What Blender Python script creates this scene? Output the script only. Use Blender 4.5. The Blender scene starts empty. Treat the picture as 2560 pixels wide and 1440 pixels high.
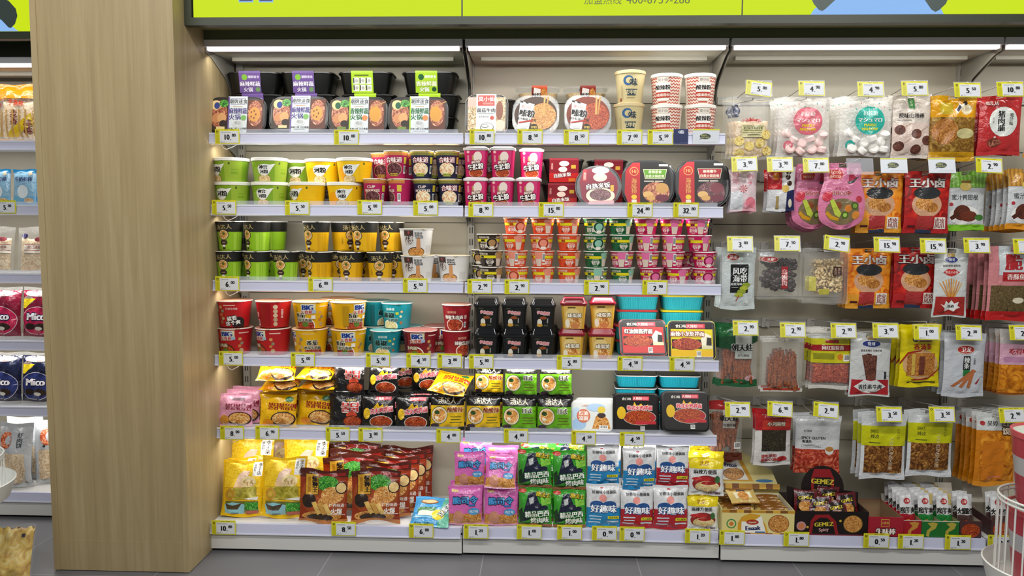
import bpy, math, random
from mathutils import Vector, Matrix, geometry

sc = bpy.context.scene
COL = sc.collection
R = math.radians
rng = random.Random(7)

# ------------------------------------------------------------------ camera
CAM = Vector((1.2966, -3.0345, 1.3062))
YAW, PITCH, ROLL, FPX = -0.03682, 0.08353, 0.005437, 1953.05
_fw = Vector((math.sin(YAW) * math.cos(PITCH), math.cos(YAW) * math.cos(PITCH), -math.sin(PITCH)))
_r0 = Vector((math.cos(YAW), -math.sin(YAW), 0))
_u0 = _r0.cross(_fw)
_rt = math.cos(ROLL) * _r0 + math.sin(ROLL) * _u0
_up = -math.sin(ROLL) * _r0 + math.cos(ROLL) * _u0
cam = bpy.data.cameras.new('camera')
cam.sensor_width = 36.0
cam.lens = FPX / 2560 * 36.0
cam.clip_start = 0.05
camo = bpy.data.objects.new('camera', cam)
COL.objects.link(camo)
camo.matrix_world = Matrix(((_rt.x, _up.x, -_fw.x, CAM.x), (_rt.y, _up.y, -_fw.y, CAM.y), (_rt.z, _up.z, -_fw.z, CAM.z), (0, 0, 0, 1)))
sc.camera = camo

# ------------------------------------------------------------------ world, lights, exposure
world = bpy.data.worlds.new('shop_ambient')
sc.world = world
world.use_nodes = True
bg = world.node_tree.nodes['Background']
bg.inputs[0].default_value = (1.0, 0.98, 0.95, 1)
bg.inputs[1].default_value = 0.17

def area(name, loc, rot, sx, sy, power, col=(1, 1, 1), parent=None):
    d = bpy.data.lights.new(name, 'AREA')
    d.shape = 'RECTANGLE'
    d.size, d.size_y, d.energy, d.color = sx, sy, power, col
    o = bpy.data.objects.new(name, d)
    COL.objects.link(o)
    o.location, o.rotation_euler = loc, rot
    if parent: o.parent = parent
    return o

# two rows of ceiling luminaires over the aisle
for i, lx in enumerate((-0.5, 1.2, 2.9)):
    area('ceiling_light', (lx, -1.75, 2.95), (R(16), 0, 0), 1.2, 0.25, 25, (1, 0.98, 0.95))
    area('ceiling_light', (lx + 0.3, -3.6, 2.95), (R(38), 0, 0), 1.2, 0.25, 21, (1, 0.98, 0.95))
sc.view_settings.view_transform = 'Standard'
sc.view_settings.look = 'None'
sc.view_settings.gamma = 1.0
sc.view_settings.use_curve_mapping = False
sc.view_settings.exposure = 0.0
sc.cycles.max_bounces = 6
sc.cycles.diffuse_bounces = 3
sc.cycles.glossy_bounces = 2
sc.cycles.transmission_bounces = 4
sc.cycles.transparent_max_bounces = 10
sc.cycles.caustics_reflective = False
sc.cycles.caustics_refractive = False

def at(px, py, Y):
    """World point on the depth plane y = Y seen at the photograph's pixel (px, py)."""
    d = _fw + _rt * ((px - 1280) / FPX) - _up * ((py - 720) / FPX)
    return CAM + d * ((Y - CAM.y) / d.y)

def X(px, py, Y):
    return at(px, py, Y).x

# ------------------------------------------------------------------ materials
def lin(h):
    h = h.lstrip('#')
    v = [int(h[i:i + 2], 16) / 255 for i in (0, 2, 4)]
    return tuple(c / 12.92 if c <= 0.04045 else ((c + 0.055) / 1.055) ** 2.4 for c in v) + (1,)

_M = {}
def mat(h, kind='card'):
    """Plain printed or painted surface of colour h; kind sets the finish."""
    if h.startswith('food:'): return food(h[5:])
    if h in SPECIAL: return SPECIAL[h]()
    k = (h, kind)
    if k in _M: return _M[k]
    m = bpy.data.materials.new('%s_%s' % (kind, h.strip('#')))
    m.use_nodes = True
    nt = m.node_tree
    b = nt.nodes['Principled BSDF']
    b.inputs['Base Color'].default_value = lin(h)
    rough, spec = {'card': (0.42, 0.4), 'film': (0.20, 0.7), 'plastic': (0.28, 0.5), 'metal': (0.4, 0.5), 'matte': (0.7, 0.2), 'gloss': (0.12, 0.6)}[kind]
    b.inputs['Roughness'].default_value = rough
    b.inputs['Specular IOR Level'].default_value = spec
    if kind == 'film':
        tc = nt.nodes.new('ShaderNodeTexCoord')
        n = nt.nodes.new('ShaderNodeTexNoise')
        n.inputs['Scale'].default_value = 34
        n.inputs['Detail'].default_value = 3
        n.inputs['Distortion'].default_value = 0.8
        bp = nt.nodes.new('ShaderNodeBump')
        bp.inputs['Strength'].default_value = 0.8
        bp.inputs['Distance'].default_value = 0.006
        nt.links.new(tc.outputs['Object'], n.inputs['Vector'])
        nt.links.new(n.outputs['Fac'], bp.inputs['Height'])
        nt.links.new(bp.outputs['Normal'], b.inputs['Normal'])
    _M[k] = m
    return m

def emit(name, h, strength):
    if name in _M: return _M[name]
    m = bpy.data.materials.new(name)
    m.use_nodes = True
    b = m.node_tree.nodes['Principled BSDF']
    b.inputs['Base Color'].default_value = (0.02, 0.02, 0.02, 1)
    b.inputs['Roughness'].default_value = 0.5
    b.inputs['Specular IOR Level'].default_value = 0.05
    b.inputs['Emission Color'].default_value = lin(h)
    b.inputs['Emission Strength'].default_value = strength
    _M[name] = m
    return m

def clear(name='clear_plastic', alpha=0.16, tint='#e8eef0', rough=0.08, bump=0.0):
    if name in _M: return _M[name]
    m = bpy.data.materials.new(name)
    m.use_nodes = True
    nt = m.node_tree
    b = nt.nodes['Principled BSDF']
    b.inputs['Base Color'].default_value = lin(tint)
    b.inputs['Roughness'].default_value = rough
    b.inputs['Specular IOR Level'].default_value = 0.9
    b.inputs['Alpha'].default_value = alpha
    if bump:
        tc = nt.nodes.new('ShaderNodeTexCoord')
        n = nt.nodes.new('ShaderNodeTexNoise')
        n.inputs['Scale'].default_value = 45
        n.inputs['Distortion'].default_value = 1.5
        bp = nt.nodes.new('ShaderNodeBump')
        bp.inputs['Strength'].default_value = bump
        bp.inputs['Distance'].default_value = 0.008
        nt.links.new(tc.outputs['Object'], n.inputs['Vector'])
        nt.links.new(n.outputs['Fac'], bp.inputs['Height'])
        nt.links.new(bp.outputs['Normal'], b.inputs['Normal'])
    _M[name] = m
    return m

FOODS = {  # three colours, scale per metre, distortion
    'noodle': ('#6a3210', '#c8863a', '#ecc47c', 48, 6.0), 'redNoodle': ('#4a1006', '#a03414', '#d8742e', 50, 6.0),
    'paleNoodle': ('#a87838', '#e0c88c', '#f4e4bc', 50, 6.0), 'meat': ('#3a1410', '#7a3a2c', '#c58a6a', 70, 2.0),
    'beef': ('#2a1012', '#5d2c30', '#a0707a', 60, 3.0), 'greens': ('#123a10', '#2f8a2c', '#8ccf50', 60, 3.0),
    'cheese': ('#8a3a14', '#d89a48', '#f0dca8', 60, 3.0), 'jerky': ('#3d1508', '#8a4422', '#b8703c', 70, 3.5),
    'rojo': ('#4a120a', '#9c3018', '#d8704a', 45, 4.5), 'seaweed': ('#0d0d08', '#28241a', '#5a5038', 80, 4.0),
    'skin': ('#6a3a18', '#a86a2c', '#d8a050', 60, 4.0), 'peanut': ('#8a6a3a', '#d8bc84', '#f6e8c0', 70, 1.0),
    'plum': ('#0c0708', '#241416', '#5a4648', 55, 2.0), 'amber': ('#8a4408', '#c8780c', '#e8a030', 24, 2.0),
    'broth': ('#7a2a10', '#c86a3a', '#f0c89a', 60, 2.0), 'mush': ('#4a3a20', '#c8a878', '#f4e8d0', 70, 3.0),
    'hotpot': ('#3a1c10', '#a85a3c', '#f0b890', 65, 2.0), 'seafood': ('#d86a40', '#f0ddb0', '#f8f4e4', 75, 1.5),
    'choc': ('#2a1410', '#5c3428', '#8a5444', 90, 2.0), 'fries': ('#b86018', '#e8a040', '#f8d890', 60, 0.5),
    'wing': ('#5a3208', '#8a6420', '#b89848', 30, 3.0), 'olive': ('#6a6414', '#a89c2c', '#d4cc70', 26, 2.0),
    'goldart': ('#d8a010', '#f0c820', '#fbe04c', 60, 4.0), 'cookie': ('#b08830', '#e8d078', '#f8ecb0', 120, 1.0),
    'shrimp': ('#8a2c14', '#d8683c', '#f4c8a0', 70, 2.0), 'cracker': ('#b09068', '#dcc4a0', '#f0e4cc', 55, 2.0),
    'pattern': ('#5a0a0a', '#a81814', '#d83020', 36, 1.0), 'patternO': ('#c03a10', '#e88a1c', '#f8b040', 36, 1.0),
    'puff': ('#a8781c', '#dcb850', '#f4e4a0', 26, 1.0),
    'gluten': ('#6a160c', '#b43c28', '#e08a68', 26, 3.5), 'chips': ('#2c1606', '#7a4a1a', '#c09048', 30, 3.0),
    'fuzzy': ('#2a2016', '#5a4a2c', '#8a7848', 90, 4.0),
}
def food(n):
    k = 'food_' + n
    if k in _M: return _M[k]
    c1, c2, c3, scale, dist = FOODS[n]
    m = bpy.data.materials.new(k)
    m.use_nodes = True
    nt = m.node_tree
    b = nt.nodes['Principled BSDF']
    b.inputs['Roughness'].default_value = 0.35
    tc = nt.nodes.new('ShaderNodeTexCoord')
    n1 = nt.nodes.new('ShaderNodeTexNoise')
    n1.inputs['Scale'].default_value = scale
    n1.inputs['Detail'].default_value = 2.5
    n1.inputs['Distortion'].default_value = dist
    r = nt.nodes.new('ShaderNodeValToRGB')
    e = r.color_ramp.elements
    e[0].position, e[0].color = 0.30, lin(c1)
    e[1].position, e[1].color = 0.70, lin(c3)
    x = e.new(0.5)
    x.color = lin(c2)
    nt.links.new(tc.outputs['Object'], n1.inputs['Vector'])
    nt.links.new(n1.outputs['Fac'], r.inputs['Fac'])
    nt.links.new(r.outputs['Color'], b.inputs['Base Color'])
    _M[k] = m
    return m

def m_wood(h1='#a08e68', h2='#978561', h3='#aa9974'):
    k = 'oak_veneer'
    if k in _M: return _M[k]
    m = bpy.data.materials.new(k)
    m.use_nodes = True
    nt = m.node_tree
    b = nt.nodes['Principled BSDF']
    b.inputs['Roughness'].default_value = 0.45
    tc = nt.nodes.new('ShaderNodeTexCoord')
    mp = nt.nodes.new('ShaderNodeMapping')
    mp.inputs['Scale'].default_value = (26, 26, 1.0)
    n1 = nt.nodes.new('ShaderNodeTexNoise')
    n1.inputs['Scale'].default_value = 1.6
    n1.inputs['Detail'].default_value = 6
    n1.inputs['Distortion'].default_value = 0.7
    mp2 = nt.nodes.new('ShaderNodeMapping')
    mp2.inputs['Scale'].default_value = (220, 220, 6)
    n2 = nt.nodes.new('ShaderNodeTexNoise')
    n2.inputs['Scale'].default_value = 1.0
    n2.inputs['Detail'].default_value = 3
    mx = nt.nodes.new('ShaderNodeMath')
    mx.operation = 'MULTIPLY_ADD'
    mx.inputs[1].default_value = 0.35
    r = nt.nodes.new('ShaderNodeValToRGB')
    e = r.color_ramp.elements
    e[0].position, e[0].color = 0.45, lin(h2)
    e[1].position, e[1].color = 0.92, lin(h3)
    e.new(0.68).color = lin(h1)
    nt.links.new(tc.outputs['Object'], mp.inputs['Vector'])
    nt.links.new(tc.outputs['Object'], mp2.inputs['Vector'])
    nt.links.new(mp.outputs['Vector'], n1.inputs['Vector'])
    nt.links.new(mp2.outputs['Vector'], n2.inputs['Vector'])
    nt.links.new(n2.outputs['Fac'], mx.inputs[0])
    nt.links.new(n1.outputs['Fac'], mx.inputs[2])
    nt.links.new(mx.outputs[0], r.inputs['Fac'])
    nt.links.new(r.outputs['Color'], b.inputs['Base Color'])
    _M[k] = m
    return m

def m_tile():
    k = 'grey_floor_tile'
    if k in _M: return _M[k]
    m = bpy.data.materials.new(k)
    m.use_nodes = True
    nt = m.node_tree
    b = nt.nodes['Principled BSDF']
    b.inputs['Roughness'].default_value = 0.38
    tc = nt.nodes.new('ShaderNodeTexCoord')
    mp = nt.nodes.new('ShaderNodeMapping')
    mp.inputs['Location'].default_value = (0.12, 0.31, 0)
    br = nt.nodes.new('ShaderNodeTexBrick')
    br.offset = 0.0
    br.inputs['Scale'].default_value = 1.0
    br.inputs['Brick Width'].default_value = 0.6
    br.inputs['Row Height'].default_value = 0.6
    br.inputs['Mortar Size'].default_value = 0.002
    br.inputs['Color1'].default_value = lin('#66666a')
    br.inputs['Color2'].default_value = lin('#626366')
    br.inputs['Mortar'].default_value = lin('#85858a')
    n = nt.nodes.new('ShaderNodeTexNoise')
    n.inputs['Scale'].default_value = 3.0
    n.inputs['Detail'].default_value = 5
    mx = nt.nodes.new('ShaderNodeMix')
    mx.data_type = 'RGBA'
    mx.blend_type = 'MULTIPLY'
    mx.inputs['Factor'].default_value = 0.5
    r = nt.nodes.new('ShaderNodeValToRGB')
    r.color_ramp.elements[0].color = (0.55, 0.55, 0.57, 1)
    r.color_ramp.elements[1].color = (1.1, 1.1, 1.1, 1)
    nt.links.new(tc.outputs['Object'], mp.inputs['Vector'])
    nt.links.new(mp.outputs['Vector'], br.inputs['Vector'])
    nt.links.new(tc.outputs['Object'], n.inputs['Vector'])
    nt.links.new(n.outputs['Fac'], r.inputs['Fac'])
    nt.links.new(br.outputs['Color'], mx.inputs[6])
    nt.links.new(r.outputs['Color'], mx.inputs[7])
    nt.links.new(mx.outputs[2], b.inputs['Base Color'])
    _M[k] = m
    return m

SPECIAL = {
    'clear': lambda: clear(),
    'film_clear': lambda: clear('clear_film', 0.08, '#f2f2ee', 0.12, 0.7),
    'milky': lambda: clear('milky_film', 0.42, '#f3f1ea', 0.2, 0.5),
    'guard': lambda: clear('clear_guard', 0.22, '#dfe4ee', 0.1),
    'smoke': lambda: clear('smoked_lid', 0.72, '#14161a', 0.06),
    'wood': m_wood, 'tile': m_tile,
}

# ------------------------------------------------------------------ flat lettering, cached as triangles
_T = {}
def text2d(s, vertical=False):
    k = (s, vertical)
    if k in _T: return _T[k]
    c = bpy.data.curves.new('lettering', 'FONT')
    c.body = '\n'.join(s) if vertical else s
    c.size = 1
    c.resolution_u = 3
    c.align_x = 'CENTER'
    if vertical: c.space_line = 0.92
    o = bpy.data.objects.new('lettering', c)
    COL.objects.link(o)
    ev = o.evaluated_get(bpy.context.evaluated_depsgraph_get())
    me = ev.to_mesh()
    vs = [(v.co.x, v.co.y) for v in me.vertices]
    fs = []
    for p in me.polygons:
        q = list(p.vertices)
        for i in range(1, len(q) - 1): fs.append((q[0], q[i], q[i + 1]))
    ev.to_mesh_clear()
    bpy.data.objects.remove(o)
    bpy.data.curves.remove(c)
    xs = [v[0] for v in vs] or [0]
    ys = [v[1] for v in vs] or [0]
    cx, cy = (min(xs) + max(xs)) / 2, (min(ys) + max(ys)) / 2
    _T[k] = ([(x - cx, y - cy) for x, y in vs], fs, max(xs) - min(xs), max(ys) - min(ys))
    return _T[k]

# ------------------------------------------------------------------ mesh builder
class MB:
    def __init__(s):
        s.v, s.f, s.m, s.mats, s.flat = [], [], [], [], []
    def mi(s, m):
        if m not in s.mats: s.mats.append(m)
        return s.mats.index(m)
    def add(s, vs, fs, m, flat=False):
        b = len(s.v)
        s.v += [tuple(p) for p in vs]
        i = s.mi(m)
        for f in fs:
            s.f.append(tuple(b + k for k in f))
            s.m.append(i)
            s.flat.append(flat)
    def box(s, x0, x1, y0, y1, z0, z1, m):
        s.add([(x, y, z) for x in (x0, x1) for y in (y0, y1) for z in (z0, z1)],
              [(0, 1, 3, 2), (4, 6, 7, 5), (0, 4, 5, 1), (2, 3, 7, 6), (0, 2, 6, 4), (1, 5, 7, 3)], m, True)
    def prism(s, pts, a, b, m, axis='y'):
        """Polygon pts extruded from a to b along an axis (x: pts are y,z; y: pts are x,z; z: pts are x,y)."""
        n = len(pts)
        g = {'x': lambda p, t: (t, p[0], p[1]), 'y': lambda p, t: (p[0], t, p[1]), 'z': lambda p, t: (p[0], p[1], t)}[axis]
        s.add([g(p, a) for p in pts] + [g(p, b) for p in pts],
              [tuple(range(n))[::-1], tuple(range(n, 2 * n))] + [(i, (i + 1) % n, n + (i + 1) % n, n + i) for i in range(n)], m, True)
    def lathe(s, prof, mats, seg=36, cap=True):
        """prof: (radius, z) from bottom to top; mats: one per span."""
        for k in range(len(prof) - 1):
            (r0, z0), (r1, z1) = prof[k], prof[k + 1]
            vs = [(r * math.sin(2 * math.pi * i / seg), -r * math.cos(2 * math.pi * i / seg), z) for r, z in ((r0, z0), (r1, z1)) for i in range(seg)]
            s.add(vs, [(i, (i + 1) % seg, seg + (i + 1) % seg, seg + i) for i in range(seg)], mats[k] if isinstance(mats, list) else mats)
        if cap:
            for (r, z), mm in ((prof[0], mats[0] if isinstance(mats, list) else mats), (prof[-1], mats[-1] if isinstance(mats, list) else mats)):
                if r > 1e-4: s.add([(r * math.sin(2 * math.pi * i / seg), -r * math.cos(2 * math.pi * i / seg), z) for i in range(seg)], [tuple(range(seg))], mm, True)
    def rings(s, rs, mats, cap0=True, cap1=True):
        """Loft through closed rings of equal length."""
        n = len(rs[0])
        for k in range(len(rs) - 1):
            s.add(rs[k] + rs[k + 1], [(i, (i + 1) % n, n + (i + 1) % n, n + i) for i in range(n)], mats[k] if isinstance(mats, list) else mats)
        m0, m1 = (mats[0], mats[-1]) if isinstance(mats, list) else (mats, mats)
        if cap0: s.add(rs[0], [tuple(range(n))], m0, True)
        if cap1: s.add(rs[-1], [tuple(range(n))], m1, True)
    def tube(s, pts, r, m, n=8):
        pts = [Vector(p) for p in pts]
        rs = []
        for i, p in enumerate(pts):
            d = (pts[min(i + 1, len(pts) - 1)] - pts[max(i - 1, 0)]).normalized()
            a = d.cross(Vector((0, 0, 1)) if abs(d.z) < 0.9 else Vector((1, 0, 0))).normalized()
            b = d.cross(a)
            rs.append([tuple(p + a * r * math.cos(2 * math.pi * k / n) + b * r * math.sin(2 * math.pi * k / n)) for k in range(n)])
        s.rings(rs, m)
    def patch(s, g, nu, nv, m, u0=0, u1=1, v0=0, v1=1):
        vs = [g(u0 + (u1 - u0) * i / nu, v0 + (v1 - v0) * j / nv) for j in range(nv + 1) for i in range(nu + 1)]
        w = nu + 1
        s.add(vs, [(j * w + i, j * w + i + 1, (j + 1) * w + i + 1, (j + 1) * w + i) for j in range(nv) for i in range(nu)], m)
    def mesh(s, name):
        me = bpy.data.meshes.new(name)
        me.from_pydata([tuple(v) for v in s.v], [], s.f)
        for m in s.mats: me.materials.append(m)
        me.polygons.foreach_set('material_index', s.m)
        me.polygons.foreach_set('use_smooth', [not f for f in s.flat])
        me.update()
        return me
    def build(s, name, parent=None):
        o = bpy.data.objects.new(name, s.mesh(name))
        COL.objects.link(o)
        if parent: o.parent = parent
        return o

def tag(o, label=None, cat=None, group=None, kind=None):
    if label: o['label'] = label
    if cat: o['category'] = cat
    if group: o['group'] = group
    if kind: o['kind'] = kind
    return o

def empty(name, loc=(0, 0, 0), rot=(0, 0, 0)):
    o = bpy.data.objects.new(name, None)
    o.empty_display_size = 0.02
    COL.objects.link(o)
    o.location, o.rotation_euler = loc, rot
    return o

def rrect(w, d, r, n=5, z=0.0, cx=0.0, cy=0.0):
    out = []
    for sx, sy, a0 in ((1, 1, 0), (-1, 1, 90), (-1, -1, 180), (1, -1, 270)):
        for k in range(n + 1):
            a = R(a0 + 90 * k / n)
            out.append((cx + sx * (w / 2 - r) + r * math.cos(a), cy + sy * (d / 2 - r) + r * math.sin(a), z))
    return out

# ------------------------------------------------------------------ printed artwork laid on a surface
def _tris(op, W, H):
    """A drawing operation as 2D triangles in metres on a W x H sheet: [(verts, tris, colour)], lowest first."""
    t = op[0]
    if t == 'R':
        _, a, b, c, d, col = op
        return [([(a * W, b * H), (c * W, b * H), (c * W, d * H), (a * W, d * H)], [(0, 1, 2), (0, 2, 3)], col)]
    if t == 'E':
        _, cx, cy, rx, ry, col = op[:6]
        n = 24
        vs = [(cx * W, cy * H)] + [(cx * W + rx * W * math.cos(2 * math.pi * i / n), cy * H + ry * H * math.sin(2 * math.pi * i / n)) for i in range(n)]
        return [(vs, [(0, 1 + i, 1 + (i + 1) % n) for i in range(n)], col)]
    if t == 'C':  # true circle, radius as a share of H
        return _tris(('E', op[1], op[2], op[3] * H / W, op[3], op[4]), W, H)
    if t == 'P':
        pts = [(x * W, y * H) for x, y in op[1]]
        return [(pts, [tuple(f) for f in geometry.tessellate_polygon([[Vector((x, y, 0)) for x, y in pts]])], op[2])]
    if t == 'B':  # barcode
        _, a, b, c, d = op
        out = _tris(('R', a, b, c, d, '#f4f4f0'), W, H)
        n = 9
        for i in range(n):
            x0 = a + (c - a) * (0.08 + 0.84 * i / n)
            out += _tris(('R', x0, b + (d - b) * 0.2, x0 + (c - a) * 0.84 / n * (0.35 + 0.3 * (i * 7 % 3) / 2), b + (d - b) * 0.92, '#222222'), W, H)
        return out
    if t == 'T':
        _, s, cx, cy, size, col = op[:6]
        o = op[6] if len(op) > 6 else {}
        vs, fs, w, h = text2d(s, o.get('vert', False))
        k = size * H
        sx, rot = o.get('sx', 1.0), R(o.get('rot', 0))
        ca, sa = math.cos(rot), math.sin(rot)
        if W != 1 and abs(o.get('rot', 0)) < 45:  # keep the line inside the sheet
            room = 2 * min(cx, 1 - cx) * W * 0.98
            if w * k * sx > room: sx = room / (w * k)
        elif W != 1:
            room = 2 * min(cy, 1 - cy) * H * 0.98
            if w * k * sx * abs(sa) > room: sx = room / (w * k * abs(sa))
        b = o.get('b', 0.02)
        def copy(dx, dy): return [(cx * W + k * ((x * sx + dx) * ca - (y + dy) * sa), cy * H + k * ((x * sx + dx) * sa + (y + dy) * ca)) for x, y in vs]
        out = []
        if 'out' in o:
            q = b + o.get('ow', 0.07)
            for a in range(8): out.append((copy(q * math.cos(a * math.pi / 4), q * math.sin(a * math.pi / 4)), fs, o['out']))
        out += [(copy(dx, 0), fs, col) for dx in ((-b, -b / 3, b / 3, b) if b > 0.03 else (-b, b) if b else (0,))]
        return out
    raise ValueError(t)

def art(mb, f, W, H, ops, kind, ml=0.006, off=0.0003, step=0.00013, skip=None):
    """Lay drawing operations on the surface f(u, v, offset); every operation lies a hair above the one before."""
    tops = []
    for op in ops:
        pieces_ = _tris(op, W, H)
        xs = [p[0] for vs, _, _ in pieces_ for p in vs]
        ys = [p[1] for vs, _, _ in pieces_ for p in vs]
        if not xs: continue
        bb = (min(xs), max(xs), min(ys), max(ys))
        lay = max([t for (x0, x1, y0, y1), t in tops if x0 < bb[1] and bb[0] < x1 and y0 < bb[3] and bb[2] < y1] + [off]) + step
        prev = None
        for vs, fs, col in pieces_:
            if prev is not None: lay += step * (1.5 if col != prev else 0.4)
            prev = col
            V, key, F = [], {}, []
            def vid(p):
                q = (round(min(max(p[0], 0.0), W), 6), round(min(max(p[1], 0.0), H), 6))
                if q not in key:
                    key[q] = len(V)
                    V.append(q)
                return key[q]
            stack = [tuple(vs[i] for i in t) for t in fs]
            while stack:
                a, b, c = stack.pop()
                la, lb, lc = ((a[0] - b[0]) ** 2 + (a[1] - b[1]) ** 2, (b[0] - c[0]) ** 2 + (b[1] - c[1]) ** 2, (c[0] - a[0]) ** 2 + (c[1] - a[1]) ** 2)
                L = max(la, lb, lc)
                if L > ml * ml:
                    if L == lb: a, b, c = b, c, a
                    elif L == lc: a, b, c = c, a, b
                    q = ((a[0] + b[0]) / 2, (a[1] + b[1]) / 2)
                    stack += [(a, q, c), (q, b, c)]
                else:
                    if skip and skip((a[0] + b[0] + c[0]) / 3 / W, (a[1] + b[1] + c[1]) / 3 / H): continue
                    i, j, k = vid(a), vid(b), vid(c)
                    if len({i, j, k}) == 3: F.append((i, j, k))
            if F: mb.add([f(x / W, y / H, lay) for x, y in V], F, mat(col, kind))
        tops.append((bb, lay))

# ------------------------------------------------------------------ kinds of goods and their copies
KIND = {}
def reg(key, name, cat, parts):
    """parts: (part name, mesh, index of parent part or None); a single part named '' makes the thing one mesh."""
    KIND[key] = (name, cat, parts)

def spawn(key, loc, label, rz=0.0, rx=0.0, ry=0.0, group=None, floor_z=None, scale=1.0):
    name, cat, parts = KIND[key]
    if len(parts) == 1 and parts[0][0] == '':
        root = bpy.data.objects.new(name, parts[0][1])
        COL.objects.link(root)
        kids = [root]
    else:
        root = empty(name)
        kids = []
        for pn, me, pi in parts:
            o = bpy.data.objects.new(pn, me)
            COL.objects.link(o)
            o.parent = root if pi is None else kids[pi]
            kids.append(o)
    root.rotation_euler = (R(rx), R(ry), R(rz))
    root.scale = (scale,) * 3
    z = loc[2]
    if floor_z is not None:  # rest the lowest point on a level
        M = root.rotation_euler.to_matrix()
        z = floor_z - min((M @ (v.co * scale)).z for k in kids for v in k.data.vertices)
    root.location = (loc[0], loc[1], z)
    return tag(root, label, cat, group)

ORD = ('first', 'second', 'third', 'fourth', 'fifth', 'sixth', 'seventh', 'eighth', 'ninth')
# ------------------------------------------------------------------ floor, walls, column, fascia
S = {1: 1.648, 2: 1.370, 3: 1.072, 4: 0.773, 5: 0.477}   # top edge of each price rail
DECK = {k: z - 0.004 for k, z in S.items()}
BASE = 0.114
BACK = 0.285
def struct(o): return tag(o, kind='structure')

b = MB(); b.box(-3.2, 5.2, -5.0, 1.2, -0.05, 0.0, m_tile()); struct(b.build('floor'))
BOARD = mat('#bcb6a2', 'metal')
GAP = mat('#3a3a38', 'matte')
seams = [0.10] + [at(1140, p, BACK).z for p in (1085, 735, 557, 379, 259)] + [2.02]
b = MB()
b.box(0.0, 4.2, BACK + 0.008, BACK + 0.02, 0.02, 2.3, GAP)
for i in range(4):
    for z0, z1 in zip(seams, seams[1:]): b.box(i + 0.012, i + 0.988 + (0.2 if i == 3 else 0), BACK, BACK + 0.009, z0 + 0.0015, z1 - 0.0015, BOARD)
struct(b.build('wall_back'))
b = MB()
zc = 2.9
b.box(-0.511, 0.0, -0.273, 0.75, 0.003, zc, m_wood())
struct(b.build('column'))
b = MB()
b.box(-0.5125, -0.490, -0.2755, -0.2728, 0.003, zc, m_wood())
b.box(-0.022, 0.0008, -0.2745, -0.2728, 0.003, zc, m_wood())
b.box(-0.490, -0.022, -0.2738, -0.2728, 0.003, 0.118, m_wood())
struct(b.build('trim_1'))

OLIVE = mat('#2e3524', 'metal')
SOFFIT = mat('#a39c6e', 'plastic')  # sign's green spill is put into this colour, lightened for lack of bounce
ZS = at(1155, 40, -0.18).z
b = MB()
zr = 1.999
b.box(0.0, 4.2, -0.185, -0.15, ZS - 0.030, ZS - 0.002, OLIVE)
b.box(0.0, 4.2, -0.15, 0.0, ZS - 0.008, ZS + 0.0, SOFFIT)
b.box(0.0, 4.2, -0.02, 0.0, zr, ZS, mat('#5a6448', 'plastic'))
b.box(0.0, 0.027, -0.185, -0.15, ZS - 0.002, 2.75, OLIVE)
struct(b.build('trim_2'))
b = MB()
ZL = at(40, 78, 0.12).z
b.box(-1.7, -0.512, 0.115, 0.15, ZL - 0.032, ZL - 0.002, OLIVE)
b.box(-1.7, -0.512, 0.15, 0.30, ZL - 0.010, ZL, OLIVE)
b.box(-1.7, -0.512, 0.28, 0.30, zr, ZL, OLIVE)
struct(b.build('trim_3'))
b = MB()
b.box(-1.7, -0.512, 0.60, 0.62, 0.02, 2.3, mat('#a09a8a', 'metal'))
struct(b.build('wall_left'))

# ------------------------------------------------------------------ lit sign boxes
LIME = emit('sign_lime_light', '#cfe800', 0.95)
BLUE = emit('sign_blue_light', '#8fbdf6', 0.95)
def sign(name, x0, x1, y, z0, seams_x, label, ops):
    root = tag(empty(name, (x0, y, z0)), label, 'sign')
    fr = MB(); fr.box(0, x1 - x0, 0.004, 0.14, 0.0, 0.62, mat('#3c4034', 'metal')); fr.build('housing', root)
    xs = [x0] + seams_x + [x1]
    for a, c in zip(xs, xs[1:]):
        p = MB()
        w = c - a - 0.006
        p.box(a - x0 + 0.003, c - x0 - 0.003, 0, 0.004, 0.002, 0.60, LIME)
        lt = MB()
        for cx0, op in ops:
            if a <= cx0 < c:
                for vs, fs, col in _tris(op, 1, 1):
                    m = {'LIME': LIME, 'BLUE': BLUE}.get(col) or mat(col, 'card')
                    lay = {'BLUE': 0.0006}.get(col, 0.0012)
                    lt.add([(x - x0, -lay, z - z0) for x, z in vs], [f for f in fs], m, True)
        po = p.build('light_panel', root)
        if lt.v: lt.build('lettering', po)
    return root
Ys = -0.18
q = lambda px, py, Y=Ys: (at(px, py, Y).x, at(px, py, Y).z)
ops = []
tx, tz = q(1507, 0)
ops.append((1.2, ('T', '加盟热线', tx, tz, 0.0335, '#4d5a1c', {'b': 0})))
tx, tz = q(1645, -1)
ops.append((1.2, ('T', '400-6759-288', tx, tz, 0.041, '#4d5a1c', {'b': 0, 'sx': 0.97})))
for a in (597, 647):
    for pad, col in ((0, 'BLUE'), (4, '#2c3760')):
        x0_, z0_ = q(a + pad * 0.5, 6 - pad * 0.7)
        ops.append((0.3, ('R', x0_, z0_, q(a + 36 - pad * 0.5, 0)[0], z0_ + 0.05, col)))
top = 2.62
face = [q(2024, 40), q(2036, 22), q(2060, 4), q(2100, -18), q(2180, -38), q(2220, -38), q(2290, -18), q(2330, 4), q(2352, 22), q(2362, 41)]
ops.append((2.5, ('P', face, 'BLUE')))
ops.append((2.5, ('P', [q(2026, -8), q(2034, 10), q(2047, 25), q(2055, 28), q(2064, 22), q(2088, 0), q(2100, -20), q(2030, -20)], '#3e4c48')))
ops.append((2.5, ('P', [q(2372, -8), q(2364, 10), q(2348, 25), q(2338, 30), q(2328, 24), q(2314, 4), q(2300, -20), q(2368, -20)], '#3e4c48')))
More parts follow.
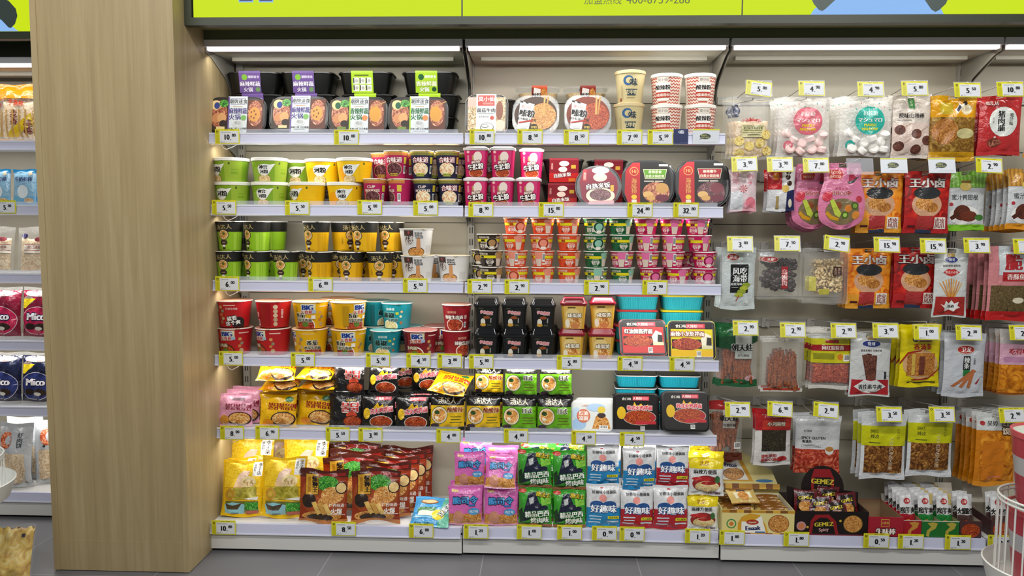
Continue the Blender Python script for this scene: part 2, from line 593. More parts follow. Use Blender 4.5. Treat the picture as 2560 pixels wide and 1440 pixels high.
sign('lightbox_sign', 0.03, 4.0, Ys, ZS - 0.002, [q(1155, 20)[0], q(1856, 20)[0]],
     'long lime lit sign box with hotline number above the noodle shelves', ops)
Ys2 = 0.12
q2 = lambda px, py: q(px, py, Ys2)
ops = [(-0.9, ('P', [q2(-60, 79), q2(-60, -20), q2(-5, 40), q2(10, 56), q2(30, 65), q2(46, 78)], 'BLUE')),
       (-0.9, ('P', [q2(-40, -10), q2(-10, 42), q2(4, 50), q2(22, 69), q2(28, 70), q2(38, 60), q2(44, 40), q2(40, 22), q2(22, 2), q2(-10, -12)], '#3e4c48'))]
sign('lightbox_sign', -1.7, -0.53, Ys2, ZL - 0.002, [], 'lime lit sign box beyond the oak column', ops)

# ------------------------------------------------------------------ shelving
WHITE = mat('#dcdcda', 'metal')
RAIL = mat('#c3c6dd', 'plastic')
EDGE = mat('#dddfec', 'plastic')
STRIP = emit('led_strip_light', '#fff4ee', 2.2)
BRACKET_GREY = mat('#8e8e86', 'metal')  # plain grey of the shelf brackets
def shelf(x0, x1, y0, k, label, cable=False):
    """One shelf: deck, price rail, clear guard, light strip and two brackets; y0 is the front of the rail."""
    z = S[k]
    w = x1 - x0
    root = tag(empty('display_shelf', (x0, y0, z)), label, 'shelf', None)
    m = MB(); m.box(0.004, w - 0.004, 0.012, BACK - 0.003, -0.024, -0.005, WHITE); m.build('deck', root)
    m = MB()
    m.prism([(0.0, -0.038), (0.012, -0.041), (0.012, 0.0), (0.006, 0.0)], 0.0, w, RAIL, 'x')
    m.prism([(-0.002, -0.041), (0.012, -0.044), (0.012, -0.036), (-0.002, -0.036)], 0.0, w, EDGE, 'x')
    m.prism([(0.003, -0.006), (0.010, -0.006), (0.010, 0.001), (0.003, 0.001)], 0.0, w, EDGE, 'x')
    pr_ = m.build('price_rail', root)
    m = MB(); m.box(0.02, w - 0.02, 0.0125, 0.0138, -0.004, 0.016, SPECIAL['guard']()); m.build('clear_guard', pr_)
    m = MB(); m.box(0.03, w - 0.03, 0.014, 0.026, -0.040, -0.030, STRIP); m.build('light_strip', root)
    for xx in (0.006, w - 0.009):
        m = MB(); m.prism([(0.12, -0.024), (0.14, -0.030), (0.22, -0.060), (BACK - 0.003, -0.085), (BACK - 0.003, -0.024)], xx, xx + 0.003, BRACKET_GREY, 'x'); m.build('bracket', root)
    if cable:
        m = MB(); m.tube([(0.04, 0.02, -0.04), (0.05, 0.016, -0.056), (0.062, 0.016, -0.062), (0.08, 0.03, -0.052), (0.09, 0.06, -0.038)], 0.0014, WHITE); m.build('cable', root)
    area('strip_lamp', (w / 2, 0.045, -0.047), (R(14), 0, 0), w * 0.97, 0.02, 1.5, (1, 0.97, 0.93), root)
    return root
LV = {1: 'topmost', 2: 'second', 3: 'third', 4: 'fourth', 5: 'fifth'}
for k in S:
    shelf(0.0, 0.993, 0, k, '%s shelf from the top, beside the oak column' % LV[k], True)
    shelf(1.0, 1.993, 0, k, '%s shelf from the top, between the column bay and the peg hooks' % LV[k])
    shelf(-1.62, -0.53, 0.30, k, '%s shelf from the top, beyond the oak column' % LV[k])

def canopy(x0, x1, y0, label):
    w = x1 - x0
    root = tag(empty('canopy_light', (x0, y0, 1.997)), label, 'light')
    m = MB(); m.box(0.0, w, 0, 0.03, -0.026, 0.0, mat('#e6e8ee', 'metal')); m.build('front_rail', root)
    m = MB()
    m.box(0.01, w - 0.01, 0.03, BACK - y0 - 0.004 if y0 < 0.2 else 0.28, -0.036, -0.026, mat('#b5b2a4', 'metal'))
    m.box(0.05, w - 0.05, 0.15, 0.19, -0.050, -0.036, mat('#b5b2a4', 'metal')); m.build('reflector_panel', root)
    m = MB(); m.box(0.012, w - 0.012, 0.0, 0.024, -0.040, -0.026, emit('canopy_strip_light', '#fff0f2', 1.15)); m.build('light_strip', root)
    for xx in (0.0, w - 0.004):
        m = MB(); m.prism([(0.01, -0.026), (0.01, -0.045), (0.06, -0.055), (0.20, -0.115), (0.24, -0.15), (0.265, -0.22), (0.285, -0.22), (0.285, -0.026)], xx + 0.002, xx + 0.004, mat('#9a978c', 'metal'), 'x'); m.build('bracket', root)
    area('strip_lamp', (w / 2, 0.03, -0.055), (R(22), 0, 0), w * 0.97, 0.02, 1.6, (1, 0.97, 0.93), root)
canopy(0.0, 0.992, -0.024, 'long strip light rail above the trays beside the oak column')
canopy(1.003, 1.993, -0.024, 'strip light rail above the cream noodle cups in the middle bay')
canopy(2.003, 2.995, -0.024, 'strip light rail above the marshmallow bags on hooks')
canopy(3.003, 3.995, -0.024, 'strip light rail past the last bracket above the red jerky bag')
canopy(-1.62, -0.53, 0.276, 'strip light rail beyond the oak column above the yellow bread bag')

def upright(x, y, label):
    m = MB()
    m.box(-0.014, 0.014, -0.004, 0.012, 0.02, 2.0, mat('#b4b2a8', 'metal'))
    for j in range(36):
        for sx in (-0.006, 0.004): m.box(sx, sx + 0.0035, -0.0052, -0.004, 0.16 + j * 0.05, 0.16 + j * 0.05 + 0.026, GAP)
    o = m.build('shelf_upright'); o.location = (x, y, 0)
    tag(o, label, 'shelf post')
upright(0.024, BACK - 0.014, 'slotted steel shelf post in the corner by the oak column')
upright(1.0, BACK - 0.014, 'slotted steel shelf post between the two noodle shelf bays')
upright(2.0, BACK - 0.014, 'slotted steel shelf post where the shelves meet the peg hooks')
upright(3.0, BACK - 0.014, 'slotted steel shelf post behind the yellow and red peg bags')

def plinth(x0, x1, y0, label):
    w = x1 - x0
    root = tag(empty('base_deck', (x0, y0, 0)), label, 'base shelf')
    m = MB(); m.box(0, w, 0.0, 0.012, 0.012, 0.082, mat('#d2d2cd', 'metal')); m.build('kick_board', root)
    m = MB(); m.box(0, w, 0.012, -y0 + BACK if y0 < 0.1 else 0.34, 0.09, 0.113, WHITE); m.build('deck', root)
    m = MB()
    m.prism([(-0.008, 0.078), (0.012, 0.074), (0.012, 0.115), (-0.002, 0.115)], 0.0, w - 0.004, RAIL, 'x')
    m.prism([(-0.010, 0.074), (0.012, 0.070), (0.012, 0.079), (-0.010, 0.079)], 0.0, w - 0.004, EDGE, 'x')
    m.build('price_rail', root)
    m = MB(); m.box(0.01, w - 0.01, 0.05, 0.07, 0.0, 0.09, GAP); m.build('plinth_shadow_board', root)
plinth(0.0, 0.996, -0.077, 'low base deck beside the oak column under the yellow bags')
plinth(1.0, 1.996, -0.070, 'low base deck under the pink and green snack packs')
plinth(2.001, 3.0, -0.085, 'low base deck under the open cartons below the hooks')
plinth(3.006, 4.0, -0.085, 'low base deck behind the white wire basket')
plinth(-1.62, -0.52, 0.225, 'low base deck beyond the oak column under shrimp cracker bags')

# ------------------------------------------------------------------ price tags
_tagmesh = {}
def tag_mesh(price):
    if price in _tagmesh: return _tagmesh[price]
    W, H = 0.096, 0.057
    fr = MB()
    fr.box(-W / 2, W / 2, 0, 0.0016, -H / 2, H / 2, mat('#d6d228', 'plastic'))
    f = lambda u, v, o: (u * W - W / 2, -o, v * H - H / 2)
    art(fr, f, W, H, [('T', 'D', 0.105, 0.83, 0.20, '#222210', {'b': 0.05}), ('R', 0.06, 0.70, 0.15, 0.715, '#222210'),
                      ('R', 0.40, 0.935, 0.55, 0.955, '#8a8620'), ('R', 0.60, 0.935, 0.78, 0.955, '#8a8620'), ('R', 0.05, 0.05, 0.17, 0.62, '#c2be20')], 'plastic', 1)
    pn = MB()
    pn.box(-W / 2 + 0.2 * W, W / 2 - 0.035 * W, -0.0011, 0.0, -H / 2 + 0.06 * H, H / 2 - 0.13 * H, mat('#d9dde2', 'card'))
    a, _, c = price.partition('.')
    ops = [('T', a, 0.50 if c else 0.6, 0.45, 0.50, '#17191b', {'b': 0.055, 'sx': 0.82})]
    wa = text2d(a)[2] * 0.82 * 0.50 * H / W / 2
    ops += [('T', '.', 0.50 + wa + 0.055, 0.285, 0.45, '#17191b', {'b': 0.02})]
    if c: ops += [('T', c, 0.50 + wa + 0.185, 0.58, 0.30, '#17191b', {'b': 0.05, 'sx': 0.9})]
    for i in range(9 if len(price) > 4 else 7): ops.append(('R', 0.25 + i * 0.045, 0.765, 0.283 + i * 0.045, 0.80, '#6c7278'))
    ops += [('R', 0.23, 0.13, 0.30, 0.15, '#555a5e'), ('R', 0.33, 0.13, 0.42, 0.15, '#555a5e'), ('R', 0.23, 0.09, 0.30, 0.105, '#555a5e')]
    art(pn, lambda u, v, o: (u * W - W / 2, -0.0011 - o, v * H - H / 2), W, H, ops, 'card', 1, 0.0002)
    _tagmesh[price] = (fr.mesh('tag_holder'), pn.mesh('price_card'))
    return _tagmesh[price]
_NUM = {'0': 'zero', '1': 'one', '2': 'two', '3': 'three', '4': 'four', '5': 'five', '6': 'six', '7': 'seven', '8': 'eight', '15': 'fifteen', '10': 'ten', '24': 'twenty-four', '32': 'thirty-two'}
def price_tag(px, py, price, what, Y=-0.004, rx=0, rz=0, ry=0):
    p = at(px, py, Y)
    a, c = tag_mesh(price)
    r = empty('price_tag', p, (R(rx), R(ry), R(rz)))
    o = bpy.data.objects.new('tag_holder', a); COL.objects.link(o); o.parent = r
    o2 = bpy.data.objects.new('price_card', c); COL.objects.link(o2); o2.parent = r
    return tag(r, 'yellow edged price tag reading %s %s' % (price, what), 'price tag', None)
def speech_card(px, py, what, Y=-0.004, rx=0, rz=0):
    W, H = 0.099, 0.057
    m = MB()
    m.box(-W / 2, W / 2, 0, 0.0014, -H / 2, H / 2, mat('#d3d9e0', 'card'))
    art(m, lambda u, v, o: (u * W - W / 2, -o, v * H - H / 2), W, H,
        [('R', 0.0, 0.93, 1.0, 1.0, '#d6d228'), ('E', 0.47, 0.53, 0.21, 0.19, '#3c443c'), ('P', [(0.24, 0.30), (0.34, 0.46), (0.40, 0.40)], '#3c443c'),
         ('T', '温馨提示', 0.42, 0.60, 0.11, '#d8d890', {'b': 0}), ('T', '正在努力备货中', 0.47, 0.46, 0.10, '#d8d890', {'b': 0, 'sx': 0.85}),
         ('R', 0.35, 0.14, 0.92, 0.16, '#b0b8c0')], 'card', 1)
    o = m.build('notice_card'); o.location = at(px, py, Y); o.rotation_euler = (R(rx), 0, R(rz))
    return tag(o, what, 'notice card')

for px, py, pr, w in (
    (568, 341, '10.80', 'under the purple tray by the column'), (866, 343, '10.80', 'under the green edged hotpot trays'),
    (1205, 342, '10.80', 'under the mushroom beef meal tray'), (1325, 342, '8.50', 'under the clear bowl with black white sleeve'),
    (1441, 343, '8.50', 'under the clear bowl with red noodles'), (1574, 343, '7.00', 'under the stacked cream paper cups'),
    (1651, 343, '5.50', 'under the red zigzag tubs'),
    (560, 518, '5.50', 'under the green tubs'), (743, 519, '5.50', 'under the yellow tubs'), (924, 518, '5.00', 'under the pink noodle cups'),
    (1064, 520, '5.00', 'under the navy noodle cups'), (1202, 524, '8.90', 'under the pink buckets with white lids'),
    (1378, 524, '15.80', 'under the black bowls with red sleeves'), (1600, 525, '24.80', 'under the green badged hotpot tray'), (1715, 525, '32.80', 'under the red badged hotpot tray'),
    (568, 709, '6.00', 'under the lime and black cups'), (801, 711, '6.00', 'under the yellow and black cups'), (1038, 714, '5.50', 'under the white wide noodle cups'),
    (1199, 716, '2.90', 'under the brown noodle bowls'), (1292, 717, '2.90', 'under the orange noodle bowls'), (1491, 719, '2.90', 'under the green noodle bowls'), (1637, 719, '2.90', 'under the magenta noodle bowls'),
    (577, 896, '5.00', 'under the red large buckets'), (757, 899, '5.00', 'under the yellow large buckets'), (945, 900, '5.00', 'under the teal buckets'), (1046, 901, '4.50', 'under the dark red large bucket'),
    (1124, 902, '3.80', 'under the small dark red cups'), (1203, 904, '5.80', 'under the black square buckets'), (1423, 906, '5.80', 'under the salted egg yolk buckets'),
    (1575, 909, '4.50', 'under the red lidded turquoise tray'), (1705, 910, '4.50', 'under the yellow lidded turquoise tray'),
    (580, 1082, '8.00', 'under the pink noodle packs'), (668, 1082, '6.90', 'under the yellow noodle packs'), (844, 1086, '5.50', 'under the black pack with red Korean letters'),
    (926, 1087, '3.00', 'under the black packs with red badge'), (1121, 1090, '4.80', 'under the yellow packs with black tops'), (1290, 1090, '4.80', 'under the green packs with black tops'),
    (1459, 1095, '4.50', 'under the pale blue noodle tray'), (1580, 1098, '4.50', 'under the black noodle trays')):
    price_tag(px, py, pr, w)
for px, py, pr, w in (
    (559, 1319, '10.80', 'under the yellow snail noodle bags'), (859, 1322, '8.50', 'under the brown noodle bags'), (1053, 1327, '6.00', 'under the flat blue pouch'),
    (1190, 1329, '1.20', 'under the pink snack packs'), (1323, 1330, '1.00', 'under the green packs nearer the pink ones'), (1424, 1331, '1.00', 'under the green packs nearer the blue ones'),
    (1511, 1333, '0.90', 'under the white and blue packs'), (1580, 1335, '0.90', 'under the white and red packs'), (1744, 1340, '1.20', 'under the yellow topped chilli packs'),
    (1830, 1344, '1.80', 'under the cream snack carton'), (1991, 1348, '1.80', 'under the black snack carton'), (2191, 1352, '0.50', 'under the large red carton'),
    (2277, 1354, '1.20', 'under the small red carton'), (2395, 1356, '1.20', 'under the brown carton of sachets'), (2502, 1356, '0.90', 'behind the white wire basket')):
    price_tag(px, py, pr, w, Y=-0.10 if px > 1797 else -0.09)
price_tag(12, 517, '5.00', 'under the blue bags beyond the oak column', Y=0.295)
# ------------------------------------------------------------------ builders for kinds of goods
def cup(key, name, cat, rb, rt, h, bands, lid, ops, ang=200, kind='card', foil=None):
    """Tapered paper cup. bands: [(share of height, colour)], lid: colour of a cap lid or None for a foil lid."""
    m = MB()
    lh = 0.012 if lid else 0.003
    hb = h - lh
    rr = lambda z: rb + (rt - rb) * z / hb
    prof, ms = [(rb - 0.004, 0.0), (rb, 0.002)], [mat(bands[0][1], kind)]
    for fr, c in bands:
        prof.append((rr(hb * fr), hb * fr))
        ms.append(mat(c, kind))
    m.lathe(prof, ms, 40, True)
    A = R(ang)
    W = A * (rb + rt) / 2
    def f(u, v, o):
        a, z = (u - 0.5) * A, 0.002 + v * (hb - 0.003)
        r = rr(z) + o
        return (r * math.sin(a), -r * math.cos(a), z)
    art(m, f, W, hb, ops, kind)
    l = MB()
    if lid:
        R1 = rt + 0.0025
        l.lathe([(R1 - 0.003, hb - 0.001), (R1, hb), (R1, h - 0.0015), (R1 - 0.0015, h), (R1 - 0.004, h), (R1 - 0.006, h - 0.0025), (0.0005, h - 0.0025)], mat(lid, 'plastic'), 40, False)
    else:
        R1 = rt + 0.002
        l.lathe([(rt - 0.001, hb - 0.0008), (R1, hb), (R1, h - 0.001), (R1 - 0.001, h), (0.0005, h + 0.0001)], [mat('#e8e4da', 'card')] * 3 + [mat(foil or '#d8d4c8', 'card')], 40, False)
        pt = MB()
        Rt = R1 + 0.006
        ring = lambda r, z: [(r * math.sin(q), -r * math.cos(q), z) for q in (0.50, 0.63, 0.76)]
        up = ring(R1, h - 0.0004) + ring(R1 + 0.004, h - 0.001)[1:2] + [(Rt * math.sin(0.63), -Rt * math.cos(0.63), h - 0.003)]
        pt.add(up + [(x, y, z - 0.0006) for x, y, z in up], [(0, 4, 3), (3, 4, 2), (0, 3, 1), (1, 3, 2), (5, 8, 9), (8, 7, 9), (5, 6, 8), (6, 7, 8), (0, 5, 9, 4), (4, 9, 7, 2)], mat(foil or '#d8d4c8', 'card'))
    reg(key, name, cat, [('cup_body', m.mesh('cup_body'), None), ('lid', l.mesh('lid'), None)] + ([] if lid else [('pull_tab', pt.mesh('pull_tab'), 1)]))

def bucket(key, name, cat, wb, wt, h, col, lidcol, ops, lidh=0.022, lidkind='plastic'):
    """Square tub with rounded corners under a faceted lid."""
    hb = h - lidh
    m = MB()
    m.rings([rrect(wb, wb, 0.012, 4, 0), rrect(wt, wt, 0.014, 4, hb)], mat(col, 'plastic'))
    def f(u, v, o):
        w = wb + (wt - wb) * v
        return ((u - 0.5) * (w - 0.02), -w / 2 - o - 0.0002, v * hb)
    art(m, f, (wb + wt) / 2 - 0.02, hb, ops, 'plastic', 0.03)
    def fs(u, v, o):
        w = wb + (wt - wb) * v
        return (w / 2 + o + 0.0002, (u - 0.5) * (w - 0.02), v * hb)
    l = MB()
    lm = SPECIAL[lidcol]() if lidcol in SPECIAL else mat(lidcol, lidkind)
    e = wt + 0.008
    l.rings([rrect(e - 0.003, e - 0.003, 0.014, 4, hb - 0.004), rrect(e, e, 0.015, 4, hb), rrect(e, e, 0.015, 4, hb + 0.005), rrect(e - 0.010, e - 0.010, 0.014, 4, hb + 0.007), rrect(e - 0.026, e - 0.026, 0.012, 4, h)], lm)
    reg(key, name, cat, [('tub_body', m.mesh('tub_body'), None), ('lid', l.mesh('lid'), None)])

def tray(key, name, cat, w, d, h, r, col, lidcol, lidops, front=None, sleeve=None, taper=0.86, lidname='lid', flange=None, ribs=0, food_in=None, kind='plastic', dome=0.0):
    """Shallow tub with a flange and a flat lid facing up; lidops are printed on the lid, front on the near side, sleeve = (u0, u1, colour, ops)."""
    m = MB()
    tm = SPECIAL[col]() if col in SPECIAL else mat(col, kind)
    wb, db = w * taper, d * taper
    if ribs:
        n = ribs
        def ring(ww, dd, z, amp):
            base = rrect(ww, dd, r * 0.9, 14, z)
            return [(x * (1 + amp * (k % 2)), y * (1 + amp * (k % 2)), z_) for k, (x, y, z_) in enumerate(base)]
        pts = []
        for ww, dd, z, amp in ((wb, db, 0, 0), (wb * 1.01, db * 1.01, 0.004, 0.022), (w * 0.94, d * 0.94, h * 0.86, 0.022), (w * 0.95, d * 0.95, h - 0.004, 0)):
            per = rrect(ww, dd, r * 0.9, 6, z)
            out = []
            for k in range(len(per)):
                a, c = Vector(per[k]), Vector(per[(k + 1) % len(per)])
                s = max(1, int((c - a).length / 0.0035))
                s = 24 if (c - a).length > w * 0.4 else (14 if (c - a).length > d * 0.3 else 1)
                for j in range(s):
                    p = a.lerp(c, j / s)
                    k2 = 1 + (amp if j % 2 else 0)
                    out.append((p.x * k2, p.y * k2, z))
            pts.append(out)
        m.rings(pts, tm)
    else:
        m.rings([rrect(wb, db, r * 0.8, 5, 0), rrect(wb * 1.02, db * 1.02, r * 0.85, 5, 0.004), rrect(w * 0.95, d * 0.95, r, 5, h - 0.004)], tm)
    if ribs:
        for i in range(22):
            x = (i - 10.5) / 22
            if abs(x) > 0.44: continue
            pb_, pt_ = (x * wb * 1.02, -db * 0.502, 0.006), (x * w * 0.965, -d * 0.472, h * 0.84)
            q_ = 0.0014
            m.add([(pb_[0] - q_, pb_[1], pb_[2]), (pb_[0] + q_, pb_[1], pb_[2]), (pt_[0] + q_, pt_[1], pt_[2]), (pt_[0] - q_, pt_[1], pt_[2]),
                   (pb_[0], pb_[1] - 0.0022, pb_[2]), (pt_[0], pt_[1] - 0.0022, pt_[2])], [(0, 4, 5, 3), (4, 1, 2, 5), (0, 1, 4), (3, 5, 2)], tm, True)
    fl = SPECIAL[flange]() if flange in SPECIAL else (mat(flange, kind) if flange else tm)
    m.rings([rrect(w * 0.95, d * 0.95, r, 5, h - 0.005), rrect(w, d, r, 5, h - 0.005), rrect(w, d, r, 5, h - 0.0015)], fl, True, True)
    if front:
        yb, yt = -db / 2, -d * 0.475
        art(m, lambda u, v, o: ((u - 0.5) * wb, yb + (yt - yb) * v - o - 0.002, v * (h - 0.006)), wb, h - 0.006, front, kind, 0.03)
    parts = [('tub', m.mesh('tub'), None)]
    l = MB()
    lm = SPECIAL[lidcol]() if lidcol in SPECIAL else mat(lidcol, 'film' if kind == 'film' else 'plastic')
    q = 0.004
    l.rings([rrect(w - q, d - q, r, 5, h - 0.0015), rrect(w - q, d - q, r, 5, h + 0.001), rrect(w - q * 3, d - q * 3, r * 0.95, 5, h + 0.002 + dome)], lm)
    zt = h + 0.0021 + dome
    art(l, lambda u, v, o: ((u - 0.5) * (w - q * 3), (v - 0.5) * (d - q * 3), zt + o), w - q * 3, d - q * 3, lidops, 'gloss' if kind == 'gloss' else 'card', 0.05)
    parts.append((lidname, l.mesh(lidname), None))
    if food_in:
        c = MB()
        c.rings([rrect(wb * 0.93, db * 0.93, r * 0.7, 5, 0.004), rrect(w * 0.85, d * 0.85, r * 0.8, 5, h * 0.62), rrect(w * 0.6, d * 0.6, r * 0.5, 5, h * 0.72)], food(food_in))
        parts.append(('contents', c.mesh('contents'), None))
    if sleeve:
        u0, u1, sc_, sops, tops = sleeve
        s = MB()
        x0, x1 = (u0 - 0.5) * w, (u1 - 0.5) * w
        yb, yt = -db / 2 - 0.003, -d / 2 - 0.001
        ht = h + 0.0035 + dome
        sm = mat(sc_, 'card')
        pts = [(yb, 0.003), (yt, h - 0.004), (yt, ht), (d / 2 + 0.001, ht), (d / 2 + 0.001, ht - 0.0008), (yt + 0.0008, ht - 0.0008), (yt + 0.0008, h - 0.004), (yb + 0.0008, 0.003)]
        s.prism(pts, x0, x1, sm, 'x')
        L = math.hypot(yt - yb, h - 0.007)
        art(s, lambda u, v, o: (x0 + u * (x1 - x0), yb + (yt - yb) * v - o, 0.003 + v * (h - 0.007)), x1 - x0, L, sops, 'card', 0.03)
        art(s, lambda u, v, o: (x0 + u * (x1 - x0), yt + 0.001 + v * (d - 0.002), ht + o), x1 - x0, d, tops, 'card', 0.05)
        parts.append(('sleeve', s.mesh('sleeve'), None))
    reg(key, name, cat, parts)

BAGH = {}
def bag_surface(W, H, T, vs, vt, pin, seed, wr, stand, sag, wave, outline=None):
    g = random.Random(seed)
    ph = [g.uniform(0, 6.28) for _ in range(10)]
    def s(u, v, side, o=0.0):
        t = min(max((v - vs) / (1 - vs - vt), 0.0), 1.0)
        puff = max(0.0, 1 - abs(2 * t - 1) ** 3.2) ** 0.62
        if stand: puff *= 1.30 - 0.75 * t
        cross = max(0.0, 1 - abs(2 * u - 1) ** 2.8) ** 0.6
        x = (u - 0.5) * W * (1 - pin * puff) * (outline(v) if outline else 1)
        d0, d1 = abs(v - vs), abs(1 - vt - v)
        fold = T * 0.16 * cross * (math.exp(-d0 * 9) * math.sin(u * 17 + ph[0]) + math.exp(-d1 * 9) * math.sin(u * 15 + ph[1])) * (1 if 0 < t < 1 else 0)
        nz = wr * (math.sin(9 * u + 5 * v + ph[2]) * math.sin(7 * v - 4 * u + ph[3]) + 0.5 * math.sin(19 * u - 8 * v + ph[4]) * math.sin(15 * v + ph[5]))
        y = T / 2 * puff * cross + fold + nz * (0.35 + cross)
        z = v * H + wave * H * (math.sin(6.5 * u + ph[6]) * (abs(v - 0.5) * 2) ** 6)
        bend = sag * ((v - 0.5) ** 2 * 4 - 1)
        y = max(y, 0.0006)
        return (x, (-y - o if side < 0 else y) + bend + (math.sin(5 * u + ph[7]) * wr * 1.6 * (1 - puff)), z)
    return s

def bag(key, name, cat, W, H, T, col, ops, vs=0.06, vt=0.06, pin=0.05, seed=1, wr=0.0014, stand=False, sag=0.0, wave=0.012, seal=None, back=None, film='film', fill=None, nu=24, nv=28, ml=0.0065, outline=None, sealed=True, topcol=None, extra=None, hole=False):
    """Sealed pouch. fill = (food, u0, u1, v0, v1) shows contents in a clear pouch."""
    s = bag_surface(W, H, T, vs, vt, pin, seed, wr, stand, sag, wave, outline)
    M_ = lambda c: SPECIAL[c]() if c in SPECIAL else mat(c, film)
    parts = []
    m = MB()
    a, c = (vs, 1 - vt) if sealed else (0, 1)
    m.patch(lambda u, v: s(u, v, -1), nu, nv, M_(col), 0, 1, a, c)
    m.patch(lambda u, v: s(u, v, 1), nu // 2, nv // 2, M_(back or col), 0, 1, a, c)
    if ops: art(m, lambda u, v, o: s(u, v, -1, o), W, H, ops, film, ml, 0.0008, 0.00020, (lambda u, v: 0.37 < u < 0.63 and v > 1 - vt * 0.95 and v < 1 - vt * 0.05) if hole else None)
    parts.append(('pouch', m.mesh('pouch'), None))
    if sealed:
        for nm, v0, v1, cc in (('top_seal', 1 - vt, 1, topcol or seal or col), ('bottom_seal', 0, vs, seal or col)):
            e = MB()
            if hole and nm == 'top_seal':  # slot for the hook
                for sd in (-1, 1):
                    for u0_, u1_, w0, w1 in ((0, 0.38, 0, 1), (0.62, 1, 0, 1), (0.38, 0.62, 0, 0.12), (0.38, 0.62, 0.9, 1)):
                        e.patch(lambda u, v: s(u, v, sd), 9 if w0 == 0 and w1 == 1 else 4, 2, M_(cc), u0_, u1_, v0 + (v1 - v0) * w0, v0 + (v1 - v0) * w1)
            else:
                e.patch(lambda u, v: s(u, v, -1), nu, 4, M_(cc), 0, 1, v0, v1)
                e.patch(lambda u, v: s(u, v, 1), nu // 2, 2, M_(cc), 0, 1, v0, v1)
            parts.append((nm, e.mesh(nm), None))
    if fill:
        fd, u0, u1, v0, v1 = fill
        e = MB()
        g = random.Random(seed + 5)
        hh = [[g.uniform(-1, 1) for _ in range(40)] for _ in range(40)]
        def inner(side):
            def k(u, v):
                uu, vv = u0 + (u1 - u0) * u, v0 + (v1 - v0) * v
                x, y, z = s(uu, vv, -1)
                edge = min(1.0, 6 * min(u, 1 - u, v, 1 - v) + 0.0)
                q = T * 0.36 * edge ** 0.5 + T * 0.08 * hh[int(u * 31)][int(v * 31)] * edge
                q = min(q, 0.78 * abs(y))
                return (x, side * max(q, 0.0002), z + (T * 0.1 * hh[int(u * 31)][3] if v in (0, 1) else 0))
            return k
        lump = {'plum': (0.010, 0.013, 95), 'peanut': (0.0052, 0.0085, 210), 'jerky': (0.0065, 0.052, 46), 'cookies': (0.012, 0.004, 40)}.get(fd)
        if lump:
            rr, ll, cnt = lump
            for _ in range(cnt):
                uu, vv = u0 + (u1 - u0) * g.uniform(0.06, 0.94), v0 + (v1 - v0) * g.uniform(0.05, 0.95)
                if fd == 'jerky': vv = v0 + (v1 - v0) * g.uniform(0.28, 0.72)
                p = Vector(s(uu, vv, -1))
                p.y = g.uniform(-0.6, 0.5) * max(0.0, abs(p.y) - rr * 0.5)
                sp = MB()
                sp.lathe([(0.0003, -ll), (rr * (0.9 if fd == 'jerky' else 0.62), -ll * (0.96 if fd == 'jerky' else 0.78)), (rr, -ll * 0.2), (rr * 0.92, ll * 0.35), (rr * (0.9 if fd == 'jerky' else 0.5), ll * (0.97 if fd == 'jerky' else 0.85)), (0.0003, ll)], mat('food:' + fd), 9, False)
                M = Matrix.Rotation(g.uniform(-0.25, 0.25) if fd == 'jerky' else g.uniform(0, 3.14), 3, 'Y') @ Matrix.Rotation(g.uniform(-0.1, 0.1) if fd == 'jerky' else g.uniform(-0.7, 0.7), 3, 'X') @ Matrix.Diagonal(Vector((1, 0.7 if fd != 'jerky' else 0.45, 1)))
                e.add([tuple(M @ Vector(q) + p) for q in sp.v], sp.f, mat('food:' + fd))
        else:
            e.patch(inner(-1), 24, 24, mat('food:' + fd))
            e.patch(inner(1), 12, 12, mat('food:' + fd))
        parts.append(('contents', e.mesh('contents'), None))
    if extra: parts += extra(s)
    BAGH[key] = (H, vt)
    reg(key, name, cat, parts)

def pieces(name, spots, r, h, col, s, T):
    """Little rounded drums lying in a clear bag, one mesh each."""
    out = []
    for (u, v, rx, rz) in spots:
        m = MB()
        m.lathe([(r * 0.7, -h / 2), (r, -h / 2 + r * 0.25), (r, h / 2 - r * 0.25), (r * 0.7, h / 2)], mat(col, 'matte'), 16)
        M = Matrix.Rotation(R(rz), 3, 'Y') @ Matrix.Rotation(R(rx), 3, 'X')
        p = Vector(s(u, v, -1)); p.y = -T * 0.15
        m.v = [tuple(M @ Vector(q) + p) for q in m.v]
        out.append((name, m.mesh(name), None))
    return out

# ------------------------------------------------------------------ shelf 1 goods
def hotpot_ops(c, txt, leafy):
    g = [('R', 0.02, 0.06, 0.34, 0.95, '#3a2c1c'), ('E', 0.19, 0.52, 0.15, 0.40, 'food:hotpot'), ('E', 0.13, 0.80, 0.09, 0.14, '#e0c890'), ('E', 0.15, 0.78, 0.05, 0.10, c),
         ('E', 0.27, 0.84, 0.08, 0.11, 'food:greens'), ('E', 0.14, 0.40, 0.075, 0.13, '#c98a5c'), ('E', 0.24, 0.42, 0.08, 0.15, '#d9a26c'), ('E', 0.27, 0.25, 0.07, 0.10, '#2c2018'),
         ('R', 0.15, 0.08, 0.30, 0.16, '#e6cf98' if not leafy else '#6f8a3a'),
         ('R', 0.70, 0.06, 0.97, 0.95, '#5e3426'), ('E', 0.83, 0.55, 0.13, 0.38, 'food:hotpot'), ('E', 0.82, 0.52, 0.10, 0.22, '#d89a50')]
    if leafy: g += [('E', 0.80, 0.55, 0.09, 0.24, '#d0963c'), ('P', [(0.76, 0.72), (0.99, 0.88), (0.99, 0.91), (0.75, 0.76)], '#b58a58')]
    else: g += [('E', 0.80 + 0.045 * math.cos(a), 0.52 + 0.11 * math.sin(a), 0.012, 0.03, '#6e4420') for a in (0, 1.26, 2.5, 3.77, 5.03)]
    return g
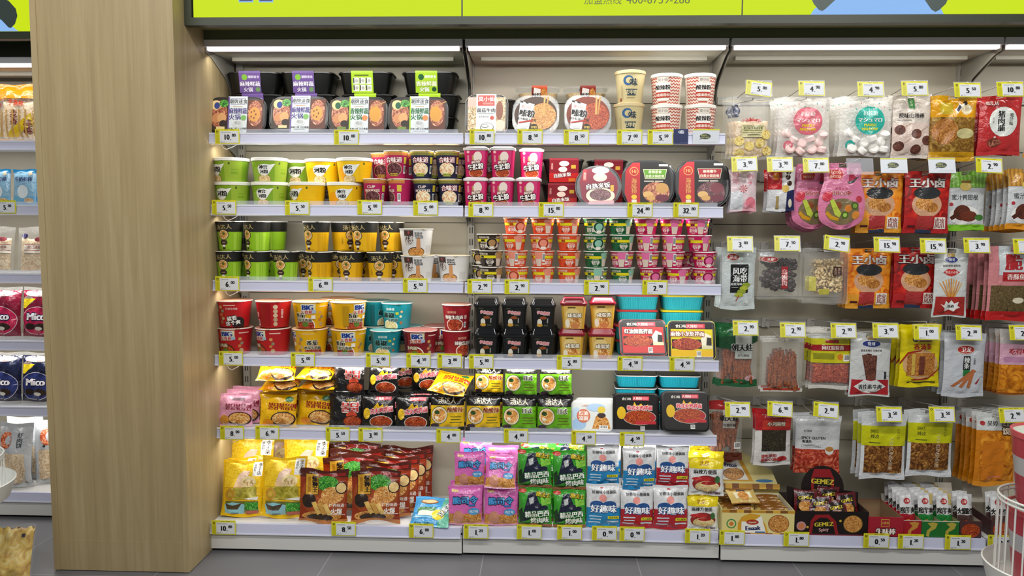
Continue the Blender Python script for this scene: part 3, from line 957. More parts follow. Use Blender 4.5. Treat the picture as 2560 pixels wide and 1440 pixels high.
def sleeve_top(c, line1):
    return [('R', 0, 0, 0.06, 1, c), ('R', 0.14, 0.80, 0.88, 0.96, '#d9dfe0'), ('T', '潮牌速食', 0.52, 0.88, 0.135, '#303438', {'b': 0.02}), ('R', 0.12, 0.79, 0.90, 0.80, c), ('R', 0.12, 0.965, 0.90, 0.975, c),
            ('R', 0.25, 0.735, 0.75, 0.75, '#b89060'), ('T', line1, 0.52, 0.62, 0.175, c, {'b': 0.03}), ('T', '火锅', 0.36, 0.45, 0.165, c, {'b': 0.03}), ('C', 0.82, 0.43, 0.075, '#7ab060' if c != '#1d6a34' else '#e08a50'),
            ('E', 0.52, 0.27, 0.26, 0.09, '#cfd3d2'), ('E', 0.45, 0.29, 0.10, 0.05, '#a8acac'), ('E', 0.60, 0.28, 0.10, 0.05, '#b4b8b8'), ('T', '鲜爽口感 过足嘴瘾', 0.52, 0.13, 0.07, '#26282a', {'b': 0.01}), ('R', 0.22, 0.06, 0.82, 0.075, '#707476')]
def sleeve_front(c, dark, line1):
    return [('C', 0.26, 0.78, 0.15, '#7fb63e' if c == '#6f5496' else '#1f5c30'), ('T', '潮牌速食', 0.68, 0.80, 0.15, '#ece8f4', {'b': 0.02}), ('T', line1, 0.5, 0.45, 0.27, '#f2eff8' if c == '#6f5496' else '#f6f8d8', {'b': 0.035, 'out': dark, 'ow': 0.05}),
            ('T', '火锅', 0.40, 0.16, 0.25, '#f2eff8', {'b': 0.03, 'out': dark, 'ow': 0.05}), ('C', 0.85, 0.17, 0.12, '#6f9a5c' if c == '#6f5496' else '#1c4a2a')]
TW, TD, TH = 0.236, 0.148, 0.084
for key, c, dk, l1, leafy in (('hotpot_purple', '#6f5496', '#55407a', '麻辣鲜蔬', False), ('hotpot_green', '#1d6a34', '#8fae20', '香辣鲜蔬', True)):
    sl = '#6f5496' if key == 'hotpot_purple' else '#a6cc28'
    tray(key, 'hotpot_tray', 'meal tray', TW, TD, TH, 0.045, '#0f110f', '#1a1815', hotpot_ops('#2f3f86' if not leafy else '#1c5a3c', l1, leafy),
         sleeve=(0.36, 0.68, '#d4dcdd', [('R', 0, 0, 1, 1, sl)] + sleeve_front(sl, dk, l1), sleeve_top('#4c3f86' if not leafy else '#1d6a34', l1) + [('R', 0.0, 0.0, 0.07, 1.0, sl)]), taper=0.80, ribs=0, flange='#3a3c3a')
    tray(key + '_bowl', 'hotpot_tray', 'meal tray', TW - 0.010, TD, TH, 0.045, '#0f110f', '#1a1815', [],
         sleeve=(0.27, 0.66, sl, sleeve_front(sl, dk, l1), []), taper=0.80, flange='#161816')
tray('hotpot_diagram', 'hotpot_tray', 'meal tray', TW - 0.010, TD, TH, 0.045, '#0f110f', '#1a1815', [],
     sleeve=(0.27, 0.66, '#a6cc28', [('R', 0.15, 0.84, 0.80, 0.90, '#54661c')] + [o for i in range(3) for j in range(2) for o in (('R', 0.08 + 0.29 * i, 0.08 + 0.36 * j, 0.34 + 0.29 * i, 0.40 + 0.36 * j, '#eef0e4'), ('R', 0.09 + 0.29 * i, 0.12 + 0.36 * j, 0.14 + 0.29 * i, 0.38 + 0.36 * j, '#20241c'), ('E', 0.24 + 0.29 * i, 0.24 + 0.36 * j, 0.07, 0.09, '#b8bcb0'))], []), taper=0.80, flange='#161816')

tray('mushroom_beef', 'meal_tray', 'meal tray', 0.168, 0.160, 0.075, 0.035, '#1b1b19', '#2a2620',
     [('R', 0.03, 0.04, 0.97, 0.96, 'food:mush'), ('R', 0.03, 0.70, 0.30, 0.96, '#cdaea0'), ('E', 0.82, 0.60, 0.09, 0.26, '#8a5a48'), ('E', 0.84, 0.20, 0.12, 0.15, '#d8ceb8')],
     sleeve=(0.26, 0.72, '#dfe3e2', [('R', 0, 0, 1, 1, '#d0695c'), ('T', '菌菇牛肉', 0.5, 0.70, 0.26, '#f6ece8', {'b': 0.02}), ('T', '莫小仙', 0.36, 0.30, 0.20, '#f0c8c0')],
             [('R', 0.08, 0.72, 0.92, 0.985, '#bc4a44'), ('T', '莫小仙', 0.5, 0.89, 0.135, '#f4ecea', {'b': 0.025}), ('R', 0.33, 0.75, 0.85, 0.80, '#d68a82'), ('T', '菌菇牛肉', 0.5, 0.60, 0.115, '#2a2c2e', {'b': 0.025}), ('R', 0.1, 0.515, 0.9, 0.525, '#45786e'),
              ('T', '自热煲仔饭', 0.38, 0.44, 0.05, '#6a6e70', {'b': 0}), ('C', 0.80, 0.41, 0.05, '#c05048'), ('E', 0.55, 0.17, 0.34, 0.12, '#4a4c4c'), ('E', 0.55, 0.18, 0.31, 0.10, '#dfe3e2'), ('E', 0.45, 0.20, 0.18, 0.05, '#6a6c6c'), ('E', 0.45, 0.205, 0.15, 0.035, '#dfe3e2')]), taper=0.78, flange='#8c8a80')
tray('mushroom_beef_bowl', 'meal_tray', 'meal tray', 0.168, 0.120, 0.075, 0.03, '#1a1a19', '#1a1a19', [],
     sleeve=(0.14, 0.76, '#d0695c', [('T', '菌菇牛肉', 0.5, 0.70, 0.24, '#f6ece8', {'b': 0.02}), ('R', 0.18, 0.50, 0.82, 0.515, '#f0d0c8'), ('T', '莫小仙', 0.33, 0.28, 0.18, '#f4e0da')], []), taper=0.78)
def suofen(dark, noodle, t2):
    return [('E', 0.5, 0.5, 0.49, 0.49, '#4a3a30' if dark else '#7a3a2a'), ('E', 0.66, 0.45, 0.31, 0.36, 'food:' + noodle), ('P', [(0.68, 0.98), (0.72, 0.98), (0.70, 0.5), (0.66, 0.5)], '#c8a060'), ('P', [(0.76, 0.98), (0.80, 0.98), (0.74, 0.5), (0.71, 0.5)], '#b89050'),
            ('P', [(0.09, 0.12), (0.34, 0.05), (0.47, 0.78), (0.14, 0.88)], '#e6e8e6'), ('P', [(0.14, 0.84), (0.21, 0.82), (0.21, 0.87), (0.14, 0.89)], '#3c3838'), ('P', [(0.26, 0.81), (0.33, 0.79), (0.33, 0.84), (0.26, 0.86)], '#3c3838'), ('T', '莫小仙', 0.28, 0.71, 0.085, '#c06a60', {'rot': -8, 'b': 0.01}),
            ('T', '嗦粉', 0.31, 0.53, 0.21, '#1c1c1c', {'rot': -8, 'b': 0.05, 'out': '#e6e8e6', 'ow': 0.02}), ('T', t2, 0.30, 0.37, 0.075, '#2a2a2a', {'rot': -8, 'b': 0.02}), ('P', [(0.11, 0.26), (0.44, 0.31), (0.45, 0.36), (0.12, 0.30)], '#b03c34'),
            ('R', 0.16, 0.15, 0.33, 0.165, '#8a8e8e'), ('R', 0.16, 0.11, 0.31, 0.125, '#8a8e8e'), ('E', 0.47, 0.15, 0.09, 0.09, '#20241c'), ('T', '拌粉', 0.47, 0.15, 0.08, '#d8b860', {'b': 0.02})]
for key, dk, nd, t2 in (('suofen_dark', True, 'noodle', '卤汁香菇土豆粉'), ('suofen_red', False, 'redNoodle', '卤汁红油土豆粉')):
    tray(key, 'noodle_bowl', 'noodle bowl', 0.182, 0.160, 0.070, 0.055, 'clear', 'film_clear', suofen(dk, nd, t2), taper=0.70, flange='clear', food_in='noodle' if dk else 'redNoodle')
    tray(key + '_bowl', 'noodle_bowl', 'noodle bowl', 0.186, 0.130, 0.066, 0.045, 'clear', 'film_clear', [], taper=0.70, flange='clear', food_in='paleNoodle',
         sleeve=(0.37, 0.70, '#c8522e' if dk else '#8c2a22', [('R', 0.0, 0, 0.12, 1, '#7a2418'), ('P', [(0.05, 0.1), (0.52, 0.02), (0.58, 0.9), (0.14, 0.98)], '#e4e2dc'), ('E', 0.78, 0.5, 0.2, 0.45, 'food:noodle'), ('T', '嗦粉', 0.33, 0.52, 0.28, '#1c1c1c', {'b': 0.04}), ('R', 0.15, 0.2, 0.5, 0.28, '#b84c3c')], []))

cup('cream_cup', 'noodle_cup', 'noodle cup', 0.046, 0.058, 0.124, [(1, '#c9bb8c')], '#cdb98c',
    [('C', 0.455, 0.76, 0.17, '#35608c'), ('C', 0.47, 0.76, 0.105, '#c9bb8c'), ('R', 0.475, 0.69, 0.53, 0.83, '#c9bb8c'), ('T', '味', 0.57, 0.70, 0.27, '#33404a', {'b': 0.04}), ('C', 0.50, 0.72, 0.045, '#33404a'), ('C', 0.50, 0.72, 0.022, '#c9bb8c'),
     ('P', [(0.40, 0.47), (0.655, 0.47), (0.62, 0.24), (0.43, 0.24)], '#37474c'), ('T', '花甲粉', 0.525, 0.36, 0.17, '#d8cda0', {'b': 0.03}), ('R', 0.42, 0.15, 0.6, 0.17, '#8a7c50'), ('R', 0.28, 0.10, 0.33, 0.6, '#b8a878'), ('R', 0.24, 0.05, 0.29, 0.16, '#8c4434')])
zz = []
for side in (0, 1):
    for row in range(9):
        u0, u1 = ((0.14, 0.40) if side == 0 else (0.62, 0.90))
        n = 8
        v = 0.03 + row * 0.115
        up = [(u0 + (u1 - u0) * i / n, min(0.99, v + (0.06 if i % 2 else 0))) for i in range(n + 1)]
        dn = [(x, max(0, y - 0.045)) for x, y in up]
        zz.append(('P', up + dn[::-1], '#b8483c'))
cup('zigzag_tub', 'noodle_tub', 'noodle tub', 0.051, 0.0595, 0.117, [(1, '#e6dccb')], '#ece8e0',
    zz + [('R', 0.42, 0.80, 0.60, 0.97, '#e8e2d6'), ('T', '莫小仙', 0.51, 0.89, 0.11, '#7a6a60', {'b': 0.01}), ('R', 0.36, 0.44, 0.66, 0.78, '#f0ede6'), ('T', '酸辣粉', 0.51, 0.61, 0.19, '#23201e', {'b': 0.05}), ('R', 0.35, 0.23, 0.66, 0.44, '#b8402f'), ('T', '0脂新粉丝', 0.51, 0.335, 0.12, '#f2e8dc', {'b': 0.03}),
          ('R', 0.38, 0.14, 0.64, 0.20, '#f0ede6'), ('R', 0.40, 0.05, 0.60, 0.10, '#b8483c')])

# ------------------------------------------------------------------ shelf 2 goods
def hefen(body, body2, deep, swirl):
    tear = [(0.37, 0.60), (0.39, 0.42), (0.44, 0.31), (0.50, 0.28), (0.56, 0.33), (0.60, 0.48), (0.635, 0.64), (0.69, 0.86), (0.60, 0.81), (0.50, 0.84), (0.42, 0.80), (0.38, 0.72)]
    o = [('R', 0.68, 0.0, 1.0, 1.0, body2), ('E', 0.33, 0.30, 0.12, 0.4, swirl), ('E', 0.49, 0.10, 0.125, 0.24, '#8a6a3c'), ('E', 0.49, 0.10, 0.115, 0.22, 'food:paleNoodle'), ('P', tear, '#e9ebe4')]
    return o + ([('T', '神宫', 0.48, 0.69, 0.20, '#1c1c1a', {'b': 0.06}), ('T', '河粉', 0.49, 0.47, 0.20, '#1c1c1a', {'b': 0.06})] if deep else [('T', '河粉', 0.50, 0.58, 0.29, '#1c1c1a', {'b': 0.06})]) + [('R', 0.80, 0.55, 0.92, 0.60, body), ('R', 0.80, 0.35, 0.92, 0.48, body), ('R', 0.75, 0.82, 0.78, 0.93, '#4a5a18')]
for key, b1, b2, sw in (('green_tub', '#7da327', '#97b436', '#92b440'), ('yellow_tub', '#ecc012', '#e8b80e', '#f0a40c')):
    for dd in (0, 1):
        cup(key + ('_two' if dd else ''), 'noodle_tub', 'noodle tub', 0.060, 0.0700, 0.095, [(1, b1)], '#efeee6', hefen(b1, b2, dd, sw), 190)

def cupnoodle(c, c2, gold, foodn, latin):
    o = [('R', 0, 0.86, 1, 0.97, gold)] + [('R', i / 60, 0.86, i / 60 + 0.006, 0.96, c) for i in range(60)] + [('R', 0, 0.97, 1, 1, '#c8a848')]
    if latin: o += [('T', 'CUP', 0.48, 0.73, 0.15, '#f0dccc', {'b': 0.05, 'out': c2, 'ow': 0.04}), ('T', 'NOODLES', 0.5, 0.59, 0.145, '#f0dccc', {'b': 0.05, 'out': c2, 'ow': 0.04, 'sx': 0.85})]
    else: o += [('T', '合味道', 0.5, 0.69, 0.22, '#f2e4dc', {'b': 0.05, 'out': '#8a1a3a', 'ow': 0.05, 'sx': 0.92})]
    o += [('E', 0.5, 0.33, 0.235, 0.255, '#e8dca0'), ('E', 0.5, 0.33, 0.225, 0.24, 'food:' + foodn), ('R', 0.38, 0.07, 0.62, 0.19, '#c9a440' if foodn != 'seafood' else '#c4cc58'), ('T', '海鲜风味' if foodn == 'seafood' else '香辣牛肉', 0.5, 0.13, 0.09, '#3a2a1a', {'b': 0.02}), ('B', 0.80, 0.18, 0.90, 0.48), ('R', 0.80, 0.55, 0.92, 0.80, '#d8c040')]
    return o
for key, c, c2, g, fd in (('pink_cup', '#b01e56', '#8a1238', '#d89a3c', 'beef'), ('navy_cup', '#1f2440', '#30365c', '#a09a3c', 'seafood')):
    for la in (0, 1):
        cup(key + ('_latin' if la else ''), 'noodle_cup', 'noodle cup', 0.0365, 0.0465, 0.109, [(1, c)], None, cupnoodle(c, c2, g, fd, la), 190, foil='#d4b890')

bucket('pink_bucket', 'noodle_bucket', 'noodle bucket', 0.080, 0.092, 0.117, '#c0205c', '#e9e4e4',
       [('R', 0.0, 0.02, 1, 0.98, '#c0205c'), ('R', 0.62, 0.0, 1.0, 1.0, '#cc3a70'), ('T', '海底捞', 0.06, 0.66, 0.09, '#e8b8b0', {'vert': True, 'b': 0.01}), ('C', 0.07, 0.90, 0.05, '#e8b8b0'), ('R', 0.28, 0.60, 0.44, 0.78, '#b48a58'), ('E', 0.60, 0.72, 0.24, 0.20, '#e6d8cc'),
        ('E', 0.5, 0.14, 0.44, 0.17, '#e8d0a0'), ('E', 0.5, 0.14, 0.42, 0.15, 'food:redNoodle'), ('T', '酸辣', 0.50, 0.52, 0.16, '#ecd8c8', {'b': 0.04, 'rot': 8, 'out': '#5a1420', 'ow': 0.08}), ('T', '牛肚粉', 0.48, 0.36, 0.23, '#f6f2ec', {'b': 0.05, 'rot': 8, 'out': '#2c1414', 'ow': 0.10})], 0.012)
RICE = [('R', 0, 0.0, 1, 0.42, '#b02422'), ('T', '海底捞', 0.09, 0.72, 0.10, '#e0a89c', {'vert': True, 'b': 0.01}), ('E', 0.5, 0.84, 0.17, 0.12, '#e6ddd2'), ('E', 0.46, 0.58, 0.15, 0.12, '#e6d2c4'), ('R', 0.74, 0.62, 0.90, 0.78, '#caa23c'), ('T', '自热米饭', 0.45, 0.33, 0.20, '#f2efe8', {'b': 0.03, 'rot': 7, 'out': '#5a1414', 'ow': 0.06}), ('R', 0.66, 0.04, 0.90, 0.18, '#c86a28')]
tray('rice_bowl', 'rice_bowl', 'rice bowl', 0.170, 0.115, 0.094, 0.05, '#1b1c1a', '#1b1c1a', [], sleeve=(0.16, 0.84, '#7c1c28', RICE, []), taper=0.70)
tray('rice_round', 'rice_bowl', 'rice bowl', 0.180, 0.172, 0.060, 0.08, '#17191a', '#1b1d20',
     [('P', [(0.13, 0.16), (0.26, 0.03), (0.86, 0.06), (0.96, 0.45), (0.92, 0.70), (0.70, 0.98), (0.16, 0.93), (0.06, 0.6)], '#7a2032'), ('R', 0.14, 0.62, 0.23, 0.92, '#a83036'), ('T', '海底捞', 0.185, 0.75, 0.07, '#e8c8b8', {'vert': True, 'b': 0.01}), ('E', 0.55, 0.90, 0.20, 0.09, '#ece6de'), ('E', 0.54, 0.72, 0.16, 0.11, '#dcc4b4'),
      ('E', 0.55, 0.25, 0.33, 0.21, '#e8dcc0'), ('E', 0.55, 0.27, 0.25, 0.15, 'food:beef'), ('T', '自热米饭', 0.50, 0.50, 0.15, '#f6f3ee', {'b': 0.04, 'rot': 6, 'out': '#3a1418', 'ow': 0.07}), ('R', 0.78, 0.36, 0.86, 0.52, '#caa23c'), ('P', [(0.26, 0.02), (0.86, 0.02), (0.86, 0.13), (0.30, 0.11)], '#d0a0a4')], taper=0.75)
def haidilao(c, t1, fd):
    return [('P', [(0.10, 0.05), (0.30, 0.02), (0.70, 0.02), (0.92, 0.12), (0.97, 0.5), (0.92, 0.85), (0.75, 0.98), (0.2, 0.98), (0.05, 0.8), (0.03, 0.3)], '#1a1817'), ('P', [(0.10, 0.05), (0.34, 0.02), (0.34, 0.98), (0.20, 0.98), (0.05, 0.8), (0.03, 0.3)], '#b3262c'), ('E', 0.22, 0.78, 0.09, 0.10, '#dca05c'), ('E', 0.22, 0.78, 0.075, 0.085, '#b3262c'), ('T', 'Hi', 0.22, 0.78, 0.11, '#dca05c', {'b': 0.04}),
            ('T', '海底捞', 0.22, 0.45, 0.125, '#d8a45c', {'vert': True, 'b': 0.02}), ('E', 0.22, 0.20, 0.055, 0.055, '#e0c030'), ('R', 0.17, 0.05, 0.27, 0.14, '#d8d4c8'), ('P', [(0.40, 0.83), (0.88, 0.83), (0.84, 0.61), (0.44, 0.61)], '#e8e0c8'), ('P', [(0.41, 0.82), (0.87, 0.82), (0.83, 0.62), (0.45, 0.62)], c),
            ('T', t1, 0.64, 0.77, 0.075, '#f2ead2', {'b': 0.03}), ('T', '自煮火锅套餐', 0.64, 0.67, 0.07, '#f2ead2', {'b': 0.03}), ('R', 0.72, 0.90, 0.90, 0.945, '#dcdcd8'), ('E', 0.66, 0.30, 0.27, 0.24, 'food:' + fd), ('E', 0.78, 0.40, 0.13, 0.12, '#c89858' if c != '#a82430' else '#7a3a44'), ('E', 0.50, 0.26, 0.10, 0.07, '#d8b070'), ('E', 0.56, 0.18, 0.09, 0.06, '#cfa060'), ('E', 0.78, 0.18, 0.14, 0.08, '#6a2a3a'), ('R', 0.42, 0.545, 0.62, 0.57, '#c8c4b8'), ('R', 0.64, 0.545, 0.80, 0.57, '#c8c4b8')]
tray('haidilao_green', 'hotpot_box', 'meal tray', 0.205, 0.186, 0.075, 0.07, '#15171a', '#1b1d20', haidilao('#5f9a28', '香辣素食', 'hotpot'), taper=0.8)
tray('haidilao_red', 'hotpot_box', 'meal tray', 0.210, 0.190, 0.075, 0.07, '#15171a', '#1b1d20', haidilao('#a82430', '麻辣嫩牛', 'beef'), taper=0.8)

# ------------------------------------------------------------------ shelf 3 goods
def tangdaren(c, c2):
    return [('R', 0.68, 0.02, 0.76, 0.62, c2), ('R', 0.79, 0.02, 0.82, 0.62, c2), ('R', 0.84, 0.02, 0.93, 0.62, c2), ('T', '汤达人', 0.44, 0.83, 0.19, '#a89868', {'b': 0.03, 'rot': 4}), ('C', 0.44, 0.56, 0.185, '#3a2a1c'), ('C', 0.44, 0.56, 0.165, '#dcc890'), ('C', 0.44, 0.56, 0.135, 'food:cheese'), ('C', 0.45, 0.60, 0.05, '#5a6a28'),
            ('E', 0.44, 0.29, 0.095, 0.10, '#3c2a26'), ('R', 0.395, 0.28, 0.485, 0.30, '#c8b8a0'), ('E', 0.44, 0.17, 0.05, 0.04, '#e6e0d0'), ('R', 0.40, 0.06, 0.48, 0.12, '#3c2a26'), ('T', '日式豚骨', 0.23, 0.34, 0.06, '#7a5a20', {'vert': True, 'b': 0}), ('R', 0.2, 0.04, 0.6, 0.05, '#6a5a20')]
for key, c, c2 in (('lime_cup', '#8cbc20', '#a2cc3c'), ('gold_cup', '#e2ae12', '#d09c0c')):
    cup(key, 'noodle_cup', 'noodle cup', 0.042, 0.0525, 0.119, [(0.66, c), (1.0, '#22221f')], None, tangdaren(c, c2), 200, foil='#4a4a40')
cup('white_cup', 'noodle_cup', 'noodle cup', 0.054, 0.0665, 0.106, [(1, '#d8d6d2')], None,
    [('P', [(0.32, 0.98), (0.50, 0.98), (0.50, 0.50), (0.47, 0.42), (0.36, 0.42), (0.32, 0.50)], '#453430'), ('R', 0.40, 0.84, 0.43, 0.94, '#b05048'), ('T', '红油', 0.41, 0.68, 0.20, '#e8e2da', {'b': 0.03}), ('T', '面皮', 0.41, 0.50, 0.20, '#e8e2da', {'b': 0.03}), ('T', '宽面皮', 0.59, 0.86, 0.10, '#2a2624', {'b': 0.02}), ('T', '麻辣38g', 0.60, 0.76, 0.09, '#2a2624', {'b': 0.02}), ('R', 0.54, 0.67, 0.68, 0.70, '#2a2624'),
     ('E', 0.55, 0.13, 0.17, 0.20, '#5a3c2c'), ('E', 0.55, 0.12, 0.16, 0.17, 'food:noodle'), ('P', [(0.56, 0.66), (0.62, 0.66), (0.64, 0.25), (0.55, 0.25)], '#c89060'), ('R', 0.76, 0.10, 0.90, 0.4, '#c8c6c2')], 200, foil='#c8b890')
def minibowl(c, dark, face, pat):
    top = [('T', '台仔担仔面', 0.30, 0.84, 0.16, '#e8dcc8', {'b': 0.03, 'sx': 0.9}), ('T', '台仔担仔面', 0.78, 0.84, 0.16, '#e8dcc8', {'b': 0.03, 'sx': 0.9}), ('R', 0, 0.55, 1, 0.73, '#e2d420'), ('R', 0.22, 0.57, 0.33, 0.71, dark)]
    bowl = lambda u: [('P', [(u - 0.085, 0.50), (u + 0.085, 0.50), (u + 0.05, 0.04), (u - 0.05, 0.04)], '#e8dccc'), ('P', [(u - 0.079, 0.47), (u + 0.079, 0.47), (u + 0.047, 0.07), (u - 0.047, 0.07)], c), ('T', '家仔面', u, 0.28, 0.30, '#f0e6da', {'b': 0.03, 'sx': 0.62})]
    o = top + bowl(0.28) + bowl(0.78)
    if pat == 'roundel':  # roundel panel to the front
        o += [('C', 0.53, 0.42, 0.40, '#e6dccb'), ('C', 0.53, 0.45, 0.36, dark), ('C', 0.53, 0.47, 0.24, face), ('P', [(0.45, 0.24), (0.61, 0.24), (0.585, 0.10), (0.475, 0.10)], '#ece6da')]
    elif pat == 'bar':
        o += [('P', [(0.40, 0.99), (0.66, 0.99), (0.66, 0.5), (0.40, 0.5)], face), ('P', [(0.40, 0.52), (0.585, 0.52), (0.56, 0.02), (0.43, 0.02)], '#d8c8b8'), ('B', 0.595, 0.34, 0.665, 0.92), ('R', 0.59, 0.12, 0.67, 0.24, '#e0d4c4')]
    else:
        o = top + bowl(0.50) + [('P', [(0.66, 0.99), (0.85, 0.99), (0.85, 0.5), (0.66, 0.5)], face), ('P', [(0.67, 0.52), (0.85, 0.52), (0.83, 0.02), (0.69, 0.02)], '#d8c8b8'), ('C', 0.62, 0.16, 0.09, dark), ('C', 0.38, 0.16, 0.09, dark)]
    return o
for cn, c, dk, face, foil in (('orange', '#d8502a', '#a83a1c', '#e89078', '#e0805c'), ('green', '#1d6038', '#124628', '#8cc0a8', '#a8c8b4'), ('magenta', '#c01c58', '#8c1440', '#e070a0', '#d88aa8'), ('brown', '#33281f', '#1c1814', '#b08858', '#8a8478')):
    for pat in ('logo', 'roundel', 'bar'):
        cup('%s_%s' % (cn, pat), 'noodle_bowl', 'noodle bowl', 0.037, 0.0468, 0.0640, [(1, c)], None, minibowl(c, dk, face, pat), 200, 'plastic', foil=foil)

# ------------------------------------------------------------------ shelf 4 goods
def bigcup(c, tcol, text2, fd):
    return [('P', [(0.38, 0.96), (0.63, 0.97), (0.63, 0.62), (0.39, 0.57)], '#d8d4a8'), ('T', 'BIG', 0.50, 0.83, 0.28, '#1c3a86', {'b': 0.07, 'out': '#e8e8e0', 'ow': 0.05, 'sx': 0.95}), ('T', '大食桶', 0.48, 0.65, 0.16, '#b8241c', {'b': 0.04, 'out': '#ece8dc', 'ow': 0.06, 'rot': 4}), ('R', 0.57, 0.60, 0.64, 0.72, '#9fb4cc'),
            ('E', 0.44, 0.10, 0.19, 0.34, '#e6e2da' if fd != 'redNoodle' else '#3a2a18'), ('E', 0.44, 0.08, 0.175, 0.31, 'food:' + fd), ('E', 0.45, 0.16, 0.06, 0.10, '#5a7a28')] + text2 + \
           [('C', 0.72, 0.62, 0.065, '#c89858'), ('C', 0.755, 0.45, 0.065, '#8a8068'), ('C', 0.715, 0.34, 0.065, '#c07840'), ('C', 0.75, 0.16, 0.085, '#b8a070'), ('R', 0.70, 0.84, 0.88, 0.88, '#e8c8b8'),
            ('R', 0.20, 0.1, 0.30, 0.9, tcol)]
REDT = [('T', '牛肉面', 0.39, 0.37, 0.16, '#e8dcb8', {'b': 0.04, 'out': '#3a1410', 'ow': 0.05})]
YELT = [('T', '番茄', 0.36, 0.52, 0.20, '#23201c', {'b': 0.05, 'out': '#f0e8c8', 'ow': 0.06}), ('T', '鸡蛋牛肉面', 0.42, 0.33, 0.15, '#23201c', {'b': 0.04, 'out': '#f0e8c8', 'ow': 0.06, 'sx': 0.85}), ('R', 0.56, 0.38, 0.63, 0.52, '#ece6d8')]
TEALT = [('T', '藤椒', 0.45, 0.55, 0.25, '#16302c', {'b': 0.06, 'out': '#7cc0bc', 'ow': 0.05}), ('T', '牛肉面', 0.54, 0.36, 0.15, '#16302c', {'b': 0.04, 'out': '#a8d4d0', 'ow': 0.05}), ('R', 0.60, 0.58, 0.66, 0.68, '#a8b428')]
SIDE = lambda c, dk: [('P', [(0.12, 0.96), (0.33, 0.97), (0.33, 0.62), (0.13, 0.57)], '#d8d4a8'), ('T', 'BIG', 0.235, 0.83, 0.26, '#1c3a86', {'b': 0.07, 'out': '#e8e8e0', 'ow': 0.05}), ('T', '大食桶', 0.22, 0.65, 0.14, '#b8241c', {'b': 0.04, 'out': '#ece8dc', 'ow': 0.06})] + [('C', 0.40 + 0.035 * (i % 2), 0.80 - 0.15 * i, 0.07, ('#c89858', '#8a8068', '#c07840', '#b8a070', '#9a6a40')[i]) for i in range(5)] + [('R', 0.46, 0.86, 0.66, 0.89, '#e8c8b8')]
cup('red_big_side', 'noodle_bucket', 'noodle bucket', 0.058, 0.0705, 0.108, [(1, '#b01c20')], None, SIDE('', '') + [('T', '红烧牛肉面', 0.60, 0.74, 0.085, '#ecd8d0', {'b': 0.01}), ('E', 0.72, 0.16, 0.12, 0.26, '#26201f'), ('T', '就要', 0.60, 0.36, 0.19, '#f2efe8', {'b': 0.05, 'rot': 8, 'out': '#26201f', 'ow': 0.08}), ('T', '这个爽', 0.62, 0.18, 0.19, '#f2efe8', {'b': 0.05, 'rot': 8, 'out': '#26201f', 'ow': 0.08})], 200, 'plastic', foil='#a87860')
cup('red_big_back', 'noodle_bucket', 'noodle bucket', 0.058, 0.0705, 0.108, [(1, '#b01c20')], None, [('R', 0.28, 0.05, 0.56, 0.95, '#94141a'), ('B', 0.25, 0.06, 0.31, 0.30), ('R', 0.25, 0.40, 0.30, 0.60, '#d8a8a0')] + [('C', 0.64, 0.82 - 0.17 * i, 0.085, ('#d8c0a0', '#c8a888', '#d0b898', '#b89878', '#c8b090')[i]) for i in range(5)] + [('T', '红烧牛肉', 0.76, 0.55, 0.10, '#ecd8d0', {'vert': True, 'b': 0.02})], 200, 'plastic', foil='#a87860')
cup('yellow_big_side', 'noodle_bucket', 'noodle bucket', 0.058, 0.0705, 0.108, [(1, '#dca810')], None, SIDE('', '') + [('R', 0.24, 0.38, 0.31, 0.52, '#ece6d8'), ('E', 0.66, 0.10, 0.17, 0.31, 'food:rojo'), ('T', '番茄', 0.63, 0.52, 0.21, '#23201c', {'b': 0.05, 'out': '#f0e8c8', 'ow': 0.06}), ('T', '鸡蛋牛肉面', 0.64, 0.32, 0.15, '#23201c', {'b': 0.04, 'out': '#f0e8c8', 'ow': 0.06, 'sx': 0.85})], 200, 'plastic', foil='#d8a878')
cup('red_big', 'noodle_bucket', 'noodle bucket', 0.058, 0.0705, 0.108, [(1, '#b01c20')], None, bigcup('#b01c20', '#8c1014', REDT, 'redNoodle'), 200, 'plastic', foil='#a87860')
cup('yellow_big', 'noodle_bucket', 'noodle bucket', 0.058, 0.0705, 0.108, [(1, '#dca810')], None, bigcup('#dca810', '#b88c10', YELT, 'rojo'), 200, 'plastic', foil='#d8a878')
cup('teal_bucket', 'noodle_bucket', 'noodle bucket', 0.052, 0.0625, 0.104, [(1, '#16808a')], None,
    [('T', '康师傅', 0.49, 0.80, 0.12, '#cfe4dc', {'b': 0.02})] + [('E', 0.47, 0.10, 0.17, 0.26, '#e0e0d0'), ('E', 0.47, 0.10, 0.15, 0.22, 'food:paleNoodle')] + TEALT + [('C', 0.72, 0.7, 0.05, '#c8a070'), ('C', 0.70, 0.5, 0.05, '#d8c8a0'), ('C', 0.71, 0.24, 0.06, '#9a5a30'), ('R', 0.16, 0.05, 0.25, 0.9, '#12606a')], 200, 'plastic', foil='#68a0a0')
cup('darkred_big', 'noodle_bucket', 'noodle bucket', 0.057, 0.0685, 0.106, [(1, '#7e1a22')], None, bigcup('#7e1a22', '#5c1018', REDT, 'rojo'), 200, 'plastic', foil='#b07068')
cup('small_red', 'noodle_cup', 'noodle cup', 0.048, 0.0585, 0.104, [(1, '#8e1c24')], None,
    [('E', 0.46, 0.22, 0.20, 0.28, '#e0d4c8'), ('E', 0.46, 0.22, 0.18, 0.24, 'food:rojo'), ('T', '辣椒牛肉面', 0.44, 0.54, 0.17, '#e8e0d4', {'b': 0.04, 'out': '#4a1014', 'ow': 0.05, 'sx': 0.9}), ('T', '康师傅', 0.40, 0.74, 0.12, '#e0a088', {'b': 0.02}), ('B', 0.68, 0.10, 0.74, 0.34), ('R', 0.68, 0.46, 0.74, 0.62, '#c8a8a0')], 200, 'plastic', foil='#b88878')
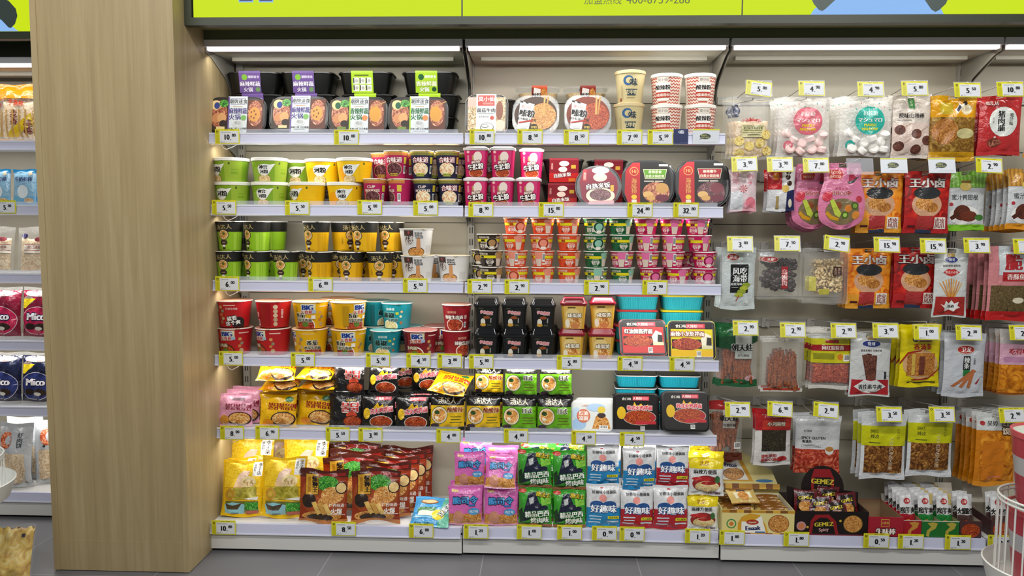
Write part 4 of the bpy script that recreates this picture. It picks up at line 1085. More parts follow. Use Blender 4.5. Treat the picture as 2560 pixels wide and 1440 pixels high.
bucket('black_bucket', 'noodle_bucket', 'noodle bucket', 0.082, 0.096, 0.119, '#191b1a', 'smoke',
       [('R', 0.10, 0.86, 0.34, 0.90, '#4a4a34'), ('T', '伊鱼熟煮', 0.52, 0.70, 0.15, '#d87880', {'b': 0.05, 'rot': -6, 'out': '#ecdcd8', 'ow': 0.05, 'sx': 0.9}), ('R', 0.52, 0.58, 0.80, 0.62, '#8c8c86'), ('E', 0.30, 0.28, 0.14, 0.16, '#d8d4c4'), ('E', 0.30, 0.16, 0.18, 0.07, '#c89a40'), ('E', 0.52, 0.48, 0.20, 0.07, '#8a4a24'), ('R', 0.74, 0.25, 0.80, 0.46, '#9a9a94'), ('R', 0.56, 0.12, 0.82, 0.18, '#4a4a34')], 0.028)
bucket('yolk_bucket', 'noodle_bucket', 'noodle bucket', 0.084, 0.098, 0.121, '#c99a34', '#7e1826',
       [('R', 0.0, 0.0, 1, 1, '#d6b05c'), ('R', 0.20, 0.84, 0.60, 0.90, '#5a4a1c'), ('E', 0.45, 0.60, 0.38, 0.24, '#e0c684'), ('E', 0.52, 0.20, 0.46, 0.26, 'food:cheese'), ('E', 0.60, 0.12, 0.22, 0.11, '#c8804c'), ('E', 0.16, 0.22, 0.13, 0.18, '#e8e0cc'), ('T', '咸蛋黄', 0.56, 0.55, 0.19, '#f4f0dc', {'b': 0.05, 'out': '#6a4a1c', 'ow': 0.08}), ('T', '拌面', 0.62, 0.38, 0.12, '#a85a1c', {'b': 0.04})], 0.024)
def wideops(c, title, out, tcol, fd):
    return [('R', 0.03, 0.03, 0.97, 0.97, c), ('R', 0.03, 0.80, 0.97, 0.97, '#1c1a19'), ('R', 0.38, 0.82, 0.80, 0.95, '#c8404a'), ('T', '大辣娇', 0.51, 0.885, 0.10, '#f0dcd8', {'b': 0.03}), ('R', 0.62, 0.85, 0.76, 0.92, '#d8707a'), ('T', '食口味', 0.26, 0.885, 0.10, '#e8e4d8', {'b': 0.03}),
            ('R', 0.05, 0.26, 0.72, 0.52, '#2c1c14'), ('E', 0.38, 0.38, 0.34, 0.17, 'food:' + fd), ('P', [(0.28, 0.56), (0.46, 0.56), (0.48, 0.34), (0.26, 0.34)], 'food:' + fd), ('P', [(0.74, 0.28), (0.95, 0.28), (0.93, 0.62), (0.80, 0.70), (0.70, 0.52)], '#ece6cc'), ('P', [(0.82, 0.36), (0.94, 0.34), (0.94, 0.56), (0.84, 0.58)], '#2a2624'), ('R', 0.72, 0.26, 0.96, 0.35, '#d8d0a8'),
            ('R', 0.03, 0.03, 0.97, 0.22, tcol), ('B', 0.60, 0.04, 0.70, 0.20), ('T', title, 0.40, 0.67, 0.155, '#f4efe2', {'b': 0.04, 'out': out, 'ow': 0.08, 'sx': 0.85})]
for key, ops_, fl, c in (('tray_red', wideops('#c02a28', '红油辣酱拌面', '#4a1010', '#c0383a', 'redNoodle'), '#c8484a', '#1e1b1a'), ('tray_yellow', wideops('#d8c81c', '麻辣小龙虾拌面', '#8a1020', '#e0b414', 'rojo'), '#d8cc50', '#1e1b1a')):
    tray(key, 'noodle_tray', 'noodle tray', 0.186, 0.155, 0.058, 0.018, '#3fb2b8', c, ops_, taper=0.84, flange=fl, ribs=1)
for key, fl in (('turq_red', '#b83c3c'), ('turq_yellow', '#d8c428')):
    tray(key, 'noodle_tray', 'noodle tray', 0.172, 0.130, 0.0585, 0.018, '#35aeb8', fl, [], front=[('R', 0.495, 0.1, 0.50, 0.9, '#1c6a74')], taper=0.86, flange=fl, ribs=1)

# ------------------------------------------------------------------ shelf 5 goods
def buldak(base, c, dark, bowl):
    return [('T', '불닭볶음면', 0.62, 0.60, 0.21, c, {'b': 0.06, 'sx': 0.85, 'rot': -3}), ('E', 0.66, 0.24, 0.335, 0.215, dark), ('E', 0.66, 0.25, 0.295, 0.18, 'food:' + bowl)]
bag('buldak_pink', 'noodle_pack', 'noodle pack', 0.148, 0.132, 0.034, '#dc9ab2', buldak('', '#8c2440', '#3a2024', 'cheese') + [('R', 0.42, 0.80, 0.80, 0.88, '#88707c'), ('E', 0.24, 0.20, 0.13, 0.16, '#c88a30')], seed=3, film='film', wr=0.002)
bag('buldak_yellow', 'noodle_pack', 'noodle pack', 0.152, 0.142, 0.036, '#e8b40e', buldak('', '#9c2418', '#3a2418', 'cheese') + [('E', 0.82, 0.80, 0.11, 0.08, '#3a7a44'), ('T', '芝士火鸡面', 0.66, 0.43, 0.07, '#3a2a10', {'b': 0.02}), ('E', 0.24, 0.14, 0.15, 0.11, '#e08a14')], seed=4, wr=0.002)
bag('buldak_black', 'noodle_pack', 'noodle pack', 0.140, 0.140, 0.036, '#161414', [('T', '불닭', 0.64, 0.62, 0.30, '#b8302c', {'b': 0.06, 'out': '#e8d8d0', 'ow': 0.03}), ('E', 0.68, 0.40, 0.16, 0.09, '#c8482c'), ('E', 0.70, 0.20, 0.28, 0.18, '#4a1410'), ('E', 0.70, 0.21, 0.25, 0.15, 'food:redNoodle'), ('T', '麻辣口味', 0.66, 0.82, 0.07, '#b8a02c', {'b': 0.02}), ('R', 0.08, 0.05, 0.6, 0.08, '#c8c8c4')], seed=5, wr=0.0022)
DLJ = [('P', [(0.50, 0.78), (0.56, 0.66), (0.66, 0.74), (0.68, 0.64), (0.80, 0.72), (0.76, 0.6), (0.4, 0.52), (0.36, 0.62)], '#e0b020'), ('T', '韩式火鸡拌面', 0.54, 0.55, 0.165, '#d04858', {'b': 0.05, 'out': '#f0dcd8', 'ow': 0.06, 'rot': 7, 'sx': 0.85}), ('E', 0.60, 0.22, 0.34, 0.19, '#d8d4cc'), ('E', 0.60, 0.22, 0.32, 0.175, 'food:redNoodle'), ('R', 0.42, 0.84, 0.90, 0.94, '#c0404c'), ('T', '大辣娇', 0.56, 0.89, 0.085, '#f0dcd8', {'b': 0.02}), ('R', 0.70, 0.86, 0.86, 0.92, '#d8808a'), ('E', 0.17, 0.46, 0.10, 0.16, '#d8b020')]
bag('fire_black', 'noodle_pack', 'noodle pack', 0.140, 0.138, 0.036, '#141312', DLJ, seed=6, wr=0.0022)
def soup(c, t, out, tc):
    return [('R', 0, 0, 1, 0.10, '#1c1a18'), ('T', '汤达人', 0.5, 0.86, 0.20, '#d8d0b8', {'b': 0.03, 'sx': 0.9}), ('R', 0.0, 0.10, 1.0, 0.72, c), ('E', 0.27, 0.44, 0.245, 0.255, '#2a2a20'), ('E', 0.27, 0.44, 0.23, 0.24, '#e0d4b4'), ('E', 0.27, 0.44, 0.19, 0.19, 'food:cheese'), ('C', 0.36, 0.50, 0.07, '#d8984c'), ('C', 0.33, 0.36, 0.06, '#e0a45c'), ('C', 0.19, 0.36, 0.05, '#eee4cc'), ('E', 0.2, 0.52, 0.08, 0.06, '#2c4a1c'),
            ('T', t, 0.74, 0.60, 0.16, tc, {'b': 0.04, 'out': out, 'ow': 0.06}), ('R', 0.60, 0.38, 0.92, 0.405, '#5a5a1c'), ('R', 0.62, 0.30, 0.9, 0.325, '#5a5a1c'), ('R', 0.58, 0.22, 0.94, 0.245, '#5a5a1c'), ('E', 0.14, 0.14, 0.13, 0.06, '#3a2430')]
bag('soup_yellow', 'noodle_pack', 'noodle pack', 0.140, 0.138, 0.038, '#191816', soup('#e2b818', '酸酸辣', '#ead8a0', '#8a3018'), seed=7, wr=0.002, seal='#191816')
bag('soup_green', 'noodle_pack', 'noodle pack', 0.140, 0.138, 0.038, '#191816', soup('#63a818', '日式', '#f0ecdc', '#1c1a18'), seed=8, wr=0.002, seal='#191816')
tray('pale_tray', 'noodle_tray', 'noodle tray', 0.168, 0.124, 0.040, 0.02, 'milky', '#d8dcd8', [('E', 0.15, 0.2, 0.2, 0.2, '#9ab8d8'), ('E', 0.6, 0.8, 0.24, 0.14, '#a8c4e0'), ('E', 0.10, 0.6, 0.10, 0.2, '#b8d0e4'), ('C', 0.28, 0.50, 0.24, '#c86848'), ('C', 0.28, 0.50, 0.20, '#d8886a'), ('T', '红油', 0.28, 0.60, 0.17, '#f4ece4', {'b': 0.04}), ('T', '凉面', 0.28, 0.42, 0.17, '#f4ece4', {'b': 0.04}),
                                                                                      ('P', [(0.50, 0.05), (0.97, 0.05), (0.92, 0.35), (0.80, 0.55), (0.60, 0.50)], 'food:noodle'), ('E', 0.74, 0.52, 0.11, 0.09, '#3a2c2a'), ('E', 0.74, 0.72, 0.10, 0.12, '#d8c048'), ('B', 0.68, 0.05, 0.90, 0.17), ('T', '大辣娇', 0.32, 0.86, 0.08, '#c07860', {'b': 0})], flange='milky', taper=0.88)
DLT = [('R', 0.03, 0.03, 0.97, 0.97, '#161514'), ('R', 0.42, 0.84, 0.80, 0.95, '#c0404c'), ('T', '大辣娇', 0.53, 0.895, 0.085, '#f0dcd8', {'b': 0.03}), ('R', 0.64, 0.86, 0.77, 0.93, '#d8707a'), ('T', '食口味', 0.28, 0.88, 0.085, '#d8d4c8', {'b': 0.03}), ('E', 0.58, 0.38, 0.38, 0.21, '#c8c4bc'), ('E', 0.58, 0.38, 0.365, 0.20, 'food:redNoodle'), ('P', [(0.46, 0.80), (0.52, 0.68), (0.62, 0.76), (0.66, 0.66), (0.78, 0.74), (0.74, 0.6), (0.4, 0.58)], '#e0b020'),
       ('T', '韩式火鸡拌面', 0.58, 0.64, 0.13, '#d84858', {'b': 0.05, 'out': '#f0dcd8', 'ow': 0.07, 'sx': 0.88}), ('E', 0.16, 0.50, 0.10, 0.17, '#d8b020'), ('R', 0.48, 0.20, 0.96, 0.28, '#b82c34'), ('E', 0.88, 0.38, 0.07, 0.08, '#a82c30'), ('B', 0.60, 0.03, 0.70, 0.14)]
tray('black_tray', 'noodle_tray', 'noodle tray', 0.184, 0.158, 0.050, 0.02, '#141414', '#181716', DLT, taper=0.84, flange='#2c2c2c')
tray('turq_black', 'noodle_tray', 'noodle tray', 0.172, 0.130, 0.050, 0.018, '#25a8bc', '#1c1b1a', [], front=[('R', 0.495, 0.1, 0.50, 0.9, '#14607a')], taper=0.86, flange='#d8d8d4', ribs=1)

# ------------------------------------------------------------------ base deck goods
LZ = [('E', 0.5, 0.86, 0.42, 0.07, 'food:goldart'), ('R', 0.06, 0.52, 0.94, 0.95, 'food:goldart')] + \
     [('P', [(0.30 + 0.035 * i, 0.52), (0.40 + 0.03 * i, 0.74), (0.52 + 0.02 * i, 0.82), (0.54 + 0.02 * i, 0.80), (0.425 + 0.03 * i, 0.72), (0.32 + 0.035 * i, 0.52)], '#e8c8b0') for i in range(8)] + \
     [('E', 0.66, 0.62, 0.18, 0.10, '#e8d89c'), ('E', 0.66, 0.60, 0.15, 0.07, 'food:peanut'), ('P', [(0.16, 0.50), (0.86, 0.54), (0.88, 0.34), (0.20, 0.30)], 'food:olive'), ('C', 0.22, 0.40, 0.095, '#c88a34'), ('C', 0.22, 0.40, 0.07, '#a8901c'), ('C', 0.22, 0.40, 0.045, '#c8a040'), ('P', [(0.56, 0.32), (0.92, 0.36), (0.90, 0.30)], '#e8e8e0'),
      ('R', 0.10, 0.08, 0.92, 0.28, '#6a6a30'), ('R', 0.60, 0.12, 0.92, 0.26, 'food:greens'), ('P', [(0.08, 0.22), (0.30, 0.26), (0.60, 0.22), (0.58, 0.06), (0.12, 0.05)], '#8cc4d0'), ('P', [(0.10, 0.23), (0.30, 0.20), (0.52, 0.24), (0.42, 0.13), (0.16, 0.13)], '#4a3c24'), ('R', 0.62, 0.05, 0.90, 0.11, '#b85a48'), ('R', 0.28, 0.06, 0.44, 0.075, '#2a4a54'),
      ('R', 0.74, 0.72, 0.96, 0.97, '#e8e8e4'), ('T', '李子柒', 0.89, 0.845, 0.075, '#1c1c1c', {'vert': True, 'b': 0.03}), ('T', '螺蛳粉', 0.79, 0.87, 0.045, '#3a3a3a', {'vert': True, 'b': 0.01})]
bag('snail_bag', 'noodle_bag', 'noodle bag', 0.170, 0.222, 0.036, '#e6b80e', LZ, vs=0.05, vt=0.05, seed=11, stand=True, wr=0.0022, wave=0.018, nv=32)
bag('snail_bag_b', 'noodle_bag', 'noodle bag', 0.170, 0.222, 0.036, '#e6b80e', LZ, vs=0.05, vt=0.05, seed=12, stand=True, wr=0.003, wave=0.025, nv=32)
LS = [('R', 0.0, 0.86, 1, 1, '#4a1c12'), ('E', 0.5, 0.50, 0.48, 0.40, '#9a4418'), ('R', 0.35, 0.88, 0.95, 0.94, '#8a2018'), ('E', 0.58, 0.74, 0.24, 0.15, 'food:greens'), ('E', 0.70, 0.52, 0.24, 0.16, 'food:cheese'), ('E', 0.60, 0.40, 0.2, 0.1, 'food:noodle'), ('E', 0.20, 0.42, 0.15, 0.14, '#2a1c14'), ('E', 0.48, 0.12, 0.42, 0.10, 'food:noodle'), ('E', 0.45, 0.10, 0.28, 0.07, '#3a2818')] + \
     [('P', [(0.26 + 0.12 * i, 0.38 - 0.02 * i), (0.35 + 0.12 * i, 0.40 - 0.02 * i), (0.47 + 0.12 * i, 0.18), (0.39 + 0.12 * i, 0.14)], ('#d8b05c', '#c89848', '#dcb868')[i]) for i in range(3)] + \
     [('R', 0.12, 0.52, 0.40, 0.92, '#2a1a10'), ('R', 0.13, 0.53, 0.39, 0.91, '#c8962c'), ('T', '螺狮王', 0.32, 0.73, 0.115, '#1c120c', {'vert': True, 'b': 0.05}), ('R', 0.17, 0.58, 0.23, 0.86, '#a8741c'), ('C', 0.88, 0.66, 0.115, '#2a1a14'), ('C', 0.88, 0.66, 0.095, '#e0c080'), ('T', '广西味道', 0.80, 0.33, 0.075, '#e8dcd0', {'b': 0.02}), ('T', '火爆', 0.80, 0.22, 0.115, '#ece4d8', {'b': 0.04}), ('R', 0.66, 0.155, 0.98, 0.165, '#e8dcd0'), ('R', 0.0, 0.0, 1, 0.06, '#b8743c')]
bag('brown_bag', 'noodle_bag', 'noodle bag', 0.196, 0.205, 0.022, '#8a2e10', LS, vs=0.03, vt=0.06, seed=13, stand=True, wr=0.003, wave=0.03, nv=32)
bag('brown_bag_b', 'noodle_bag', 'noodle bag', 0.196, 0.205, 0.022, '#8a2e10', LS, vs=0.03, vt=0.06, seed=14, stand=True, wr=0.0035, wave=0.04, nv=32)
bag('blue_pouch', 'noodle_pouch', 'noodle pouch', 0.156, 0.150, 0.026, '#3a92c8', [('P', [(0.70, 0.0), (1, 0), (1, 1), (0.78, 1)], '#5aaa90'), ('E', 0.40, 0.78, 0.24, 0.10, '#8a5a30'), ('E', 0.40, 0.79, 0.21, 0.07, '#d8c090'), ('R', 0.12, 0.42, 0.62, 0.58, '#3a7a48'), ('R', 0.16, 0.30, 0.66, 0.46, '#e8e0c4'), ('E', 0.70, 0.34, 0.17, 0.16, '#e0d030'), ('T', '豆浆面', 0.86, 0.52, 0.17, '#e8eae4', {'rot': 60, 'b': 0.04, 'out': '#3a4a4c', 'ow': 0.05}), ('R', 0.04, 0.22, 0.55, 0.28, '#6ab0d8'), ('T', '净含量 331克', 0.30, 0.07, 0.07, '#16303c', {'b': 0.02})], seed=15, sag=0.0)
PK = [('R', 0.02, 0.02, 0.98, 0.30, 'food:noodle'), ('R', 0, 0.0, 1, 0.04, '#c890b8'), ('E', 0.30, 0.20, 0.16, 0.18, '#c88a70'), ('R', 0.10, 0.86, 0.30, 0.92, '#c8b060'), ('T', 'Crispy Commander', 0.52, 0.80, 0.05, '#6a2048', {'b': 0.02}), ('T', '脆司令', 0.50, 0.65, 0.20, '#4a9ad8', {'b': 0.06, 'out': '#1c2040', 'ow': 0.06, 'sx': 1.15, 'rot': 2}), ('R', 0.60, 0.50, 0.80, 0.55, '#3a6ab0'), ('E', 0.76, 0.36, 0.17, 0.09, '#4a9ad0'), ('T', '鸡汁味', 0.76, 0.36, 0.08, '#e8f0f4', {'b': 0.03})]
bag('pink_snack', 'snack_bag', 'snack bag', 0.138, 0.150, 0.032, '#d068b0', PK, seed=16, wr=0.002, film='film')
GS = [('P', [(0.06, 0.1), (0.18, 0.5), (0.30, 0.88), (0.50, 0.90), (0.62, 0.62), (0.90, 0.52), (0.80, 0.30), (0.5, 0.24)], '#171c34'), ('P', [(0.30, 0.74), (0.44, 0.78), (0.46, 0.62), (0.34, 0.58)], '#a8acac'), ('P', [(0.0, 0.4), (0.10, 0.5), (0.16, 0.2), (0.04, 0.1)], '#1a3a1c'), ('P', [(0.62, 0.95), (0.78, 0.7), (0.96, 0.9), (0.98, 0.6), (0.7, 0.55)], '#8ad048'), ('T', '魔法士', 0.74, 0.84, 0.13, '#d8c028', {'b': 0.05, 'out': '#3a2410', 'ow': 0.06, 'rot': -8}), ('T', '精品巴西', 0.56, 0.34, 0.17, '#f0f4ec', {'b': 0.05, 'out': '#1c6a24', 'ow': 0.08, 'rot': 5}), ('T', '烤肉味', 0.64, 0.17, 0.17, '#f0f4ec', {'b': 0.05, 'out': '#1c6a24', 'ow': 0.08, 'rot': 5}), ('R', 0.0, 0.0, 1, 0.07, '#8a5a3c'), ('E', 0.12, 0.93, 0.12, 0.06, '#c03020')]
bag('green_snack', 'snack_bag', 'snack bag', 0.134, 0.148, 0.032, '#3a9a2c', GS, seed=17, wr=0.0024)
def haoquwei(c, t):
    return [('R', 0, 0.0, 1, 0.46, c), ('T', '好趣味小猪佩佩', 0.52, 0.82, 0.085, '#2a2a2c', {'b': 0.02}), ('E', 0.48, 0.68, 0.11, 0.085, '#e89890'), ('E', 0.30, 0.53, 0.20, 0.09, '#24508c'), ('E', 0.68, 0.53, 0.20, 0.09, '#24508c'), ('E', 0.49, 0.47, 0.36, 0.10, '#24508c'), ('T', '好趣味', 0.50, 0.44, 0.185, '#f4f6f8', {'b': 0.05, 'sx': 1.15, 'out': '#24508c', 'ow': 0.05}), ('R', 0.08, 0.25, 0.44, 0.275, '#c8dcec'), ('R', 0.1, 0.18, 0.42, 0.205, '#c8dcec'), ('R', 0.06, 0.11, 0.4, 0.135, '#c8dcec'), ('R', 0.62, 0.20, 0.96, 0.27, '#d8d024'), ('T', t, 0.79, 0.235, 0.055, '#3a3a10', {'b': 0.01}), ('R', 0.60, 0.12, 0.94, 0.155, '#c8d4dc'), ('E', 0.45, 0.92, 0.05, 0.02, '#c04048')]
bag('blue_snack', 'snack_bag', 'snack bag', 0.138, 0.168, 0.034, '#d6d8da', haoquwei('#2284bc', '活泼鸡味'), seed=18, wr=0.002)
bag('red_snack', 'snack_bag', 'snack bag', 0.138, 0.168, 0.034, '#d6d8da', haoquwei('#a81c28', '开心麻辣'), seed=19, wr=0.002, seal='#a81c28', topcol='#d6d8da')
bag('chilli_pack', 'noodle_pack', 'noodle pack', 0.122, 0.130, 0.030, '#d8dad8', [('R', 0, 0.72, 1, 1, '#e2cc18'), ('T', '北京', 0.44, 0.86, 0.14, '#8a4a10', {'b': 0.03}), ('T', '麻辣方便面', 0.46, 0.64, 0.13, '#23201e', {'b': 0.03}), ('E', 0.5, 0.32, 0.42, 0.22, '#8a2420'), ('E', 0.52, 0.25, 0.36, 0.14, 'food:paleNoodle'), ('E', 0.35, 0.45, 0.28, 0.055, '#b02424'), ('E', 0.55, 0.34, 0.22, 0.045, '#9c1c1c'), ('E', 0.82, 0.44, 0.08, 0.10, '#3a6a3a'), ('T', 'MLFBM', 0.72, 0.07, 0.10, '#7a3a5c', {'b': 0.03})], seed=20, wr=0.002, seal='#d8dad8', topcol='#e2cc18')
# ------------------------------------------------------------------ goods on the shelves
def put(key, px, py, Y, z, label, rz=0, rx=0, group=None, **k):
    if rx: k['floor_z'] = z + 0.0005
    return spawn(key, (X(px, py, Y), Y, z), label, rz, rx, group=group, **k)
def lean(key, px, py, Y, floor, label, rx=78, rz=0, **k):
    return spawn(key, (X(px, py, Y - 0.08), Y + 0.005, 0), label, rz, rx, floor_z=floor + 0.0005, **k)

# top shelf, column bay
z = DECK[1]
h = TH + 0.005
for px, key, a in ((645, 'hotpot_purple_bowl', 'with purple sleeve, nearest the oak column'), (776, 'hotpot_purple_bowl', 'with purple sleeve, second from the oak column'),
                   (920, 'hotpot_diagram', 'with cooking diagram sleeve'), (1077, 'hotpot_green_bowl', 'with lime sleeve, farthest from the oak column')):
    for t, nm in ((0, 'lowest'), (1, 'middle'), (2, 'topmost')):
        k2 = key if t or key != 'hotpot_diagram' else 'hotpot_green_bowl'
        k2 = 'hotpot_green_bowl' if key == 'hotpot_diagram' and t < 2 else k2
        put(k2, px + (8 if t == 1 else 0), 210 + 55 * (2 - t), 0.209, z + t * h, 'black hotpot bowl %s, %s in its stack' % (a, nm))
lean('hotpot_purple', 591, 285, 0.119, z, 'tilted hotpot tray with purple edged white sleeve beside the oak column', rx=80)
lean('hotpot_purple', 747, 287, 0.120, z, 'tilted hotpot tray with purple edged sleeve, second from the oak column', rx=76)
lean('hotpot_green', 894, 285, 0.121, z, 'tilted hotpot tray with green edged sleeve, nearer the purple trays', rx=80)
lean('hotpot_green', 1045, 287, 0.119, z, 'tilted hotpot tray with green edged sleeve, at the end by the middle bay', rx=80)
# top shelf, middle bay
lean('mushroom_beef', 1216, 283, 0.112, z, 'mushroom beef meal tray with white card sleeve facing out', rx=78)
put('mushroom_beef_bowl', 1240, 300, 0.21, z, 'black meal tray behind the mushroom beef tray, lower of two')
put('mushroom_beef_bowl', 1240, 225, 0.21, z + 0.079, 'black meal tray with salmon sleeve on top of its twin')
put('mushroom_beef_bowl', 1242, 205, 0.21, z + 0.158, 'black meal tray with salmon sleeve, topmost behind the mushroom beef tray') if False else None
lean('suofen_dark', 1343, 280, 0.102, z, 'clear bowl facing out with dark noodles and tilted white label', rx=76, rz=-5)
lean('suofen_red', 1469, 283, 0.104, z, 'clear bowl facing out with red noodles and tilted white label', rx=77, rz=2)
for px, key, a in ((1345, 'suofen_dark_bowl', 'orange sleeve'), (1464, 'suofen_red_bowl', 'maroon sleeve')):
    for t, nm in ((0, 'lowest'), (1, 'middle'), (2, 'topmost')):
        put(key, px + (0, 0, 0)[t], 300 - 45 * t, 0.212, z + t * 0.0695, 'upright clear noodle bowl with %s, %s in its stack' % (a, nm))
for t, nm, px in ((0, 'lower', 1572), (1, 'upper', 1575)):
    put('cream_cup', px, 290 - 75 * t, 0.085, z + t * 0.124, 'cream paper noodle cup with blue letter, %s of the two' % nm, -4)
for px, a, rz in ((1666, 'nearer the cream cups', -26), (1749, 'nearer the peg hooks', 4)):
    for t, nm in ((0, 'lower'), (1, 'upper')):
        put('zigzag_tub', px, 295 - 70 * t, 0.080, z + t * 0.117, '%s red zigzag tub with white lid, %s' % (nm, a), rz)
m = MB(); m.box(0, 0.055, 0, 0.0012, -0.028, 0.028, mat('#27305c', 'card'))
art(m, lambda u, v, o: (u * 0.055, -o, -0.028 + v * 0.056), 0.055, 0.056, [('T', '0脂', 0.52, 0.80, 0.26, '#dce0ec', {'b': 0.04}), ('R', 0.45, 0.08, 0.95, 0.10, '#5a6290')], 'card', 1)
o = m.build('shelf_card'); o.location = at(1684, 341, -0.003); tag(o, 'navy shelf card with white zero fat lettering on the top rail', 'shelf card')
speech_card(1765, 342, 'white notice card with speech bubble at the end of the top rail')

# second shelf, column bay
z = DECK[2]
for key, px, py, t, Y, rz, lab in (
    ('green_tub', 582, 480, 0, 0.090, -18, 'green tub with white lid in lower tier, against the oak column'), ('green_tub_two', 675, 480, 0, 0.084, -6, 'green tub with white lid in lower tier, second from the oak column'),
    ('green_tub', 578, 422, 1, 0.090, -36, 'green tub with white lid in upper tier, against the oak column'), ('green_tub_two', 675, 422, 1, 0.084, 0, 'green tub with white lid in upper tier, second from the oak column'),
    ('green_tub', 746, 480, 0, 0.2125, 10, 'green tub behind the others, at the bottom'), ('green_tub', 746, 425, 1, 0.2125, 6, 'green tub behind the others in upper tier beside yellow tubs'),
    ('yellow_tub', 770, 480, 0, 0.082, -38, 'yellow tub with white lid in lower tier, touching the green tubs'), ('yellow_tub_two', 863, 480, 0, 0.082, 4, 'yellow tub with white lid in lower tier, touching the pink cups'),
    ('yellow_tub', 808, 425, 1, 0.130, 4, 'yellow tub with white lid in upper tier, standing alone'), ('yellow_tub_two', 887, 425, 1, 0.085, -6, 'yellow tub with white lid in upper tier, touching the pink cups'),
    ('yellow_tub_two', 838, 478, 0, 0.2125, -20, 'yellow tub peeking out behind the lower yellow pair')):
    put(key, px, py, Y, z + t * 0.095, lab, rz)
for key, px, py, t, Y, rz, lab in (
    ('pink_cup_latin', 937, 475, 0, 0.064, -4, 'pink noodle cup with Latin letters in lower tier, touching the yellow tubs'), ('pink_cup_latin', 1000, 475, 0, 0.064, -62, 'pink noodle cup turned to its barcode in lower tier'),
    ('navy_cup_latin', 1062, 475, 0, 0.064, -4, 'navy noodle cup with Latin letters in lower tier'), ('navy_cup', 1125, 475, 0, 0.064, 2, 'navy noodle cup in lower tier, at the shelf end'),
    ('pink_cup', 956, 408, 1, 0.167, 4, 'pink noodle cup in upper tier, set back beside the yellow tubs'), ('pink_cup', 990, 408, 1, 0.064, -2, 'pink noodle cup in upper tier, at the front'),
    ('navy_cup', 1055, 408, 1, 0.064, -2, 'navy noodle cup in upper tier, beside the pink cup'), ('navy_cup', 1119, 408, 1, 0.064, 2, 'navy noodle cup in upper tier, at the shelf end'),
    ('pink_cup', 948, 475, 0, 0.167, -36, 'pink noodle cup behind in lower tier, under the set back one'), ('pink_cup_latin', 1010, 475, 0, 0.166, -50, 'dark pink noodle cup behind in lower tier, near the navy cups'), ('navy_cup', 1071, 475, 0, 0.166, 30, 'navy noodle cup behind in lower tier, between two front cups'),
    ('navy_cup', 1133, 475, 0, 0.166, 20, 'navy noodle cup behind in lower tier, at the shelf end'), ('pink_cup', 1017, 408, 1, 0.167, -36, 'pink noodle cup behind in upper tier, near the navy cups'),
    ('navy_cup', 1078, 408, 1, 0.166, 24, 'navy noodle cup behind in upper tier, between two front cups'), ('navy_cup', 1139, 408, 1, 0.166, 24, 'navy noodle cup behind in upper tier, at the shelf end')):
    put(key, px, py, Y, z + t * 0.109, lab, rz)
# second shelf, middle bay
for px, py, t, Y, rz, lab in (
    (1190, 478, 0, 0.068, 4, 'pink bucket in lower tier, first from the navy cups'), (1256, 478, 0, 0.068, -2, 'pink bucket in lower tier, second from the navy cups'), (1322, 478, 0, 0.068, -2, 'pink bucket in lower tier, beside the black rice bowls'),
    (1191, 404, 1, 0.068, 2, 'pink bucket in upper tier, first from the navy cups'), (1258, 404, 1, 0.068, -1, 'pink bucket in upper tier, second from the navy cups'), (1328, 410, 1, 0.125, 3, 'pink bucket in upper tier, set back beside the rice bowls'),
    (1227, 475, 0, 0.185, 2, 'pink bucket behind in lower tier, by the shelf post'), (1227, 410, 1, 0.185, 2, 'pink bucket behind in upper tier, by the shelf post')):
    put('pink_bucket', px, py, Y, z + t * 0.118, lab, rz)
put('rice_bowl', 1404, 485, 0.152, z, 'black rice bowl with red sleeve, lower of the two', 2)
put('rice_bowl', 1408, 428, 0.152, z + 0.098, 'black rice bowl with red sleeve, upper of the two', 2)
put('rice_bowl', 1517, 485, 0.215, z, 'black rice bowl with red sleeve, bottom one behind the round bowl', 3)
put('rice_bowl', 1517, 428, 0.215, z + 0.098, 'black rice bowl with red sleeve, behind and above the round bowl', 3)
lean('rice_round', 1499, 458, 0.098, z, 'round rice bowl tilted to show its maroon lid', rx=72, rz=-3)
lean('haidilao_green', 1621, 453, 0.112, z, 'large black hotpot tray with red band and green badge', rx=80)
lean('haidilao_red', 1758, 453, 0.112, z, 'large black hotpot tray with red band and red badge', rx=80)
lean('haidilao_green', 1630, 453, 0.205, z, 'large black hotpot tray standing behind the green badged one', rx=83)
lean('haidilao_red', 1764, 453, 0.205, z, 'large black hotpot tray standing behind the red badged one', rx=83)

